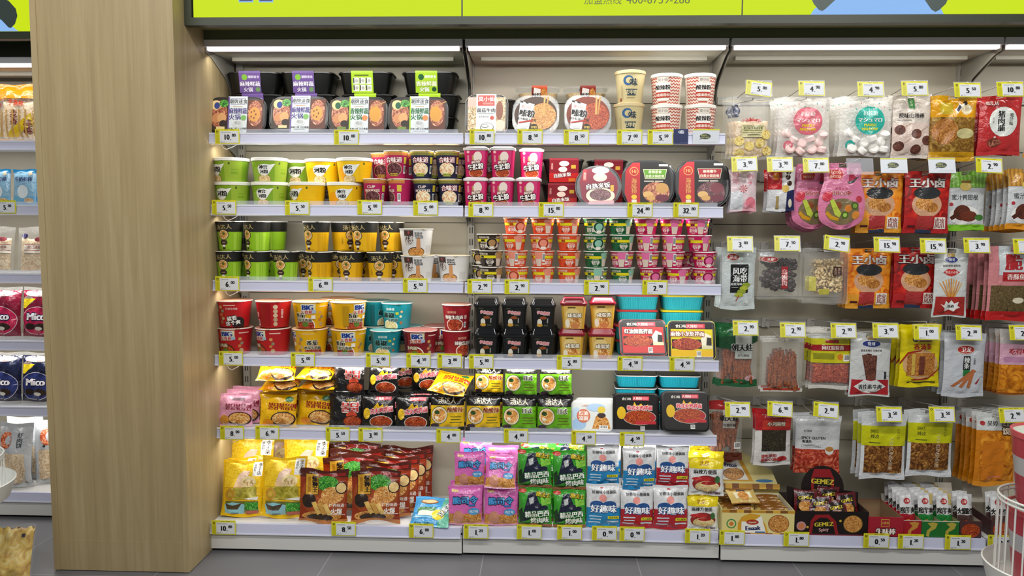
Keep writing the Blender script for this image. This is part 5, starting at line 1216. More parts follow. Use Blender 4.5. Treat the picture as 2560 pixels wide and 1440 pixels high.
# third shelf, column bay
z = DECK[3]
for key, px, py, t, Y, rz, lab in (
    ('lime_cup', 573, 660, 0, 0.071, 4, 'lime cup with black band in lower tier, against the oak column'), ('lime_cup', 643, 660, 0, 0.071, -22, 'lime cup with black band in lower tier, second from the oak column'), ('lime_cup', 715, 660, 0, 0.071, 2, 'lime cup with black band in lower tier, third from the oak column'),
    ('lime_cup', 575, 586, 1, 0.071, 2, 'lime cup with black band in upper tier, against the oak column'), ('lime_cup', 644, 586, 1, 0.071, -26, 'lime cup with black band in upper tier, second from the oak column'), ('lime_cup', 686, 586, 1, 0.184, -80, 'lime cup with black band in upper tier, set back'),
    ('lime_cup', 606, 660, 0, 0.184, 10, 'lime cup behind in lower tier, near the oak column'), ('lime_cup', 686, 660, 0, 0.184, -10, 'lime cup behind in lower tier, under the set back cup'),
    ('gold_cup', 799, 660, 0, 0.071, -34, 'yellow cup with black band in lower tier, nearest the lime cups'), ('gold_cup', 878, 660, 0, 0.071, 0, 'yellow cup with black band in lower tier, second from the lime cups'), ('gold_cup', 951, 660, 0, 0.060, 18, 'yellow cup with black band in lower tier, turned aside near the white cups'),
    ('gold_cup', 792, 586, 1, 0.071, -18, 'yellow cup with black band in upper tier, nearest the lime cups'), ('gold_cup', 859, 588, 1, 0.175, 62, 'yellow cup with black band in upper tier, set back and turned'), ('gold_cup', 912, 588, 1, 0.078, -14, 'yellow cup with black band in upper tier, third from the lime cups'), ('gold_cup', 978, 588, 1, 0.152, -10, 'yellow cup with black band in upper tier, behind the white cup'),
    ('gold_cup', 845, 660, 0, 0.184, 40, 'yellow cup behind in lower tier, second from the lime cups'), ('gold_cup', 925, 660, 0, 0.184, -20, 'yellow cup behind in lower tier, third from the lime cups'), ('gold_cup', 998, 660, 0, 0.174, -10, 'yellow cup behind in lower tier, next to the white cups'),
    ('gold_cup', 774, 588, 0, 0.186, -10, 'yellow cup behind in lower tier, nearest the lime cups')):
    put(key, px, py, Y, z + t * 0.119, lab, rz)
put('white_cup', 1044, 665, 0.078, z, 'white noodle cup with brown label, lower of the stacked two', -8)
put('white_cup', 1041, 603, 0.078, z + 0.106, 'white noodle cup with brown label, upper of the stacked two', -2)
put('white_cup', 1072, 665, 0.214, z, 'white noodle cup peeking out behind the stacked two', 12)
put('white_cup', 1135, 665, 0.12, z, 'white noodle cup with brown label, standing alone by the bay end', -24)
# third shelf, middle bay: four tiers of small bowls
TN = ('bottom', 'second', 'third', 'top')
def bowls(t, Y, lst):
    for key, px, rz, lab in lst: put(key, px, 690 - 41 * t, Y, DECK[3] + 0.0005 + t * 0.0643, '%s noodle bowl, %s tier, %s' % (key.split('_')[0], TN[t], lab), rz)
F, B_ = 0.064, 0.168
bowls(0, F, [('brown_logo', 1228, 0, 'at the front by the shelf post'), ('orange_roundel', 1292, -22, 'nearest the brown bowls with roundel'), ('orange_logo', 1357, -24, 'second from the brown bowls'), ('orange_logo', 1422, 0, 'beside the green bowls'), ('green_bar', 1489, 6, 'showing its barcode'), ('green_logo', 1556, -4, 'logo to the front'),
             ('magenta_roundel', 1628, 10, 'nearest the green bowls with fish roundel'), ('magenta_logo', 1694, -34, 'turned, between two roundel bowls'), ('magenta_roundel', 1761, 2, 'at the shelf end with fish roundel')])
bowls(1, F, [('brown_logo', 1228, -4, 'at the front by the shelf post'), ('orange_bar', 1290, -22, 'nearest the brown bowls showing barcode'), ('orange_bar', 1356, -20, 'second from the brown bowls showing barcode'), ('orange_logo', 1422, 2, 'beside the green bowls'), ('green_logo', 1489, -4, 'logo to the front'),
             ('magenta_bar', 1555, -8, 'standing on a green bowl'), ('magenta_bar', 1618, -16, 'second, showing its barcode'), ('magenta_bar', 1681, -24, 'third, showing its barcode'), ('magenta_roundel', 1761, 8, 'at the shelf end with fish roundel')])
bowls(2, F, [('brown_roundel', 1222, 16, 'with roundel by the shelf post'), ('orange_logo', 1286, -26, 'nearest the brown bowls'), ('orange_roundel', 1354, 4, 'second, with dark roundel'), ('orange_logo', 1422, 12, 'beside the green bowls'), ('green_roundel', 1487, 10, 'with roundel to the front'), ('green_logo', 1555, 4, 'logo to the front'),
             ('magenta_bar', 1620, -16, 'nearest the green bowls'), ('magenta_bar', 1683, -30, 'second, showing its barcode'), ('magenta_logo', 1748, -26, 'third from the green bowls')])
bowls(3, F, [('orange_roundel', 1289, 24, 'nearest the shelf post'), ('orange_logo', 1357, -20, 'second in the orange row'), ('orange_logo', 1420, -14, 'beside the green bowls'), ('green_roundel', 1488, 12, 'with roundel to the front'), ('green_logo', 1551, -8, 'logo to the front'),
             ('magenta_logo', 1615, -36, 'nearest the green bowls'), ('magenta_logo', 1679, -44, 'second from the green bowls'), ('magenta_bar', 1743, 10, 'last of the row, with barcode')])
bowls(0, B_, [('brown_roundel', 1207, -16, 'half hidden behind the front brown bowl'), ('magenta_roundel', 1728, 8, 'behind, filling the gap'), ('magenta_logo', 1660, 0, 'behind, nearest the green bowls')])
bowls(1, B_, [('brown_roundel', 1207, -30, 'half hidden behind the front brown bowl'), ('magenta_roundel', 1728, 0, 'behind the end bowl')])

# fourth shelf, column bay
z = DECK[4]
for key, px, py, t, Y, rz, lab, hh in (
    ('red_big', 588, 852, 0, 0.089, -6, 'red large noodle bucket in lower tier, against the oak column', .11), ('red_big', 684, 852, 0, 0.089, -34, 'red large noodle bucket in lower tier, second from the oak column', .11),
    ('red_big_side', 586, 784, 1, 0.089, -8, 'red large noodle bucket in upper tier, against the oak column', .11), ('red_big_back', 685, 784, 1, 0.092, -4, 'red large noodle bucket in upper tier, turned to its back', .11),
    ('yellow_big_side', 776, 852, 0, 0.079, -4, 'yellow large noodle bucket in lower tier, beside the red ones', .11), ('yellow_big', 872, 852, 0, 0.079, 10, 'yellow large noodle bucket in lower tier, beside the teal ones', .11),
    ('yellow_big', 777, 784, 1, 0.079, 6, 'yellow large noodle bucket in upper tier, beside the red ones', .11), ('yellow_big', 872, 784, 1, 0.079, 54, 'yellow large noodle bucket in upper tier, turned aside by the teal ones', .11),
    ('yellow_big', 846, 840, 0, 0.2125, -36, 'yellow large noodle bucket behind, at the bottom', .11), ('yellow_big', 846, 770, 1, 0.2125, -36, 'yellow large noodle bucket behind, on its twin', .11),
    ('teal_bucket', 965, 855, 0, 0.083, 0, 'teal noodle bucket at the front of the lower tier', .105), ('teal_bucket', 938, 850, 0, 0.214, 20, 'teal noodle bucket behind, next to the yellow ones', .105), ('teal_bucket', 1018, 850, 0, 0.214, -10, 'teal noodle bucket behind, near the dark red ones', .105),
    ('teal_bucket', 938, 780, 1, 0.216, 60, 'teal noodle bucket in upper tier, half hidden by yellow', .105), ('teal_bucket', 993, 780, 1, 0.135, -16, 'teal noodle bucket in upper tier, facing out', .105),
    ('darkred_big', 1050, 852, 0, 0.077, -2, 'dark red large noodle bucket at the front', .106), ('darkred_big', 1092, 850, 0, 0.214, 30, 'dark red large noodle bucket behind its twin', .106),
    ('small_red', 1141, 842, 0, 0.105, 52, 'small dark red noodle cup, lower of the two', .104), ('small_red', 1142, 780, 1, 0.105, 4, 'small dark red noodle cup, upper of the two', .104)):
    if (key, t) == ('darkred_big', 0) and Y > 0.2: px = 1100
    put(key, px, py, Y, z + t * (hh + 0.0005), lab, rz)
# fourth shelf, middle bay
for px, a in ((1219, 'first from the shelf post'), (1287, 'second from the shelf post'), (1358, 'beside the egg yolk buckets')):
    put('black_bucket', px - 2, 852, 0.068, z, 'black square noodle bucket with smoked lid, lower tier, ' + a, rng.uniform(-4, 4))
    put('black_bucket', px, 780, 0.070, z + 0.1195, 'black square noodle bucket with smoked lid, upper tier, ' + a, rng.uniform(-4, 4))
    put('black_bucket', px + 10, 846, 0.184, z, 'black square noodle bucket behind the lower one, ' + a)
for t, px, Y, a in ((0, 1429, .070, 'lower tier, beside the black buckets'), (0, 1502, .068, 'lower tier, beside the turquoise trays'), (1, 1434, .068, 'upper tier, beside the black buckets'), (1, 1505, .100, 'upper tier, beside the turquoise trays')):
    put('yolk_bucket', px, 850 - 70 * t, Y, z + t * 0.1215, 'golden square bucket with maroon lid, ' + a, rng.uniform(-3, 3))
put('yolk_bucket', 1440, 846, 0.188, z, 'golden square bucket behind in lower tier, beside black buckets')
put('yolk_bucket', 1507, 846, 0.205, z, 'golden square bucket behind in lower tier, beside turquoise trays')
for px, key, c in ((1587, 'turq_red', 'red'), (1699, 'turq_yellow', 'yellow')):
    for t in range(4):
        put(key, px + (0, -4, 2, 4)[t], 860 - 38 * t, 0.215, z + t * 0.0618, 'turquoise tray with %s rim, %s tier of its stack' % (c, TN[t]), (0, 2, -1, 1)[t])
lean('tray_red', 1609, 850, 0.105, z, 'turquoise tray tilted forward with red noodle lid', rx=60, rz=2)
lean('tray_yellow', 1733, 846, 0.088, z, 'turquoise tray tilted forward with yellow crayfish lid', rx=74)

# fifth shelf, column bay
z = DECK[5]
def pack(key, px, py, Y, zz, lab, rx=-8, rz=0, ry=0, **k): return put(key, px, py, Y, zz, lab, rz, rx, ry=ry, **k)
pack('buldak_pink', 585, 1025, 0.035, z, 'pink noodle pack at the front beside the oak column', -10, 4)
for i, (px, Y) in enumerate(((602, .092), (614, .155))): pack('buldak_pink', px, 1015, Y, z, 'pink noodle pack %s behind the front pink one' % ('directly', 'farthest')[i], -12, 3, scale=1.04)
pack('buldak_yellow', 694, 1022, 0.03, z, 'yellow noodle pack upright at the front beside the pink packs', -9, 3)
pack('buldak_yellow', 788, 1014, 0.075, z, 'yellow noodle pack upright beside the black packs', -6, -3)
pack('buldak_yellow', 700, 1014, 0.095, z, 'yellow noodle pack upright behind the front yellow one', -8, 2)
pack('buldak_yellow', 790, 1010, 0.135, z, 'yellow noodle pack upright behind, under the lying packs', -6, 2)
for i, (px, py, Y, zz, rz, lab, rx) in enumerate((
    (694, 978, .07, .144, 6, 'yellow noodle pack lying flat, lower one beside the column', -82), (688, 955, .075, .192, 10, 'yellow noodle pack lying flat and tipped up, top one beside the column', -66),
    (788, 966, .09, .144, -2, 'yellow noodle pack lying flat, lower one beside the black packs', -84), (780, 940, .09, .190, -4, 'yellow noodle pack lying flat, top one beside the black packs', -76))):
    put('buldak_yellow', px, py, Y - 0.06, z + zz, lab, rz, rx)
pack('buldak_black', 865, 1025, 0.035, z, 'black noodle pack with big red Korean letters, lower', -7, 2)
pack('buldak_black', 872, 945, 0.050, z + 0.139, 'black noodle pack with big red Korean letters, upper', -8, 2, scale=0.9)
pack('buldak_black', 880, 1020, 0.105, z, 'black noodle pack behind the lower red lettered one', -6, 2)
pack('fire_black', 945, 1028, 0.032, z, 'black fire noodle pack in lower row, beside the red lettered pack', -7, 2)
pack('fire_black', 1031, 1030, 0.025, z, 'black fire noodle pack in lower row, beside the yellow soup pack', -9, 4)
pack('fire_black', 958, 950, 0.055, z + 0.137, 'black fire noodle pack in upper row, leaning at the front', -8, -6, scale=0.92)
pack('fire_black', 1066, 945, 0.150, z + 0.130, 'black fire noodle pack in upper row, behind the tilted yellow pack', -6, 0, scale=0.92)
pack('fire_black', 1010, 945, 0.205, z + 0.128, 'black fire noodle pack in upper row, wedged in the middle', -6, 12, scale=0.92)
pack('fire_black', 955, 1020, 0.098, z, 'black fire noodle pack behind in lower row, second', -7, 2)
pack('fire_black', 1040, 1020, 0.094, z, 'black fire noodle pack behind in lower row, third', -7, 2)
put('buldak_yellow', 1113, 985, 0.005, z + 0.146, 'yellow noodle pack lying tilted on top of the soup packs', -12, -66, ry=6)
pack('soup_yellow', 1118, 1030, 0.032, z, 'yellow soup noodle pack with black top, under the tilted pack', -8, 2)
pack('soup_yellow', 1122, 1025, 0.10, z, 'yellow soup noodle pack behind, under the tilted pack', -8, 2)
# fifth shelf, middle bay
pack('soup_yellow', 1208, 1028, 0.032, z, 'yellow soup noodle pack with black top, in the middle bay', -8, 2)
pack('soup_yellow', 1220, 1020, 0.10, z, 'yellow soup noodle pack behind, in the middle bay', -8, 2)
pack('soup_yellow', 1222, 948, 0.085, z + 0.134, 'yellow soup noodle pack stacked above beside the green packs', -8, -4, scale=0.85)
pack('soup_green', 1298, 1035, 0.030, z, 'green soup noodle pack in lower row, beside the yellow one', -8, 2)
pack('soup_green', 1386, 1035, 0.030, z, 'green soup noodle pack in lower row, beside the pale tray', -8, 0)
pack('soup_green', 1302, 960, 0.050, z + 0.133, 'green soup noodle pack in upper row, beside the yellow one', -7, -2, scale=0.95)
pack('soup_green', 1390, 960, 0.055, z + 0.133, 'green soup noodle pack in upper row, at the open end', -7, 4, scale=0.95)
pack('soup_green', 1306, 1025, 0.098, z, 'green soup noodle pack behind in lower row, near the yellow', -6, 2)
pack('soup_green', 1392, 1025, 0.098, z, 'green soup noodle pack behind in lower row, at the end', -6, 2)
lean('pale_tray', 1482, 1042, 0.085, z, 'pale blue cold noodle tray standing at the front', rx=76)
lean('pale_tray', 1490, 1025, 0.14, z, 'pale blue cold noodle tray standing behind its twin', rx=80)
for px, c in ((1586, 'nearer the pale trays'), (1692, 'nearer the peg hooks')):
    for t in range(4):
        put('turq_black', px + (-4, -3, 0, 2)[t], 1060 - 34 * t, 0.215, z + t * 0.0535, 'bright blue tray with black lid, %s tier, %s' % (TN[t], c), (1, 2, -1, 0)[t])
lean('black_tray', 1593, 1030, 0.090, z, 'black fire noodle tray standing at the front, beside the pale tray', rx=80)
lean('black_tray', 1718, 1045, 0.054, z + 0.0185, 'black fire noodle tray standing frontmost, at the shelf end', rx=72)
lean('black_tray', 1712, 1030, 0.124, z, 'black fire noodle tray tucked behind the frontmost one', rx=80)

# base deck, column bay
z = BASE
pack('snail_bag', 602, 1232, -0.012, z, 'yellow snail noodle bag at the front beside the oak column', -14, 2)
pack('snail_bag_b', 706, 1222, -0.022, z, 'yellow snail noodle bag at the front beside the brown bags', -10, -2, scale=1.08)
pack('snail_bag', 622, 1150, 0.13, z + 0.02, 'yellow snail noodle bag at the back against the column', -8, 2, scale=1.16)
pack('snail_bag_b', 690, 1150, 0.215, z + 0.02, 'yellow snail noodle bag at the back, in the middle', -6, 2, scale=1.2)
pack('snail_bag', 762, 1160, 0.14, z + 0.02, 'yellow snail noodle bag at the back beside the brown bags', -6, -4, scale=1.16)
pack('snail_bag_b', 588, 1250, 0.055, z, 'yellow snail noodle bag squeezed between column and front bag', -16, 3, scale=0.95)
pack('brown_bag', 806, 1240, -0.058, z, 'brown spicy noodle bag at the front beside the yellow bags', -10, 0)
pack('brown_bag_b', 938, 1240, -0.050, z, 'brown spicy noodle bag at the front beside the blue pouch', -10, 3)
for i, (px, Y, rz) in enumerate(((962, .012, 4), (984, .072, 4), (1002, .132, 4), (1018, .192, 4))):
    pack('brown_bag', px, 1225, Y, z, 'brown spicy noodle bag, %s behind the front one by the pouch' % ORD[i], -9, rz, scale=1.06 + 0.02 * i)
pack('brown_bag_b', 872, 1215, 0.042, z, 'brown spicy noodle bag behind, between the two front ones', -9, 4, scale=1.12)
pack('brown_bag_b', 878, 1190, 0.162, z, 'brown spicy noodle bag at the back with curled top', -9, 4, scale=1.22)
pack('brown_bag', 890, 1195, 0.102, z, 'brown spicy noodle bag in the middle of the pile', -9, 4, scale=1.16)
put('blue_pouch', 1071, 1288, -0.080, z, 'flat blue noodle pouch lying on the base deck', -4, -62)
# base deck, middle bay
for key, px, py, Y, zz, rx, rz, s, lab in (
    ('pink_snack', 1163, 1258, -0.045, 0, -8, 2, 1, 'pink snack pack in lower row, nearest the blue pouch'), ('pink_snack', 1252, 1262, -0.045, 0, -8, 0, 1, 'pink snack pack in lower row, beside the green packs'),
    ('pink_snack', 1174, 1170, -0.02, .148, -8, 3, .9, 'pink snack pack in upper row, nearest the blue pouch'), ('pink_snack', 1254, 1165, 0.035, .148, -6, -3, .98, 'pink snack pack in upper row, set back by the green packs'), ('pink_snack', 1250, 1190, -0.055, .150, -30, -4, .9, 'pink snack pack slumped forward above the lower row'),
    ('pink_snack', 1190, 1160, 0.085, .160, -6, 4, 1.0, 'pink snack pack at the back touching the shelf above'), ('pink_snack', 1168, 1250, 0.02, 0, -8, 2, 1, 'pink snack pack behind in lower row, near the pouch'), ('pink_snack', 1258, 1255, 0.02, 0, -8, 2, 1, 'pink snack pack behind in lower row, near the green packs'),
    ('green_snack', 1338, 1265, -0.045, 0, -8, 0, 1, 'green snack pack in lower row, beside the pink ones'), ('green_snack', 1424, 1270, -0.045, 0, -9, 3, .96, 'green snack pack in lower row, beside the blue ones'),
    ('green_snack', 1337, 1167, -0.015, .146, -7, 2, 1.02, 'green snack pack in upper row, beside the pink ones'), ('green_snack', 1425, 1172, -0.018, .142, -7, 5, 1.02, 'green snack pack in upper row, beside the blue ones'),
    ('green_snack', 1346, 1160, 0.04, .150, -6, 0, 1.06, 'green snack pack behind in upper row, beside pink'), ('green_snack', 1420, 1160, 0.085, .150, -6, 0, 1.06, 'green snack pack behind in upper row, beside blue'),
    ('green_snack', 1346, 1255, 0.02, 0, -8, 0, 1, 'green snack pack behind in lower row, beside pink'), ('green_snack', 1426, 1255, 0.02, 0, -8, 0, 1, 'green snack pack behind in lower row, beside blue'),
    ('blue_snack', 1509, 1258, -0.04, 0, -8, 0, 1, 'white and blue snack pack in lower row'), ('red_snack', 1593, 1264, -0.046, 0, -8, 0, .96, 'white and red snack pack in lower row, beside the blue one'), ('red_snack', 1678, 1268, -0.05, 0, -9, 2, 1.0, 'white and red snack pack in lower row, beside chilli packs'),
    ('blue_snack', 1508, 1165, -0.005, .158, -7, 0, .94, 'white and blue snack pack in upper row, beside the green packs'), ('blue_snack', 1599, 1166, -0.025, .150, -6, 5, .96, 'white and blue snack pack in upper row, in the middle'), ('red_snack', 1682, 1163, -0.01, .158, -7, -2, .94, 'white and red snack pack in upper row'),
    ('blue_snack', 1512, 1160, 0.05, .160, -5, 3, 1.0, 'white and blue snack pack behind in upper row, beside green'), ('blue_snack', 1600, 1155, 0.05, .160, -5, 3, 1.0, 'white and blue snack pack behind in upper row, in the middle'), ('red_snack', 1684, 1155, 0.05, .160, -5, 2, .98, 'white and red snack pack behind in upper row'),
    ('blue_snack', 1512, 1250, 0.03, 0, -6, 2, 1, 'white and blue snack pack behind in lower row'), ('red_snack', 1598, 1250, 0.03, 0, -6, 2, 1, 'white and red snack pack behind in lower row, beside blue'), ('red_snack', 1684, 1250, 0.03, 0, -6, 2, 1, 'white and red snack pack behind in lower row, by chilli packs'),
    ('chilli_pack', 1757, 1282, -0.05, 0, -6, 0, 1, 'chilli noodle pack with yellow top at the front, lower'), ('chilli_pack', 1766, 1190, -0.02, .128, -8, -3, 1.12, 'chilli noodle pack with yellow top at the front, upper'),
    ('chilli_pack', 1758, 1270, 0.01, 0, -6, 2, 1, 'chilli noodle pack behind the lower front one'), ('chilli_pack', 1766, 1175, 0.045, .128, -7, 2, 1.18, 'chilli noodle pack behind the upper front one'), ('chilli_pack', 1758, 1165, 0.105, .128, -7, 2, 1.2, 'chilli noodle pack at the very back')):
    put(key, px, py, Y, z + zz, lab, rz, rx, scale=s)
# ------------------------------------------------------------------ peg bags
OV = lambda u, v, s: [('E', u, v, 0.17 * s, 0.055 * s, '#d8c8b8'), ('E', u, v, 0.155 * s, 0.045 * s, '#b02a2c'), ('T', '卫龙', u, v, 0.065 * s, '#f0e4dc', {'b': 0.04})]
PB = dict(nu=22, nv=26, hole=True, vt=0.075)
bag('cookie', 'snack_bag', 'snack bag', 0.172, 0.236, 0.034, 'film_clear', [('R', 0.0, 0.955, 1, 0.965, '#cfc8b0'), ('R', 0.26, 0.36, 0.80, 0.56, '#d8d0a0'), ('R', 0.28, 0.535, 0.78, 0.542, '#4a4a2a'), ('R', 0.28, 0.435, 0.78, 0.442, '#4a4a2a'), ('T', '麦己咸蛋黄麦芽饼', 0.53, 0.505, 0.05, '#3a4a2a', {'b': 0.02, 'sx': 0.82}), ('R', 0.32, 0.46, 0.74, 0.475, '#8a8a50'), ('R', 0.40, 0.39, 0.7, 0.405, '#5a5a3a'), ('T', 'ddung', 0.56, 0.635, 0.085, '#c03a34', {'b': 0.05}),
    ('E', 0.14, 0.78, 0.085, 0.06, '#2a3048'), ('R', 0.10, 0.68, 0.18, 0.88, '#2a3048'), ('E', 0.14, 0.78, 0.06, 0.042, '#4a5068')] + [('E', x, y, 0.115, 0.075, 'food:cookie') for x, y in ((0.22, 0.30), (0.46, 0.22), (0.70, 0.27), (0.24, 0.10), (0.84, 0.40), (0.88, 0.14))], seed=31, fill=('cracker', 0.1, 0.9, 0.06, 0.62), seal='film_clear', wr=0.002, **PB)
for key, c, c2, mc, sp in (('marsh_pink', '#d8707e', '#e8c020', '#f4d4d0', 33), ('marsh_teal', '#2fae9e', '#d8d838', '#f4f2ec', 34)):
    sl = [(0.30, 0.28, 20, 30), (0.46, 0.22, 80, 10), (0.62, 0.30, 10, -20), (0.78, 0.24, 60, 70), (0.24, 0.13, 80, 0), (0.44, 0.09, 20, 40), (0.66, 0.12, 70, -30), (0.84, 0.12, 10, 10), (0.86, 0.36, 40, 0), (0.17, 0.38, 50, 60)]
    bag(key, 'snack_bag', 'snack bag', 0.204, 0.226, 0.042, 'milky', [('E', 0.55, 0.59, 0.285, 0.235, c), ('T', '棉花糖', 0.55, 0.71, 0.085, '#f0d0cc' if key == 'marsh_pink' else '#c8ece4', {'b': 0.03}), ('T', 'マシュマロ', 0.55, 0.60, 0.085, '#f6ece8', {'b': 0.05}), ('T', 'MARSH', 0.55, 0.515, 0.065, c2, {'b': 0.06}), ('T', 'MALLOW', 0.55, 0.45, 0.065, c2, {'b': 0.06}), ('E', 0.19, 0.19, 0.085, 0.075, c), ('T', '香味', 0.19, 0.19, 0.05, '#f0dcd8', {'b': 0.01})] +
        [('E', 0.06 + 0.11 * i, 0.88 - 0.05 * (i % 3), 0.013, 0.011, ('#58a090', '#d88890')[i % 2]) for i in range(9)], seed=sp, seal='milky', wr=0.002, extra=lambda s, sl=sl, mc=mc: pieces('marshmallow', sl, 0.019, 0.026, mc, s, 0.042), **PB)
bag('hawthorn', 'snack_bag', 'snack bag', 0.146, 0.245, 0.030, '#d2c8bc', [('P', [(0.38, 0.98), (0.54, 0.98), (0.56, 0.76), (0.42, 0.77)], '#3f8a48'), ('T', '三公山', 0.47, 0.875, 0.05, '#d8e8d0', {'vert': True, 'b': 0.02}), ('T', '原味山楂棒', 0.48, 0.66, 0.085, '#2a2624', {'b': 0.03, 'sx': 0.95}), ('R', 0.1, 0.585, 0.5, 0.595, '#8a8078'), ('R', 0, 0.06, 1, 0.54, '#d8c4b8')] + [o for x, y in ((0.18, 0.44), (0.62, 0.38), (0.16, 0.19), (0.62, 0.14), (0.92, 0.28)) for o in (('P', [(x, y), (x + 0.3, y + 0.12), (x + 0.32, y + 0.105), (x + 0.02, y - 0.015)], '#b8a090'), ('E', x, y, 0.14, 0.075, 'food:choc'))], seed=35, stand=True, **PB)
bag('wing', 'snack_bag', 'snack bag', 0.176, 0.242, 0.034, '#c89414', [('R', 0.0, 0.14, 1, 0.68, 'food:wing'), ('R', 0.0, 0.67, 1, 0.94, '#d6980e'), ('E', 0.3, 0.45, 0.28, 0.2, 'food:skin'), ('E', 0.75, 0.42, 0.2, 0.08, '#c8c088'), ('R', 0.18, 0.72, 0.46, 0.90, '#b8a028'), ('E', 0.76, 0.80, 0.13, 0.09, '#d8cca8'), ('C', 0.76, 0.90, 0.035, '#2a2018'), ('P', [(0.50, 0.78), (0.62, 0.90), (0.68, 0.84), (0.55, 0.72)], '#e8e0d8'), ('P', [(0.53, 0.78), (0.61, 0.87), (0.65, 0.83), (0.57, 0.75)], '#4a4a58')], seed=36, wr=0.003, film='film', **PB)
bag('pork', 'snack_bag', 'snack bag', 0.162, 0.222, 0.026, '#b62a2c', [('E', 0.55, 0.56, 0.34, 0.25, '#dce0da'), ('T', '猪肉脯', 0.50, 0.57, 0.125, '#1c1c1c', {'vert': True, 'b': 0.04}), ('T', '蜜汁味', 0.74, 0.60, 0.075, '#2a2a2a', {'vert': True, 'b': 0.03}), ('T', '好口味', 0.31, 0.58, 0.035, '#3a3a3a', {'vert': True, 'b': 0.0}), ('T', '嗯乱坊', 0.28, 0.87, 0.075, '#e8c8c0', {'b': 0.03, 'out': '#8a1a1c', 'ow': 0.04}), ('E', 0.35, 0.21, 0.16, 0.075, 'food:meat'), ('E', 0.36, 0.30, 0.03, 0.015, '#e8dcd0')], seed=37, **PB)
bag('stick_pack', 'snack_bag', 'snack bag', 0.104, 0.166, 0.024, '#dcc8cc', [('R', 0, 0.05, 0.46, 0.45, '#d2d6da'), ('R', 0.5, 0.0, 0.98, 0.22, '#e0a0ac'), ('E', 0.76, 0.20, 0.2, 0.13, '#d87888'), ('E', 0.46, 0.52, 0.15, 0.09, '#e8d0d0')] + [('P', [(0.46, 0.52), (0.46 + 0.15 * math.cos(a), 0.52 + 0.09 * math.sin(a)), (0.46 + 0.15 * math.cos(a + 0.3), 0.52 + 0.09 * math.sin(a + 0.3))], '#c85868') for a in [i * 0.785 for i in range(8)]] + [('T', '好吃', 0.18, 0.77, 0.16, '#d8909c', {'vert': True, 'b': 0.02}), ('E', 0.72, 0.8, 0.12, 0.07, '#e8b0c0'), ('E', 0.7, 0.66, 0.08, 0.04, '#d88898')], seed=38, **PB)
bag('candy_pack', 'snack_bag', 'snack bag', 0.104, 0.166, 0.026, '#d0d2d4', [('R', 0, 0.50, 0.52, 1, '#b81f24'), ('P', [(0.50, 1.0), (1, 1), (1, 0.5), (0.62, 0.45)], '#e0e0de'), ('E', 0.30, 0.80, 0.12, 0.09, '#d88030'), ('P', [(0.68, 0), (1, 0), (1, 0.5), (0.72, 0.45)], '#1f2450'), ('C', 0.76, 0.90, 0.06, '#3a2018'), ('C', 0.74, 0.78, 0.06, '#3a2018'), ('C', 0.80, 0.64, 0.06, '#3a2018'), ('C', 0.66, 0.52, 0.085, '#d8b860'), ('R', 0.32, 0.05, 0.42, 0.35, '#a08a50'), ('E', 0.84, 0.18, 0.07, 0.10, '#d8d0b8')], seed=39, **PB)
drop = lambda v: 0.80 + 0.22 * math.sin(min(1, max(0, (0.72 - v) / 0.72)) * math.pi) - (0.62 * max(0, (0.16 - v) / 0.16) ** 2) - 0.06 * (v > 0.9)
bag('gummy', 'snack_bag', 'snack bag', 0.180, 0.252, 0.026, '#d27a9c', [('E', 0.5, 0.27, 0.36, 0.20, '#7a6a4a'), ('P', [(0.12, 0.90), (0.45, 0.90), (0.50, 0.83), (0.45, 0.76), (0.12, 0.76)], '#b83028'), ('T', 'GOOD', 0.30, 0.86, 0.06, '#e8b8a8', {'b': 0.04}), ('T', 'NOOD', 0.30, 0.80, 0.06, '#e8b8a8', {'b': 0.04}), ('P', [(0.64, 0.72), (0.66, 0.90), (0.86, 0.78)], '#a82a44'), ('P', [(0.60, 0.72), (0.64, 0.69), (0.78, 0.71), (0.92, 0.80), (0.86, 0.79), (0.76, 0.74)], '#3a4a48'), ('T', 'キラキラ', 0.46, 0.615, 0.055, '#b84a60', {'b': 0.02}), ('T', '核核QQ糖', 0.46, 0.55, 0.07, '#a82c34', {'b': 0.04, 'out': '#f0d8dc', 'ow': 0.05})] +
    [('C', x, y, r, c) for x, y, r, c in ((0.16, 0.50, 0.075, '#c8384a'), (0.62, 0.32, 0.055, '#c8782c'), (0.76, 0.36, 0.06, '#4a5a20'), (0.76, 0.36, 0.035, '#7a9a40'), (0.80, 0.22, 0.06, '#d88a38'), (0.56, 0.22, 0.055, '#4a6a20'), (0.56, 0.22, 0.03, '#a8c860'), (0.40, 0.36, 0.06, '#8a4a2c'), (0.86, 0.46, 0.05, '#b83a44'))] + [('P', [(0.14, 0.24), (0.22, 0.16), (0.42, 0.13), (0.44, 0.17), (0.28, 0.21), (0.18, 0.28)], '#c8921c'), ('P', [(0.22, 0.44), (0.30, 0.46), (0.48, 0.24), (0.44, 0.18), (0.34, 0.22)], '#b8c848')], seed=40, vs=0.03, outline=drop, wave=0.0, **PB)
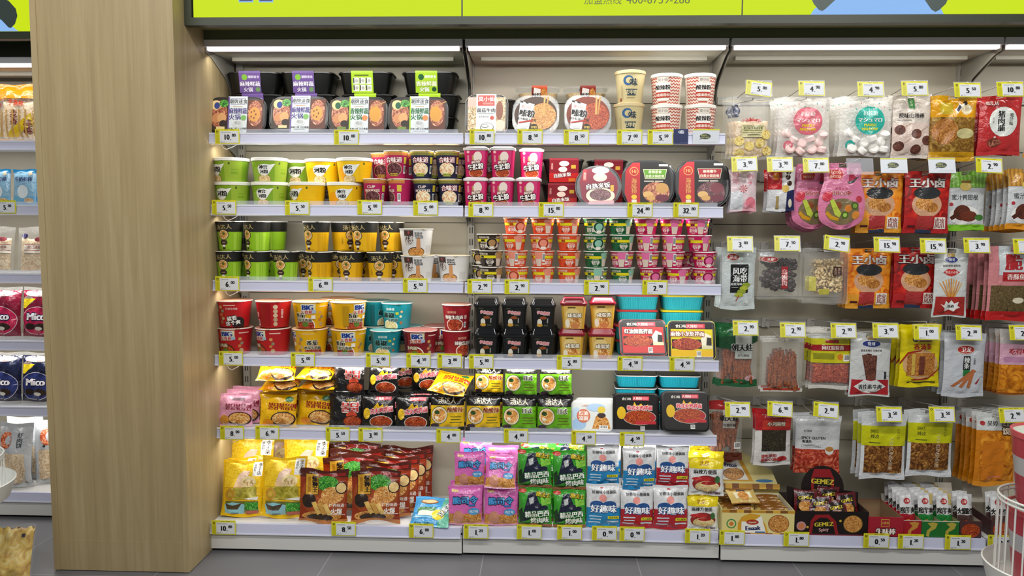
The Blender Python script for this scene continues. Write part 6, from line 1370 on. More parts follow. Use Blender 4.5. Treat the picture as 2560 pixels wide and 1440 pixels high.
def wang(bgf, c, dark):
    return [('R', 0.0, 0.0, 1, 1, 'food:' + bgf), ('R', 0.0, 0.0, 1, 0.24, c), ('E', 0.48, 0.46, 0.34, 0.20, '#c89a78'), ('E', 0.42, 0.48, 0.20, 0.10, 'food:noodle'), ('E', 0.58, 0.42, 0.16, 0.08, 'food:skin'), ('E', 0.48, 0.65, 0.30, 0.10, '#2c2e30'), ('R', 0.26, 0.04, 0.62, 0.28, '#a83434'), ('R', 0.28, 0.0, 0.62, 0.06, '#1f2c44'), ('R', 0.66, 0.07, 0.92, 0.26, '#e8e2da'), ('T', '虎皮', 0.79, 0.205, 0.085, '#8a1a14', {'b': 0.03}), ('T', '凤爪', 0.79, 0.125, 0.085, '#8a1a14', {'b': 0.03}), ('R', 0.08, 0.09, 0.24, 0.125, '#4a1210'),
            ('T', '王小卤', 0.48, 0.815, 0.165, '#ece8e2', {'b': 0.06, 'out': dark, 'ow': 0.02, 'sx': 1.2})]
bag('wang_orange', 'snack_bag', 'snack bag', 0.176, 0.236, 0.026, '#d8902c', wang('patternO', '#d8962c', '#8a2010'), seed=41, stand=True, wave=0.004, **PB)
bag('wang_red', 'snack_bag', 'snack bag', 0.176, 0.236, 0.026, '#9c1c1c', wang('pattern', '#a81c20', '#3a0c0c'), seed=42, stand=True, wave=0.004, **PB)
def duck(c1, c2, c3):
    return [('R', 0.0, 0.72, 1, 1, c1)] + [('R', 0.04 + 0.1 * i, 0.72, 0.085 + 0.1 * i, 1, c2) for i in range(10)] + [('E', 0.46, 0.74, 0.15, 0.07, '#d8c068'), ('R', 0.34, 0.80, 0.60, 0.84, '#8a6a3a'), ('T', '蜜汁鸭翅根', 0.46, 0.56, 0.10, '#3a3e40', {'b': 0.01, 'sx': 0.95}), ('E', 0.48, 0.25, 0.40, 0.16, '#e4e4e0'), ('E', 0.40, 0.30, 0.22, 0.13, '#5a2818'), ('E', 0.58, 0.24, 0.22, 0.09, '#6a301c'), ('P', [(0.10, 0.22), (0.30, 0.34), (0.36, 0.26), (0.16, 0.17)], '#4a2014'), ('E', 0.86, 0.22, 0.12, 0.05, '#3f7a2c'), ('R', 0, 0.0, 1, 0.10, c3), ('C', 0.12, 0.44, 0.03, '#a82c34')]
bag('duck_green', 'snack_bag', 'snack bag', 0.158, 0.228, 0.024, '#c6cacc', duck('#6fa838', '#93c45c', '#7cc028'), seed=43, pin=0.09, seal='#7cc028', **PB)
bag('duck_orange', 'snack_bag', 'snack bag', 0.158, 0.228, 0.024, '#c6cacc', duck('#c8963c', '#a8742c', '#e0941c'), seed=44, pin=0.09, seal='#e0941c', **PB)
bag('kelp', 'snack_bag', 'snack bag', 0.134, 0.240, 0.024, '#c2cbca', OV(0.32, 0.86, 1.1) + [('R', 0.24, 0.28, 0.78, 0.74, '#17191a'), ('T', '风吃', 0.52, 0.63, 0.125, '#eceeec', {'b': 0.03}), ('T', '海带', 0.53, 0.51, 0.125, '#eceeec', {'b': 0.03}), ('R', 0.28, 0.455, 0.6, 0.458, '#b8bcb8'), ('T', '麻辣海味', 0.42, 0.42, 0.05, '#d8dcd8', {'b': 0.01}), ('R', 0.28, 0.36, 0.48, 0.37, '#9a9e9a')] + [('E', 0.72 - 0.07 * i, 0.41 - 0.055 * i, 0.13, 0.035, ('#8a9a2c', '#a8b038')[i % 2]) for i in range(4)] + [('P', [(0.42, 0.15), (0.50, 0.24), (0.52, 0.23), (0.44, 0.14)], '#a84a40'), ('E', 0.76, 0.13, 0.06, 0.03, '#d8dcd8')], seed=45, film='film', **PB)
bag('plum', 'snack_bag', 'snack bag', 0.178, 0.196, 0.036, 'film_clear', OV(0.24, 0.80, 1.1) + [('P', [(0.50, 0.22), (0.64, 0.22), (0.64, 0.66), (0.50, 0.66)], '#a83038'), ('T', '乌梅肉', 0.57, 0.44, 0.12, '#e8d0cc', {'vert': True, 'b': 0.02}), ('R', 0.10, 0.86, 0.34, 0.94, '#b8bcc0')], seed=46, fill=('plum', 0.10, 0.88, 0.16, 0.80), seal='film_clear', wr=0.003, **PB)
bag('peanut', 'snack_bag', 'snack bag', 0.178, 0.216, 0.036, 'film_clear', [('R', 0.62, 0.52, 0.82, 0.68, '#3a221c'), ('T', '五香', 0.72, 0.63, 0.07, '#c8a890', {'b': 0.01}), ('T', '花生', 0.72, 0.56, 0.07, '#c8a890', {'b': 0.01}), ('R', 0.32, 0.18, 0.55, 0.28, '#b8b048'), ('R', 0.1, 0.24, 0.26, 0.5, '#c8c060')], seed=47, fill=('peanut', 0.22, 0.90, 0.20, 0.82), seal='film_clear', wr=0.003, **PB)
bag('fries', 'snack_bag', 'snack bag', 0.130, 0.262, 0.024, '#c8cdcb', [('E', 0.48, 0.84, 0.21, 0.05, '#d8dcdc'), ('E', 0.48, 0.84, 0.19, 0.042, '#2a3a7c'), ('T', '贤哥', 0.48, 0.84, 0.05, '#dce0e8', {'b': 0.03}), ('R', 0.36, 0.88, 0.58, 0.94, '#a08448'), ('T', '越嚼越香 越来劲', 0.48, 0.755, 0.036, '#5a4a44', {'b': 0.02}), ('P', [(0.22, 0.66), (0.38, 0.71), (0.47, 0.70), (0.56, 0.71), (0.74, 0.66), (0.60, 0.62), (0.47, 0.60), (0.34, 0.62)], '#b8302c'), ('T', '雪立小小面', 0.48, 0.66, 0.04, '#f0dcd8', {'b': 0.02})] + [('P', [(0.40 + 0.02 * i, 0.28), (0.43 + 0.02 * i, 0.28), (0.16 + 0.082 * i, 0.57 - 0.008 * abs(i - 4) ** 1.5), (0.13 + 0.082 * i, 0.57 - 0.008 * abs(i - 4) ** 1.5)], ('#d8923c', '#c87c28', '#e0a854')[i % 3]) for i in range(9)] + [('R', 0.05, 0.03, 0.93, 0.30, '#a02822'), ('P', [(0.2, 0.19), (0.3, 0.17), (0.34, 0.24), (0.44, 0.20), (0.52, 0.25), (0.60, 0.20), (0.74, 0.23), (0.70, 0.17), (0.8, 0.14), (0.66, 0.12), (0.6, 0.08), (0.46, 0.11), (0.34, 0.08), (0.32, 0.13)], '#e4e4e0'), ('T', '劲道', 0.50, 0.16, 0.05, '#2a2a2a', {'b': 0.05})], seed=48, **PB)
bag('fishskin', 'snack_bag', 'snack bag', 0.235, 0.284, 0.026, '#c88084', [('R', 0.16, 0.62, 0.62, 1.0, '#c4ccd0'), ('T', '脆', 0.40, 0.80, 0.24, '#a82428', {'b': 0.06}), ('R', 0.22, 0.54, 0.86, 0.66, '#a81f24'), ('T', '香酥鱼皮脆', 0.54, 0.60, 0.085, '#f0dcd4', {'b': 0.04}), ('R', 0.04, 0.12, 1, 0.48, 'food:fuzzy'), ('R', 0, 0.0, 1, 0.13, '#b81c1c'), ('E', 0.5, 0.28, 0.1, 0.04, '#d8d0b8')], seed=49, seal='#b81c1c', topcol='#c88084', **PB)
bag('sky_green', 'snack_bag', 'snack bag', 0.160, 0.252, 0.026, 'film_clear', [('R', 0, 0.80, 1, 0.97, '#1c5a30'), ('P', [(0.0, 0.80), (0.0, 0.62), (0.40, 0.60), (0.75, 0.66), (1, 0.72), (1, 0.8)], '#1c4a2a'), ('R', 0.40, 0.45, 0.84, 0.84, '#b4bcb4'), ('R', 0.42, 0.70, 0.80, 0.82, '#d0d4cc'), ('T', '朝天娃', 0.58, 0.63, 0.12, '#1c1c18', {'b': 0.05, 'out': '#c8ccc4', 'ow': 0.03}), ('T', '天九翅味', 0.62, 0.50, 0.05, '#4a2a24', {'b': 0.02}), ('R', 0, 0.0, 1, 0.12, '#1f5a34'), ('E', 0.80, 0.14, 0.13, 0.045, '#c8a0a4')], seed=50, fill=('jerky', 0.08, 0.86, 0.08, 0.62), seal='#1f5a34', **PB)
bag('jerky', 'snack_bag', 'snack bag', 0.165, 0.212, 0.024, 'film_clear', [('R', 0, 0.97, 1, 0.98, '#c8ccc8'), ('R', 0.06, 0.03, 0.94, 0.07, '#a83820')], seed=51, fill=('jerky', 0.14, 0.88, 0.05, 0.74), seal='milky', wave=0.004, **PB)
bag('millet', 'snack_bag', 'snack bag', 0.165, 0.238, 0.026, 'film_clear', [('R', 0, 0.84, 1, 0.88, '#c8ccc8'), ('R', 0, 0.44, 1, 0.84, '#c2bc1c'), ('R', 0.0, 0.64, 1, 0.74, '#9a1c24'), ('T', '网红粒粒香', 0.52, 0.69, 0.075, '#ecdcd4', {'b': 0.04}), ('R', 0.34, 0.77, 0.66, 0.82, '#a83420'), ('R', 0.05, 0.5, 0.55, 0.6, '#8a8a18'), ('C', 0.70, 0.54, 0.05, '#c87820'), ('B', 0.78, 0.47, 0.94, 0.58)], seed=52, fill=('rojo', 0.06, 0.95, 0.10, 0.46), seal='milky', **PB)
bag('lips', 'snack_bag', 'snack bag', 0.160, 0.246, 0.024, '#c6c9c8', [('R', 0.04, 0.03, 0.96, 0.27, '#a81f26'), ('E', 0.50, 0.84, 0.25, 0.058, '#dcdedf'), ('E', 0.50, 0.84, 0.225, 0.048, '#2a3a7c'), ('T', '贤哥', 0.50, 0.84, 0.06, '#dce0e8', {'b': 0.04}), ('R', 0.42, 0.90, 0.62, 0.95, '#a08448'), ('T', '筋道有嚼头 无辣不欢', 0.50, 0.735, 0.037, '#4a3a38', {'b': 0.02})] + [('P', [(0.26 + 0.13 * i, 0.66 + (0.03 if i == 1 else 0)), (0.38 + 0.13 * i, 0.68 - 0.02 * (i == 2)), (0.50 + 0.06 * i, 0.27), (0.40 + 0.06 * i, 0.27)], 'food:choc') for i in range(3)] + [('P', [(0.10, 0.16), (0.34, 0.27), (0.50, 0.25), (0.66, 0.27), (0.90, 0.16), (0.66, 0.06), (0.50, 0.04), (0.34, 0.06)], '#d8dad8'), ('T', '香片素牛肉', 0.50, 0.155, 0.085, '#1c1c1c', {'b': 0.04, 'sx': 0.92}), ('R', 0.84, 0.28, 0.90, 0.40, '#2a2a30')], seed=53, seal='#c6c9c8', **PB)
bag('oilstick', 'snack_bag', 'snack bag', 0.158, 0.246, 0.024, '#dccb08', [('E', 0.50, 0.37, 0.44, 0.24, '#c8a070'), ('R', 0.16, 0.18, 0.86, 0.55, 'food:skin'), ('R', 0.28, 0.2, 0.36, 0.53, '#c8a848'), ('R', 0.46, 0.2, 0.60, 0.50, '#6a3424'), ('T', '香油条', 0.54, 0.65, 0.10, '#a83410', {'b': 0.06}), ('R', 0.44, 0.73, 0.76, 0.80, '#7a2c18'), ('E', 0.35, 0.76, 0.07, 0.035, '#2a2410'), ('P', [(0.0, 0.40), (0.16, 0.56), (0.5, 0.60), (0.5, 0.58), (0.18, 0.53), (0.0, 0.36)], '#a02c14'), ('P', [(0.30, 0.13), (0.70, 0.15), (1.0, 0.33), (1.0, 0.30), (0.7, 0.125), (0.3, 0.11)], '#a02c14'), ('R', 0.2, 0.07, 0.9, 0.09, '#3a3010')], seed=54, **PB)
bag('latiao', 'snack_bag', 'snack bag', 0.160, 0.246, 0.024, '#bfc4ca', OV(0.50, 0.76, 1.35) + [('R', 0.44, 0.44, 0.62, 0.66, '#1c1e1c'), ('R', 0.45, 0.34, 0.62, 0.44, '#2a7a3a'), ('T', '辣条', 0.53, 0.55, 0.10, '#e8ece8', {'vert': True, 'b': 0.03}), ('T', '大面筋', 0.72, 0.58, 0.04, '#4a4e54', {'vert': True, 'b': 0})] + [('P', [(0.16 + 0.20 * i, 0.18 - 0.01 * i), (0.24 + 0.20 * i, 0.165 - 0.01 * i), (0.78 - 0.02 * i, 0.42), (0.70 - 0.02 * i, 0.45)], '#b0683c') for i in range(3)] + [('P', [(0.76, 0.22), (0.80, 0.21), (0.88, 0.30), (0.85, 0.30)], '#9a2a2c')], seed=55, **PB)
bag('amber', 'snack_bag', 'snack bag', 0.176, 0.255, 0.022, '#b87418', [('R', 0.03, 0.03, 0.97, 0.46, 'food:amber'), ('R', 0, 0.46, 1, 0.78, '#cfa0b4'), ('R', 0, 0.78, 1, 1, '#b8b4b0'), ('T', '吃得嗨', 0.40, 0.665, 0.10, '#a8282c', {'b': 0.04}), ('R', 0.08, 0.50, 0.7, 0.58, '#b884a4'), ('B', 0.74, 0.50, 0.94, 0.60)], seed=56, seal='#8a4a10', topcol='#b8b4b0', **PB)
bag('sky_red', 'snack_bag', 'snack bag', 0.128, 0.238, 0.024, 'film_clear', [('R', 0, 0.86, 1, 0.98, '#8c1c1e'), ('R', 0.36, 0.55, 0.76, 0.86, '#b8b4ac'), ('T', '朝天娃', 0.56, 0.72, 0.11, '#1c1410', {'b': 0.05}), ('T', '红烧牛筋', 0.58, 0.60, 0.055, '#3a2420', {'b': 0.03}), ('B', 0.74, 0.20, 0.95, 0.31), ('R', 0, 0, 1, 0.13, '#5a2414')], seed=57, fill=('jerky', 0.04, 0.96, 0.10, 0.84), seal='#5a2414', topcol='#8c1c1e', **PB)
bag('redwindow', 'snack_bag', 'snack bag', 0.150, 0.224, 0.026, '#d4d2ce', [('R', 0, 0.64, 1, 1, '#ae1d22'), ('P', [(0.18, 0.82), (0.94, 0.84), (0.94, 0.70), (0.18, 0.66)], '#c03424'), ('T', '小刘麻辣', 0.56, 0.76, 0.085, '#e8d8c0', {'b': 0.04, 'out': '#3a1410', 'ow': 0.05}), ('R', 0.17, 0.27, 0.85, 0.65, 'food:seaweed'), ('T', '谁吃谁知', 0.38, 0.185, 0.07, '#b0302c', {'b': 0.04, 'rot': 4}), ('T', '滋味心涵', 0.38, 0.115, 0.07, '#b0302c', {'b': 0.04, 'rot': 4}), ('E', 0.74, 0.13, 0.15, 0.05, '#b0282a'), ('R', 0.2, 0.05, 0.58, 0.06, '#5a5a58')], seed=58, seal='#d4d2ce', topcol='#ae1d22', wave=0.01, **PB)
bag('gluten', 'snack_bag', 'snack bag', 0.180, 0.236, 0.024, '#cfd2d3', [('R', 0, 0.0, 1, 0.42, 'food:gluten'), ('T', 'SPICY GLUTEN', 0.39, 0.615, 0.062, '#2a2c2e', {'b': 0.03}), ('T', '财迷片', 0.25, 0.555, 0.055, '#2a2c2e', {'b': 0.05}), ('R', 0.13, 0.455, 0.56, 0.50, '#6a6e72'), ('R', 0.135, 0.46, 0.555, 0.495, '#cfd2d3'), ('R', 0.17, 0.473, 0.52, 0.482, '#5a5e62'), ('T', '秋习楼楼', 0.26, 0.735, 0.036, '#5a5e62', {'b': 0.01}), ('C', 0.76, 0.405, 0.075, '#dcdcd8'), ('E', 0.76, 0.43, 0.09, 0.045, '#b8803c'), ('R', 0.0, 0.99, 1, 1.0, '#b8bcc0')], seed=59, seal='#8c2a1c', topcol='#cfd2d3', wave=0.006, **PB)
bag('wanghong', 'snack_bag', 'snack bag', 0.178, 0.262, 0.024, '#d0d4d6', [('R', 0.07, 0.10, 0.93, 0.52, 'food:chips'), ('R', 0.0, 0.52, 1, 0.82, '#c2c408'), ('T', '网红', 0.28, 0.74, 0.065, '#4a4c14', {'b': 0.02}), ('T', '辣皮', 0.28, 0.665, 0.065, '#4a4c14', {'b': 0.02}), ('T', 'TO SUNSHINE', 0.66, 0.39, 0.078, '#c8bca8', {'rot': -90, 'b': 0.0}), ('R', 0.16, 0.56, 0.40, 0.575, '#5a5c18'), ('T', '休闲一刻', 0.82, 0.70, 0.045, '#6a6c18', {'vert': True, 'b': 0}), ('R', 0.62, 0.86, 0.88, 0.875, '#8a9094')], seed=60, seal='#d0d4d6', wr=0.002, **PB)
bag('orangesheet', 'snack_bag', 'snack bag', 0.158, 0.292, 0.022, '#c8780c', [('R', 0.0, 0.76, 1, 1, '#ced2d0'), ('R', 0.10, 0.08, 0.96, 0.72, 'food:amber'), ('R', 0.16, 0.10, 0.70, 0.62, '#c87412'), ('T', '吴婷', 0.38, 0.855, 0.075, '#2a2624', {'b': 0.02}), ('C', 0.14, 0.855, 0.032, '#a83434'), ('T', '红油', 0.80, 0.86, 0.10, '#f0dcc0', {'b': 0.05, 'out': '#3a1810', 'ow': 0.10}), ('T', '馍片', 0.80, 0.755, 0.10, '#f0dcc0', {'b': 0.05, 'out': '#3a1810', 'ow': 0.10}), ('T', 'Remember', 0.46, 0.13, 0.04, '#d87870', {'rot': 6, 'b': 0.02})], seed=61, seal='#d88c20', topcol='#ced2d0', **PB)

# hook rails, then each hook with its bags and tag
RAILZ = {}
for row, py, nm in (('A', 252, 'top'), ('B', 442, 'second'), ('C', 616, 'third'), ('D', 806, 'fourth'), ('E', 1000, 'lowest')):
    zz = at(1900, py, 0.275).z
    RAILZ[row] = zz
    for x0, x1, bn in ((2.02, 2.98, 'main peg bay'), (3.02, 3.98, 'peg bay past the last post')):
        m = MB(); m.box(0, x1 - x0, 0, 0.008, -0.016, 0.016, mat('#aeada4', 'metal')); m.box(0, x1 - x0, -0.003, 0.0, -0.016, -0.012, mat('#aeada4', 'metal'))
        o = m.build('hook_rail'); o.location = (x0, BACK - 0.0085, zz); tag(o, '%s hook rail in the %s' % (nm, bn), 'hook rail')
WIRE = mat('#b9b7b0', 'metal')
def peg(key, px, pyb, n, label, rear, Y=0.035, rz=0, tilt=0, gap=0.028, row='A', what='', tagged=None, scale=1.0):
    """A hanging bag at pixel column px whose foot is at pixel row pyb, n more behind it on the same wire, and the hook itself."""
    H, vt = BAGH[key]
    hh = H * (1 - vt * 0.5) * scale
    p = at(px, pyb, Y)
    zr_ = RAILZ[row]
    z_at = lambda y: (p.z + hh) + (zr_ - 0.012 - p.z - hh) * (y - Y) / (BACK - 0.012 - Y)
    spawn(key, p, label, rz, 0, scale=scale)
    for i in range(n):
        y = Y + gap * (i + 1)
        spawn(key, (p.x, y, z_at(y) - hh), rear, rz + (3, -2, 2, -3)[i % 4], 0, group=rear + ' group', scale=scale)
    r = tag(empty('wire_hook', (p.x, BACK - 0.009, zr_)), 'double wire hook carrying ' + what, 'hook')
    m = MB(); m.box(-0.016, 0.016, -0.004, 0.0, -0.02, 0.02, mat('#c2c0ba', 'metal')); m.build('back_plate', r)
    oy, oz = BACK - 0.009, zr_
    m = MB(); m.tube([(0, BACK - 0.012 - oy, -0.012), (0, Y - 0.018 - oy, z_at(Y - 0.018) - oz), (0, Y - 0.024 - oy, z_at(Y - 0.018) - oz + 0.008)], 0.0017, WIRE); m.build('prong', r)
    if tagged:
        tx, ty, pr, rot = tagged
        t = at(tx, ty, -0.012) - Vector((p.x, oy, oz))
        za = max(t.z + 0.029, z_at(Y) - oz + 0.024)
        m = MB(); m.tube([(0.004, -0.003, 0.012), (t.x, t.y + 0.004, za), (t.x, t.y + 0.001, t.z + 0.026)], 0.0017, WIRE); ta_ = m.build('tag_arm', r)
        m = MB(); m.box(-0.05, 0.05, -0.0006, 0.0006, -0.032, 0.032, SPECIAL['guard']())
        o = m.build('tag_plate', ta_); o.location = t; o.rotation_euler = (R(-14), 0, 0)
        if pr == 'notice': speech_card(tx, ty, 'white speech bubble notice over ' + what, Y=-0.0195, rx=-14)
        elif pr: price_tag(tx, ty, pr, 'over ' + what, Y=-0.0195, rx=-14, ry=rot)
PEGS = [
    ('cookie', 1874, 400, 2, 'clear bag of yellow cookies hanging at the top beside the zigzag tubs', 'clear cookie bag hanging behind the front cookie bag', 0.04, 2, 0, 0.055, 'A', 'the yellow cookie bags', (1897, 221, '5.80', 8)),
    ('marsh_pink', 2006, 392, 2, 'bag of pink marshmallows with pink round badge', 'pink marshmallow bag hanging behind the front one', 0.045, 0, 0, 0.05, 'A', 'the pink marshmallow bags', (2029, 221, '4.90', 1)),
    ('marsh_teal', 2160, 391, 2, 'bag of white marshmallows with teal round badge', 'white marshmallow bag hanging behind the front one', 0.045, 0, 0, 0.05, 'A', 'the teal badged marshmallow bags', (2177, 223, '4.90', 1)),
    ('hawthorn', 2273, 397, 2, 'cream bag of hawthorn lollies with green tab', 'cream hawthorn bag hanging behind the front one', 0.04, 0, 0, 0.045, 'A', 'the hawthorn lolly bags', (2287, 221, '5.80', 0)),
    ('wing', 2376, 402, 2, 'yellow and clear bag with a braised chicken piece', 'yellow braised chicken bag behind the front one', 0.04, 0, 0, 0.045, 'A', 'the yellow chicken bags', (2419, 225, '5.50', 1)),
    ('pork', 2494, 388, 2, 'red pork jerky bag with pale round label', 'red pork jerky bag hanging behind the front one', 0.035, 0, 0, 0.04, 'A', 'the red pork jerky bags', (2526, 223, '10.80', 0)),
    ('stick_pack', 1857, 528, 2, 'pale pink and silver snack pack with red sunburst', 'pale pink snack pack hanging behind the sunburst one', 0.035, 4, 0, 0.035, 'B', 'the pale pink snack packs', (1861, 410, '3.90', -2)),
    ('candy_pack', 1950, 528, 1, 'red, white and navy candy pack with chocolate balls', 'red and white candy pack behind the front one', 0.035, -8, 0, 0.05, 'B', 'the red and white candy packs', (1950, 411, '3.90', -1)),
    ('gummy', 2101, 574, 0, 'pink drop shaped gummy bag with fruit window, foremost', '', 0.01, -2, 0, 0.03, 'B', 'the foremost pink gummy bag', (2150, 416, '', 0)),
    ('gummy', 2030, 573, 2, 'pink drop shaped gummy bag hanging beside the candy packs', 'pink gummy bag hanging behind the one beside the candy', 0.06, 6, 0, 0.035, 'B', 'the pink gummy bags', (2040, 413, '7.80', -1)),
    ('wang_orange', 2195, 582, 1, 'orange chicken feet pouch in the upper row beside the gummy bags', 'orange chicken feet pouch behind in the upper row', 0.06, -2, 0, 0.04, 'B', 'the upper orange chicken feet pouches', (2235, 414, 'notice', 0)),
    ('wang_red', 2312, 583, 1, 'dark red chicken feet pouch in the upper row beside the green striped bag', 'dark red chicken feet pouch behind in the upper row', 0.04, 2, 0, 0.04, 'B', 'the upper dark red chicken feet pouches', (2355, 414, 'notice', 0)),
    ('duck_green', 2408, 576, 1, 'green striped bag with two brown drumsticks', 'green striped drumstick bag behind the front one', 0.07, 0, 0, 0.035, 'B', 'the green striped bags', (2473, 414, '2.90', 3)),
    ('duck_orange', 2562, 574, 4, 'orange striped drumstick bag at the end of the row', 'orange striped drumstick bag behind the front one', 0.03, 2, 0, 0.036, 'B', 'the orange striped bags', None),
    ('kelp', 1843, 774, 3, 'silver kelp snack bag with tall black panel', 'silver kelp bag hanging behind the front one', 0.03, 2, 0, 0.036, 'C', 'the silver kelp bags', (1850, 610, '3.80', 0)),
    ('plum', 1948, 748, 1, 'clear bag of dark plums with red label strip', 'clear plum bag hanging behind the front one', 0.05, 2, 0, 0.05, 'C', 'the dark plum bags', (1968, 609, '7.50', 1)),
    ('peanut', 2062, 760, 1, 'clear bag of pale peanuts with dark square label', 'clear peanut bag hanging behind the front one', 0.05, -2, 0, 0.05, 'C', 'the peanut bags', (2092, 609, '2.90', 8)),
    ('wang_orange', 2168, 771, 2, 'orange chicken feet pouch in the middle row beside the peanuts', 'orange chicken feet pouch behind in the middle row', 0.085, 2, 0, 0.036, 'C', 'the orange chicken feet pouches', (2217, 612, '15.90', 2)),
    ('wang_red', 2285, 770, 2, 'dark red chicken feet pouch in the middle row beside the fries bag', 'dark red chicken feet pouch behind in the middle row', 0.062, 0, 0, 0.036, 'C', 'the dark red chicken feet pouches', (2333, 615, '15.90', 1)),
    ('fries', 2371, 792, 0, 'slim white bag with fries and red lips', 'slim white fries bag hanging behind the front one', 0.018, 0, 0, 0.034, 'C', 'the fries bags', (2442, 614, '3.90', 0)),
    ('fishskin', 2537, 802, 4, 'wide pink and red crispy fish skin bag', 'pink fish skin bag hanging behind the front one', 0.02, 2, 0, 0.036, 'C', 'the pink fish skin bags', (2566, 616, '3.90', 0)),
    ('sky_green', 1842, 966, 2, 'clear snack bag with dark green top and white label', 'green topped clear bag hanging behind the front one', 0.06, 3, 0, 0.04, 'D', 'the green topped bags', (1864, 820, '2.90', 0)),
    ('jerky', 1953, 979, 1, 'clear bag of plain orange jerky strips', 'clear jerky bag hanging behind the front one', 0.03, 2, 0, 0.035, 'D', 'the plain jerky bags', (1982, 825, '2.90', 0)),
    ('millet', 2074, 972, 2, 'bag with yellow and red header over orange bits', 'yellow headed bag hanging behind the front one', 0.035, -1, 0, 0.036, 'D', 'the yellow headed bags', (2109, 827, '2.90', 0)),
    ('lips', 2171, 990, 1, 'white and red bag with dark strips and white lips', 'white and red lips bag behind the front one', 0.02, 0, 0, 0.036, 'D', 'the white lips bags', (2214, 827, '3.90', 0)),
    ('oilstick', 2295, 967, 3, 'bright yellow bag with brown sticks in the window', 'bright yellow bag hanging behind the front one', 0.03, 0, 0, 0.036, 'D', 'the bright yellow bags', (2316, 831, '1.00', 1)),
    ('latiao', 2405, 992, 3, 'silver spicy stick bag with red oval and green strip', 'silver spicy stick bag hanging behind the front one', 0.02, 0, 0, 0.036, 'D', 'the silver spicy stick bags', (2422, 832, '2.30', 1)),
    ('amber', 2548, 986, 4, 'pink headed bag of amber coloured sheets', 'pink headed amber bag hanging behind the front one', 0.02, 0, 0, 0.034, 'D', 'the amber sheet bags', (2556, 832, '2.90', 0)),
    ('sky_red', 1814, 1148, 1, 'clear jerky bag with dark red top beside the shelf end', 'red topped jerky bag hanging behind the front one', 0.08, -4, 0, 0.04, 'E', 'the red topped jerky bags', (1844, 1024, '2.90', 0)),
    ('redwindow', 1929, 1163, 1, 'red and white bag with a dark seaweed window', 'red and white seaweed bag behind the front one', 0.03, 5, 0, 0.04, 'E', 'the seaweed window bags', (1950, 1023, '6.90', 4)),
    ('gluten', 2040, 1182, 1, 'white and red spicy gluten pouch', 'white and red gluten pouch behind the front one', 0.065, -3, 0, 0.036, 'E', 'the spicy gluten pouches', (2065, 1025, '2.80', 6)),
    ('wanghong', 2203, 1197, 2, 'yellow banded brown snack bag beside the gluten pouch', 'yellow banded snack bag behind the one by the gluten', 0.025, 0, 0, 0.04, 'E', 'the yellow banded bags by the gluten', (2223, 1036, '3.50', 0)),
    ('wanghong', 2319, 1190, 1, 'yellow banded brown snack bag beside the orange sheets', 'yellow banded snack bag behind the one by the orange sheets', 0.03, 0, 0, 0.04, 'E', 'the yellow banded bags by the sheets', (2355, 1036, '3.50', 0)),
    ('orangesheet', 2482, 1214, 4, 'tall orange sheet snack bag with white top', 'tall orange sheet bag hanging behind the front one', 0.015, 0, 0, 0.036, 'E', 'the tall orange sheet bags', (2530, 1038, '2.90', -2)),
]
for args in PEGS: peg(*args)
peg('duck_orange', 2610, 395, 0, 'dull bag cut by the frame edge beside the red pork jerky', '', 0.03, row='A', what='the bag cut by the frame edge')

# ------------------------------------------------------------------ open cartons on the base deck
def carton(key, name, w, d, h, col, inner, fops, flap=None, th=0.003, sideops=None, trim=None):
    b_ = MB()
    M1, M2 = mat(col, 'card'), mat(inner, 'card')
    b_.box(0, w, 0, d, 0, th, M1)
    b_.box(0, w, 0, th, 0, h, M1)
    b_.box(0, th, th, d, 0, h, M1)
    b_.box(w - th, w, th, d, 0, h, M1)
    b_.box(0, w, d - th, d, 0, h, M1)
    for x0, x1 in ((th, th + 0.0006), (w - th - 0.0006, w - th)): b_.box(x0, x1, th, d - th, th, h - 0.0005, M2)
    b_.box(th, w - th, th, th + 0.0006, th, h - 0.0005, M2)
    b_.box(th, w - th, d - th - 0.0006, d - th, th, h - 0.0005, M2)
    art(b_, lambda u, v, o: (u * w, -o, v * h), w, h, fops, 'card', 0.05)
    parts = [('box', b_.mesh('box'), None)]
    if flap: parts += flap()
    reg(key, name, 'carton', parts)
W1, H1 = 0.277, 0.095
CREAM = '#dccf8a'
strip = lambda v0, v1: [('R', 0.1 * i, v0, 0.1 * i + 0.1, v1, ('#b8862c', '#8a5a24', '#d8a83c', '#7a4a20', '#c0902c')[i % 5]) for i in range(10)]
enaak = [('R', 0, 0, 1, 1, CREAM)] + strip(0.88, 1.0) + strip(0.0, 0.06) + [('C', 0.13, 0.42, 0.20, '#4a8a50'), ('C', 0.13, 0.42, 0.15, CREAM), ('C', 0.13, 0.42, 0.09, '#c8783c'), ('P', [(0.22, 0.06), (0.22, 0.45), (0.27, 0.72), (0.38, 0.86), (0.52, 0.80), (0.60, 0.40), (0.64, 0.06)], '#d09c2c'), ('P', [(0.27, 0.06), (0.27, 0.52), (0.42, 0.52), (0.54, 0.78), (0.61, 0.06)], '#ecebe4'), ('E', 0.42, 0.50, 0.085, 0.11, '#a8341c'), ('T', 'Gemez', 0.42, 0.50, 0.11, '#f0e0c0', {'b': 0.03, 'rot': 5}), ('T', 'Enaak', 0.43, 0.255, 0.26, '#1f2a58', {'b': 0.06, 'rot': 4}),
    ('E', 0.78, 0.45, 0.145, 0.37, '#8a4a2c'), ('E', 0.78, 0.45, 0.135, 0.345, 'food:noodle'), ('R', 0.46, 0.06, 0.60, 0.12, '#3a6a9a')]
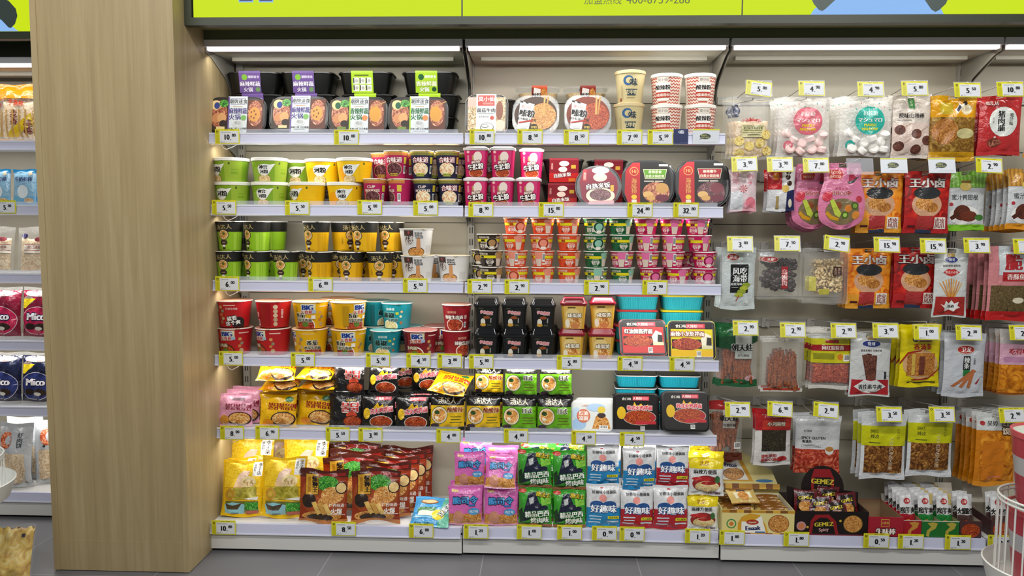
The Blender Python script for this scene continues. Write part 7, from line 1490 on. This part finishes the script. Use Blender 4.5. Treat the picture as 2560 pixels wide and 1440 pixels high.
def lid_enaak():
    m = MB()
    Wl, Hl = W1 * 0.99, 0.150
    f = lambda u, v, o=0: ((u) * Wl, 0.185 + 0.055 * v - o, H1 + 0.02 + v * Hl * 0.93)
    out = [(0, 0), (1, 0), (0.90, 0.5), (0.66, 0.68), (0.58, 0.88), (0.44, 1.0), (0.14, 1.02), (0.06, 0.9), (0.03, 0.6), (0, 0.4)]
    fr = [f(u, v) for u, v in out]
    n = len(fr)
    m.add(fr + [(x, y + 0.003, z) for x, y, z in fr], [tuple(range(n)), tuple(range(n, 2 * n))[::-1]] + [(i, (i + 1) % n, n + (i + 1) % n, n + i) for i in range(n)], mat(CREAM, 'card'), True)
    m.add([f(0, 0), f(1, 0), (Wl, 0.2, H1), (0, 0.2, H1)], [(0, 1, 2, 3)], mat('#c8b878', 'card'), True)
    art(m, f, Wl, Hl, strip(0.0, 0.14) + [('P', [(0.12, 0.2), (0.06, 0.7), (0.08, 0.92), (0.18, 0.99), (0.36, 0.97), (0.48, 0.75), (0.62, 0.2)], '#d09c2c'), ('P', [(0.17, 0.24), (0.12, 0.62), (0.14, 0.78), (0.40, 0.80), (0.55, 0.24)], '#e8e6dc'), ('E', 0.27, 0.78, 0.075, 0.07, '#a8341c'), ('T', 'Enaak', 0.30, 0.63, 0.15, '#1f2a58', {'b': 0.06, 'rot': -4}), ('E', 0.33, 0.40, 0.155, 0.16, '#8a4a2c'), ('E', 0.33, 0.40, 0.145, 0.148, 'food:noodle'), ('E', 0.78, 0.22, 0.13, 0.04, '#3a78a8')], 'card', 0.05)
    return [('lid_flap', m.mesh('lid_flap'), None)]
carton('enaak', 'snack_carton', W1, 0.20, H1, CREAM, '#cfc8b0', enaak, lid_enaak)
gemez = [('R', 0, 0, 1, 1, '#191210'), ('R', 0, 0, 1, 0.06, '#6a1c22'), ('P', [(0.20, 0.06), (0.22, 0.6), (0.28, 0.86), (0.46, 0.88), (0.56, 0.6), (0.60, 0.06)], '#8c1a20'), ('P', [(0.24, 0.06), (0.26, 0.55), (0.34, 0.74), (0.44, 0.74), (0.52, 0.5), (0.56, 0.06)], '#191210'), ('T', 'GEMEZ', 0.40, 0.47, 0.24, '#d8c038', {'b': 0.05, 'rot': 4}), ('T', 'Spicy', 0.40, 0.23, 0.19, '#c89c98', {'b': 0.04, 'rot': 6}), ('C', 0.095, 0.38, 0.19, '#b8888c'), ('C', 0.095, 0.38, 0.12, '#c8784c'), ('E', 0.79, 0.50, 0.13, 0.36, '#8a6a28'), ('E', 0.79, 0.50, 0.12, 0.335, 'food:noodle'), ('C', 0.18, 0.34, 0.05, '#c8a838'), ('C', 0.62, 0.62, 0.05, '#c8a838')]
def lid_gemez():
    m = MB()
    Wl, Hl = 0.279, 0.165
    f = lambda u, v, o=0: (u * Wl, 0.098 + 0.012 * v - o, H1 - 0.02 + v * Hl)
    out = [(0, 0), (1, 0), (1, 0.38), (0.80, 0.42)] + [(0.50 + 0.30 * math.cos(a), 0.45 + 0.55 * math.sin(a)) for a in [i * math.pi / 14 for i in range(1, 14)]] + [(0.20, 0.42), (0, 0.5)]
    fr = [f(u, v) for u, v in out]
    n = len(fr)
    m.add(fr + [(x, y + 0.003, z) for x, y, z in fr], [tuple(range(n)), tuple(range(n, 2 * n))[::-1]] + [(i, (i + 1) % n, n + (i + 1) % n, n + i) for i in range(n)], mat('#1c1412', 'card'), True)
    art(m, f, Wl, Hl, [('P', [(0.34, 0.1), (0.34, 0.7), (0.38, 0.92), (0.60, 0.92), (0.66, 0.7), (0.66, 0.1)], '#8c1a20'), ('P', [(0.38, 0.1), (0.38, 0.72), (0.62, 0.72), (0.62, 0.1)], '#191210'), ('T', 'GEMEZ', 0.50, 0.62, 0.17, '#c8b838', {'b': 0.05, 'rot': -3}), ('T', 'Spicy', 0.50, 0.48, 0.11, '#a88884', {'b': 0.03}), ('E', 0.42, 0.34, 0.12, 0.10, '#6a5420')], 'card', 0.05)
    return [('lid_flap', m.mesh('lid_flap'), None)]
carton('gemez', 'snack_carton', 0.281, 0.21, H1, '#191210', '#3a302c', gemez, lid_gemez)
def back_flap(w, h0, hf, col):
    def k():
        m = MB(); m.prism([(0.197, h0), (0.2, h0), (0.2 + hf * 0.4, h0 + hf), (0.197 + hf * 0.4, h0 + hf)], 0.003, w - 0.003, mat(col, 'card'), 'x')
        return [('lid_flap', m.mesh('lid_flap'), None)]
    return k
carton('redbox', 'snack_carton', 0.132, 0.20, 0.078, '#a01f30', '#8a7658', [('R', 0.36, 0.52, 0.60, 0.90, '#c8a040'), ('R', 0.375, 0.55, 0.585, 0.87, '#a01f30'), ('T', '小贤哥', 0.48, 0.71, 0.16, '#d8b050', {'b': 0.02, 'sx': 0.7}), ('T', '牛味棒', 0.50, 0.29, 0.32, '#f0e4dc', {'b': 0.05, 'out': '#2a1414', 'ow': 0.08})])
for key, c, dc in (('smallred', '#a01c28', '#c08a3c'), ('smallgreen', '#1f6a2c', '#b0a040'), ('brownbox', '#4a3030', '#8a4a30')):
    if key == 'brownbox': o_ = [('E', 0.5, 0.45, 0.42, 0.42, 'food:redNoodle')]
    else: o_ = [('P', [(0.25, 0.10), (0.40, 0.05), (0.45, 0.35), (0.75, 0.55), (0.85, 0.85), (0.6, 0.92), (0.3, 0.85), (0.5, 0.65), (0.28, 0.4)], dc), ('R', 0, 0.96, 1, 1, '#d8d4c8')]
    carton(key, 'sachet_carton', 0.070 if key != 'brownbox' else 0.082, 0.20, 0.066, c, '#9a8a68' if key != 'brownbox' else '#b0a694', o_, back_flap(0.070 if key != 'brownbox' else 0.082, 0.066, 0.03 if key != 'brownbox' else 0.075, '#cfc8b8'))
ZB = BASE
def pc(key, px, py, Y, label, rz=0):
    p = at(px, py, Y)
    return spawn(key, (p.x, Y, ZB), label, rz)
pc('enaak', 1805, 1300, -0.078, 'cream noodle snack carton with its lid folded up')
pc('gemez', 1986, 1300, -0.078, 'black spicy snack carton with rounded header card')
pc('redbox', 2171, 1310, -0.082, 'large red open carton beside the black one')
pc('smallred', 2258, 1320, -0.075, 'small red open carton beside the large red one')
pc('smallgreen', 2304, 1325, -0.078, 'small green open carton beside the small red one')
pc('smallgreen', 2351, 1325, -0.078, 'small green open carton beside the brown one')
pc('brownbox', 2399, 1325, -0.076, 'brown open carton at the end of the peg bay')
pc('brownbox', 2478, 1320, -0.06, 'brown open carton behind the white wire basket')
# packets in the cartons
bag('packet', 'snack_packet', 'snack packet', 0.118, 0.082, 0.013, '#c2a862', [('R', 0.1, 0.84, 0.9, 0.96, '#8a5a24'), ('R', 0.2, 0.3, 0.8, 0.7, '#e0d8b8'), ('E', 0.5, 0.45, 0.2, 0.28, 'food:noodle'), ('T', 'Enaak', 0.5, 0.80, 0.2, '#1f2a58', {'b': 0.04})], seed=70, nu=10, nv=10, wave=0.03, seal='#8a5a24')
bag('packet_red', 'snack_packet', 'snack packet', 0.088, 0.092, 0.012, '#5a1018', [('R', 0.14, 0.1, 0.86, 0.9, '#1c1210'), ('T', 'GEMEZ', 0.5, 0.68, 0.19, '#d8c038', {'b': 0.05, 'rot': 8}), ('E', 0.5, 0.32, 0.30, 0.24, '#a8803c'), ('E', 0.5, 0.32, 0.28, 0.21, 'food:noodle'), ('R', 0.3, 0.53, 0.7, 0.58, '#b08a8c')], seed=71, nu=12, nv=12)
x0 = at(1805, 1300, -0.078).x
PKT = 'thin noodle snack packet filed upright in the cream carton'
for j in range(10):
    for c in range(2):
        spawn('packet', (x0 + 0.072 + 0.131 * c + rng.uniform(-.004, .004), -0.064 + 0.0182 * j, ZB + 0.0065 + rng.uniform(0, .008)), PKT, rng.uniform(-3, 3), -6, group='packets in the cream carton')
spawn('packet', (x0 + 0.10, -0.045, ZB + 0.108), 'noodle snack packet lying flat on top of the cream carton', 10, -66)
x0 = at(1986, 1300, -0.078).x
for dx, y, dz, rz, rx, lab in ((0.062, -0.014, 0.080, -14, -16, 'dark red snack packet standing in the black carton, beside the cream carton'), (0.115, -0.040, 0.062, -8, -24, 'dark red snack packet leaning in the black carton, second from the cream carton'), (0.178, -0.058, 0.050, 6, -30, 'dark red snack packet facing out in the centre of the black carton'),
                               (0.226, -0.026, 0.074, 12, -20, 'dark red snack packet at the red carton side of the black carton'), (0.160, 0.000, 0.092, 2, -12, 'dark red snack packet at the back in front of the header')):
    spawn('packet_red', (x0 + dx, y, ZB + dz * 0.75), lab, rz, rx)
m = MB(); m.box(0.008, 0.27, 0.008, 0.195, 0.006, 0.022, mat('#1c1412', 'card')); o = m.build('carton_insert'); o.location = (x0, -0.078, ZB); tag(o, 'black tray insert under the dark red packets', 'carton insert')
def sachet(key, c, t, bc, food_=None):
    bag(key, 'sachet', 'sachet', 0.059, 0.150, 0.014, '#d2d4d6', [('E', 0.45, 0.80, 0.22, 0.075, '#b02a2c'), ('T', '卫龙', 0.45, 0.80, 0.07, '#f0e4dc', {'b': 0.03}), ('R', 0, 0.0, 1, 0.46, bc), ('P', [(0, 0.46), (0.3, 0.50), (0.6, 0.45), (1, 0.49), (1, 0.40), (0, 0.40)], bc), ('T', t, 0.5, 0.57, 0.17, '#1c1a18', {'b': 0.05, 'out': '#e4e4e0', 'ow': 0.06, 'sx': 0.9}), ('E', 0.5, 0.2, 0.3, 0.14, 'food:' + (food_ or 'noodle')), ('R', 0.75, 0.72, 1, 1, c)], seed=72, nu=10, nv=12, seal=bc, topcol='#d2d4d6')
sachet('sachet_red', '#b8b8b8', '魔芋爽', '#a01c28')
sachet('sachet_green', '#b8a468', '魔芋爽', '#1f7a34')
sachet('sachet_brown', '#b8b8b8', '火爆脆骨', '#4a3430', 'redNoodle')
for px, key, col, lab in ((2258, 'sachet_red', 'red', 'in the small red carton'), (2304, 'sachet_green', 'green', 'in the green carton by the red one'), (2351, 'sachet_green', 'green', 'in the green carton by the brown one'), (2399, 'sachet_brown', 'brown', 'in the brown carton of the peg bay'), (2478, 'sachet_brown', 'brown', 'in the brown carton behind the basket')):
    xx = at(px, 1320, -0.06 if px > 2450 else -0.076).x + (0.035 if 'brown' not in key else 0.041)
    rows = 5 if col != 'brown' else 2
    for j in range(rows):
        spawn(key, (xx + rng.uniform(-.001, .001), -0.042 + 0.033 * j, ZB + 0.0055), ('%s and white sachet foremost %s' if j == 0 else '%s and white sachet standing behind others %s') % (col, lab), rng.uniform(-1, 1), -10, group=None if j == 0 else col + ' sachets standing ' + lab)

# ------------------------------------------------------------------ goods beyond the oak column
LB = dict(nu=16, nv=18)
bag('bread', 'bread_bag', 'bread bag', 0.190, 0.258, 0.06, 'film_clear', [('R', 0, 0.74, 1, 1, '#d98a08'), ('T', '手撕棒', 0.5, 0.66, 0.10, '#c83a20', {'b': 0.03, 'rot': -6}), ('P', [(0.2, 0.1), (0.85, 0.5), (0.9, 0.3), (0.4, 0.05)], '#c8a814'), ('T', '麦香', 0.45, 0.42, 0.14, '#6a2420', {'vert': True, 'b': 0.04}), ('T', '棒棒', 0.78, 0.25, 0.14, '#6a2420', {'vert': True, 'b': 0.04})] + [('R', 0.08 + 0.16 * i, 0.06, 0.12 + 0.16 * i, 0.55, '#b08a48') for i in range(6)], seed=80, fill=('cracker', 0.08, 0.92, 0.04, 0.72), seal='#e8a410', **LB)
bag('milkbag', 'snack_bag', 'snack bag', 0.105, 0.160, 0.028, '#88b4d0', [('R', 0, 0.90, 1, 1, '#2a84b8'), ('R', 0.0, 0.0, 1, 0.25, '#6aa8d0'), ('T', '牛奶鲜棒', 0.5, 0.72, 0.14, '#2a3a6a', {'b': 0.03, 'sx': 0.9}), ('E', 0.48, 0.38, 0.24, 0.18, '#d8e4ea'), ('E', 0.72, 0.14, 0.2, 0.07, 'food:cracker'), ('C', 0.78, 0.87, 0.05, '#e0d4b8')], seed=81, **LB)
bag('biscuit', 'biscuit_bag', 'biscuit bag', 0.150, 0.205, 0.04, 'film_clear', [('R', 0.25, 0.42, 0.95, 0.62, '#dcd4c4'), ('R', 0.27, 0.60, 0.93, 0.61, '#a83a38'), ('R', 0.27, 0.48, 0.93, 0.49, '#a83a38'), ('T', '麦己咸蛋黄', 0.6, 0.55, 0.07, '#8a3a34', {'b': 0.02}), ('E', 0.25, 0.8, 0.12, 0.06, '#3a2c6a'), ('E', 0.7, 0.72, 0.15, 0.05, '#a85058')], seed=82, fill=('cracker', 0.1, 0.9, 0.06, 0.75), seal='film_clear', wr=0.003, **LB)
for key, c, dk in (('mico_pink', '#b8184c', '#7a1030'), ('mico_blue', '#232f6c', '#101838')):
    bag(key, 'biscuit_bag', 'biscuit bag', 0.158, 0.235, 0.06, dk, [('E', 0.5, 0.88, 0.4, 0.06, '#b8a8a8'), ('E', 0.2, 0.75, 0.2, 0.08, '#8a7a78'), ('P', [(0.05, 0.78), (0.45, 0.78), (0.15, 0.60), (0.05, 0.60)], '#d8c018'), ('E', 0.5, 0.36, 0.46, 0.27, '#d8d0d4'), ('E', 0.5, 0.36, 0.45, 0.26, c), ('T', 'Mico', 0.5, 0.44, 0.19, '#f0ecf0', {'b': 0.06, 'out': '#1c2048', 'ow': 0.06}), ('E', 0.3, 0.25, 0.15, 0.06, '#2a1c14'), ('E', 0.62, 0.24, 0.19, 0.07, '#33241a'), ('E', 0.55, 0.21, 0.12, 0.035, '#e0dcd0')], seed=83, wr=0.004, seal='film_clear', **LB)
bag('shrimp', 'cracker_bag', 'cracker bag', 0.160, 0.285, 0.07, '#bfc3c6', [('P', [(0.08, 0.06), (0.86, 0.06), (0.92, 0.3), (0.86, 0.54), (0.06, 0.54)], 'food:cracker'), ('E', 0.30, 0.74, 0.17, 0.13, 'food:shrimp'), ('E', 0.36, 0.74, 0.09, 0.07, '#bfc3c6'), ('T', '虾肉饼', 0.70, 0.74, 0.085, '#3a4044', {'vert': True, 'b': 0.02}), ('C', 0.22, 0.60, 0.02, '#2a3034')], seed=84, stand=True, wr=0.004, **LB)
YL = 0.36
for key, px, py, Y, z_, rz, rx, lab in (
    ('bread', 46, 265, YL + 0.03, DECK[1], 0, -4, 'bread stick bag with yellow top beyond the column, touching it'), ('bread', -72, 265, YL + 0.03, DECK[1], 3, -4, 'bread stick bag with yellow top cut by the frame edge'), ('bread', 20, 255, YL + .12, DECK[1], 3, -4, 'bread stick bag with yellow top standing behind the front ones'),
    ('milkbag', 60, 465, 0.335, DECK[2], 0, -5, 'pale blue milk snack bag beyond the column, nearest it'), ('milkbag', -4, 465, 0.335, DECK[2], 0, -5, 'pale blue milk snack bag beside the price tag'), ('milkbag', 68, 460, 0.40, DECK[2], 0, -4, 'pale blue milk snack bag behind the front pair'),
    ('biscuit', 82, 625, 0.345, DECK[3], 4, -8, 'clear biscuit bag with cream label, touching the column'), ('biscuit', -8, 620, 0.355, DECK[3], -4, -8, 'clear biscuit bag cut by the frame edge'),
    ('mico_pink', 98, 795, 0.36, DECK[4], 3, -6, 'magenta cookie bag with round badge, touching the column'), ('mico_pink', 8, 795, 0.36, DECK[4], -3, -6, 'magenta cookie bag cut by the frame edge'),
    ('mico_blue', 96, 965, 0.36, DECK[5], 2, -6, 'navy cookie bag with round badge, touching the column'), ('mico_blue', 10, 965, 0.36, DECK[5], -2, -6, 'navy cookie bag cut by the frame edge'),
    ('shrimp', 38, 1165, 0.29, BASE, -6, -4, 'grey shrimp cracker bag at the front beyond the column'), ('shrimp', 140, 1160, 0.37, BASE, 30, -4, 'grey shrimp cracker bag turned aside against the column'), ('shrimp', 60, 1140, 0.40, BASE, 4, -4, 'grey shrimp cracker bag standing behind the front one')):
    put(key, px, py, Y, z_, lab, rz, rx)

# ------------------------------------------------------------------ wire baskets in the aisle
BW = mat('#dfe1dd', 'plastic')
def basket(cx, cy, zpan, rb, rp, top, label, bars=30):
    r = tag(empty('wire_basket', (cx, cy, 0)), label, 'basket')
    m = MB(); m.lathe([(0.001, zpan), (rp * 0.9, zpan), (rp * 0.98, zpan + 0.05), (rp, zpan + 0.062), (rp - 0.004, zpan + 0.064), (rp * 0.95, zpan + 0.052), (rb + 0.01, zpan + 0.02), (0.001, zpan + 0.018)], BW, 56, False); m.build('pan', r)
    m = MB()
    for zz in (top, top - 0.012): m.tube([(rb * math.sin(a), -rb * math.cos(a), zz) for a in [i * 2 * math.pi / 48 for i in range(49)]], 0.0035, BW)
    m.build('rim_wire', r)
    m = MB()
    for i in range(bars):
        a = i * 2 * math.pi / bars
        m.tube([(rb * math.sin(a), -rb * math.cos(a), zpan + 0.02), (rb * math.sin(a), -rb * math.cos(a), top)], 0.0025, BW, 6)
    m.build('wire_grille', r)
    m = MB(); m.lathe([(0.012, 0.0), (0.012, zpan + 0.002)], BW, 16); m.build('post', r)
    m = MB(); m.lathe([(0.085, 0.0), (0.085, 0.012), (0.02, 0.022)], BW, 40); m.build('foot', r)
    return r
Yb = -0.90
pb = at(2622, 1400, Yb)
ztop = at(2622, 1290, Yb - 0.13).z
zpan = at(2463, 1412, Yb).z - 0.062
basket(pb.x, Yb, zpan, 0.127, 0.160, ztop, 'white wire basket standing in the aisle with red tubs in it')
for i, (dz, nm) in enumerate(((0.0, 'lower red banded tub inside the white wire basket'), (0.212, 'upper red banded tub stacked above the white wire basket'))):
    m = MB()
    zt = zpan + 0.021 + dz
    m.lathe([(0.080, 0.0), (0.084, 0.004), (0.093, 0.085), (0.099, 0.135), (0.106, 0.190), (0.1065, 0.196)], [mat('#8c2030', 'plastic'), mat('#a83848', 'plastic'), mat('#b4b6ba', 'plastic'), mat('#b83a48', 'plastic'), mat('#c8505c', 'plastic')], 48)
    def ft(u, v, o):
        a = (u - 0.5) * 3.0; z_ = 0.004 + v * 0.19; rr_ = 0.084 + (0.106 - 0.084) * v + o + 0.0006
        return (rr_ * math.sin(a), -rr_ * math.cos(a), z_)
    art(m, ft, 0.28, 0.19, [('P', [(0.2 + 0.1 * k, 0.45), (0.25 + 0.1 * k, 0.68), (0.28 + 0.1 * k, 0.5), (0.24 + 0.1 * k, 0.36)], ('#5a5c62', '#d8dadc')[k % 2]) for k in range(6)], 'plastic')
    r = tag(empty('snack_tub', (pb.x, Yb, zt)), nm, 'tub')
    me = m.build('tub_body', r)
    l = MB(); l.lathe([(0.1085, 0.190), (0.1085, 0.205), (0.104, 0.2055), (0.103, 0.198), (0.0005, 0.197)], [mat('#c85058', 'plastic')] * 3 + [mat('#c8d8cc', 'plastic')], 48, False); l.build('lid', r)
Yl = -0.55
pl = at(-140, 1240, Yl)
zl = at(22, 1215, Yl).z - 0.062
rl = at(10, 1215, Yl).x - pl.x
basket(pl.x, Yl, zl, rl - 0.035, rl, zl + 0.15, 'white wire basket stand at the frame edge beyond the column')
bag('puffs', 'snack_bag', 'snack bag', 0.165, 0.210, 0.08, 'film_clear', [('R', 0.78, 0.80, 0.86, 0.85, '#3a3a4a')], seed=90, fill=('puff', 0.04, 0.96, 0.04, 0.95), seal='film_clear', wr=0.006, vt=0.03, stand=False)
spawn('puffs', (at(14, 1400, -0.42).x, -0.42, 0), 'clear bag of yellow puffed snacks standing low in the aisle by the column', 8, -18, floor_z=0.001)
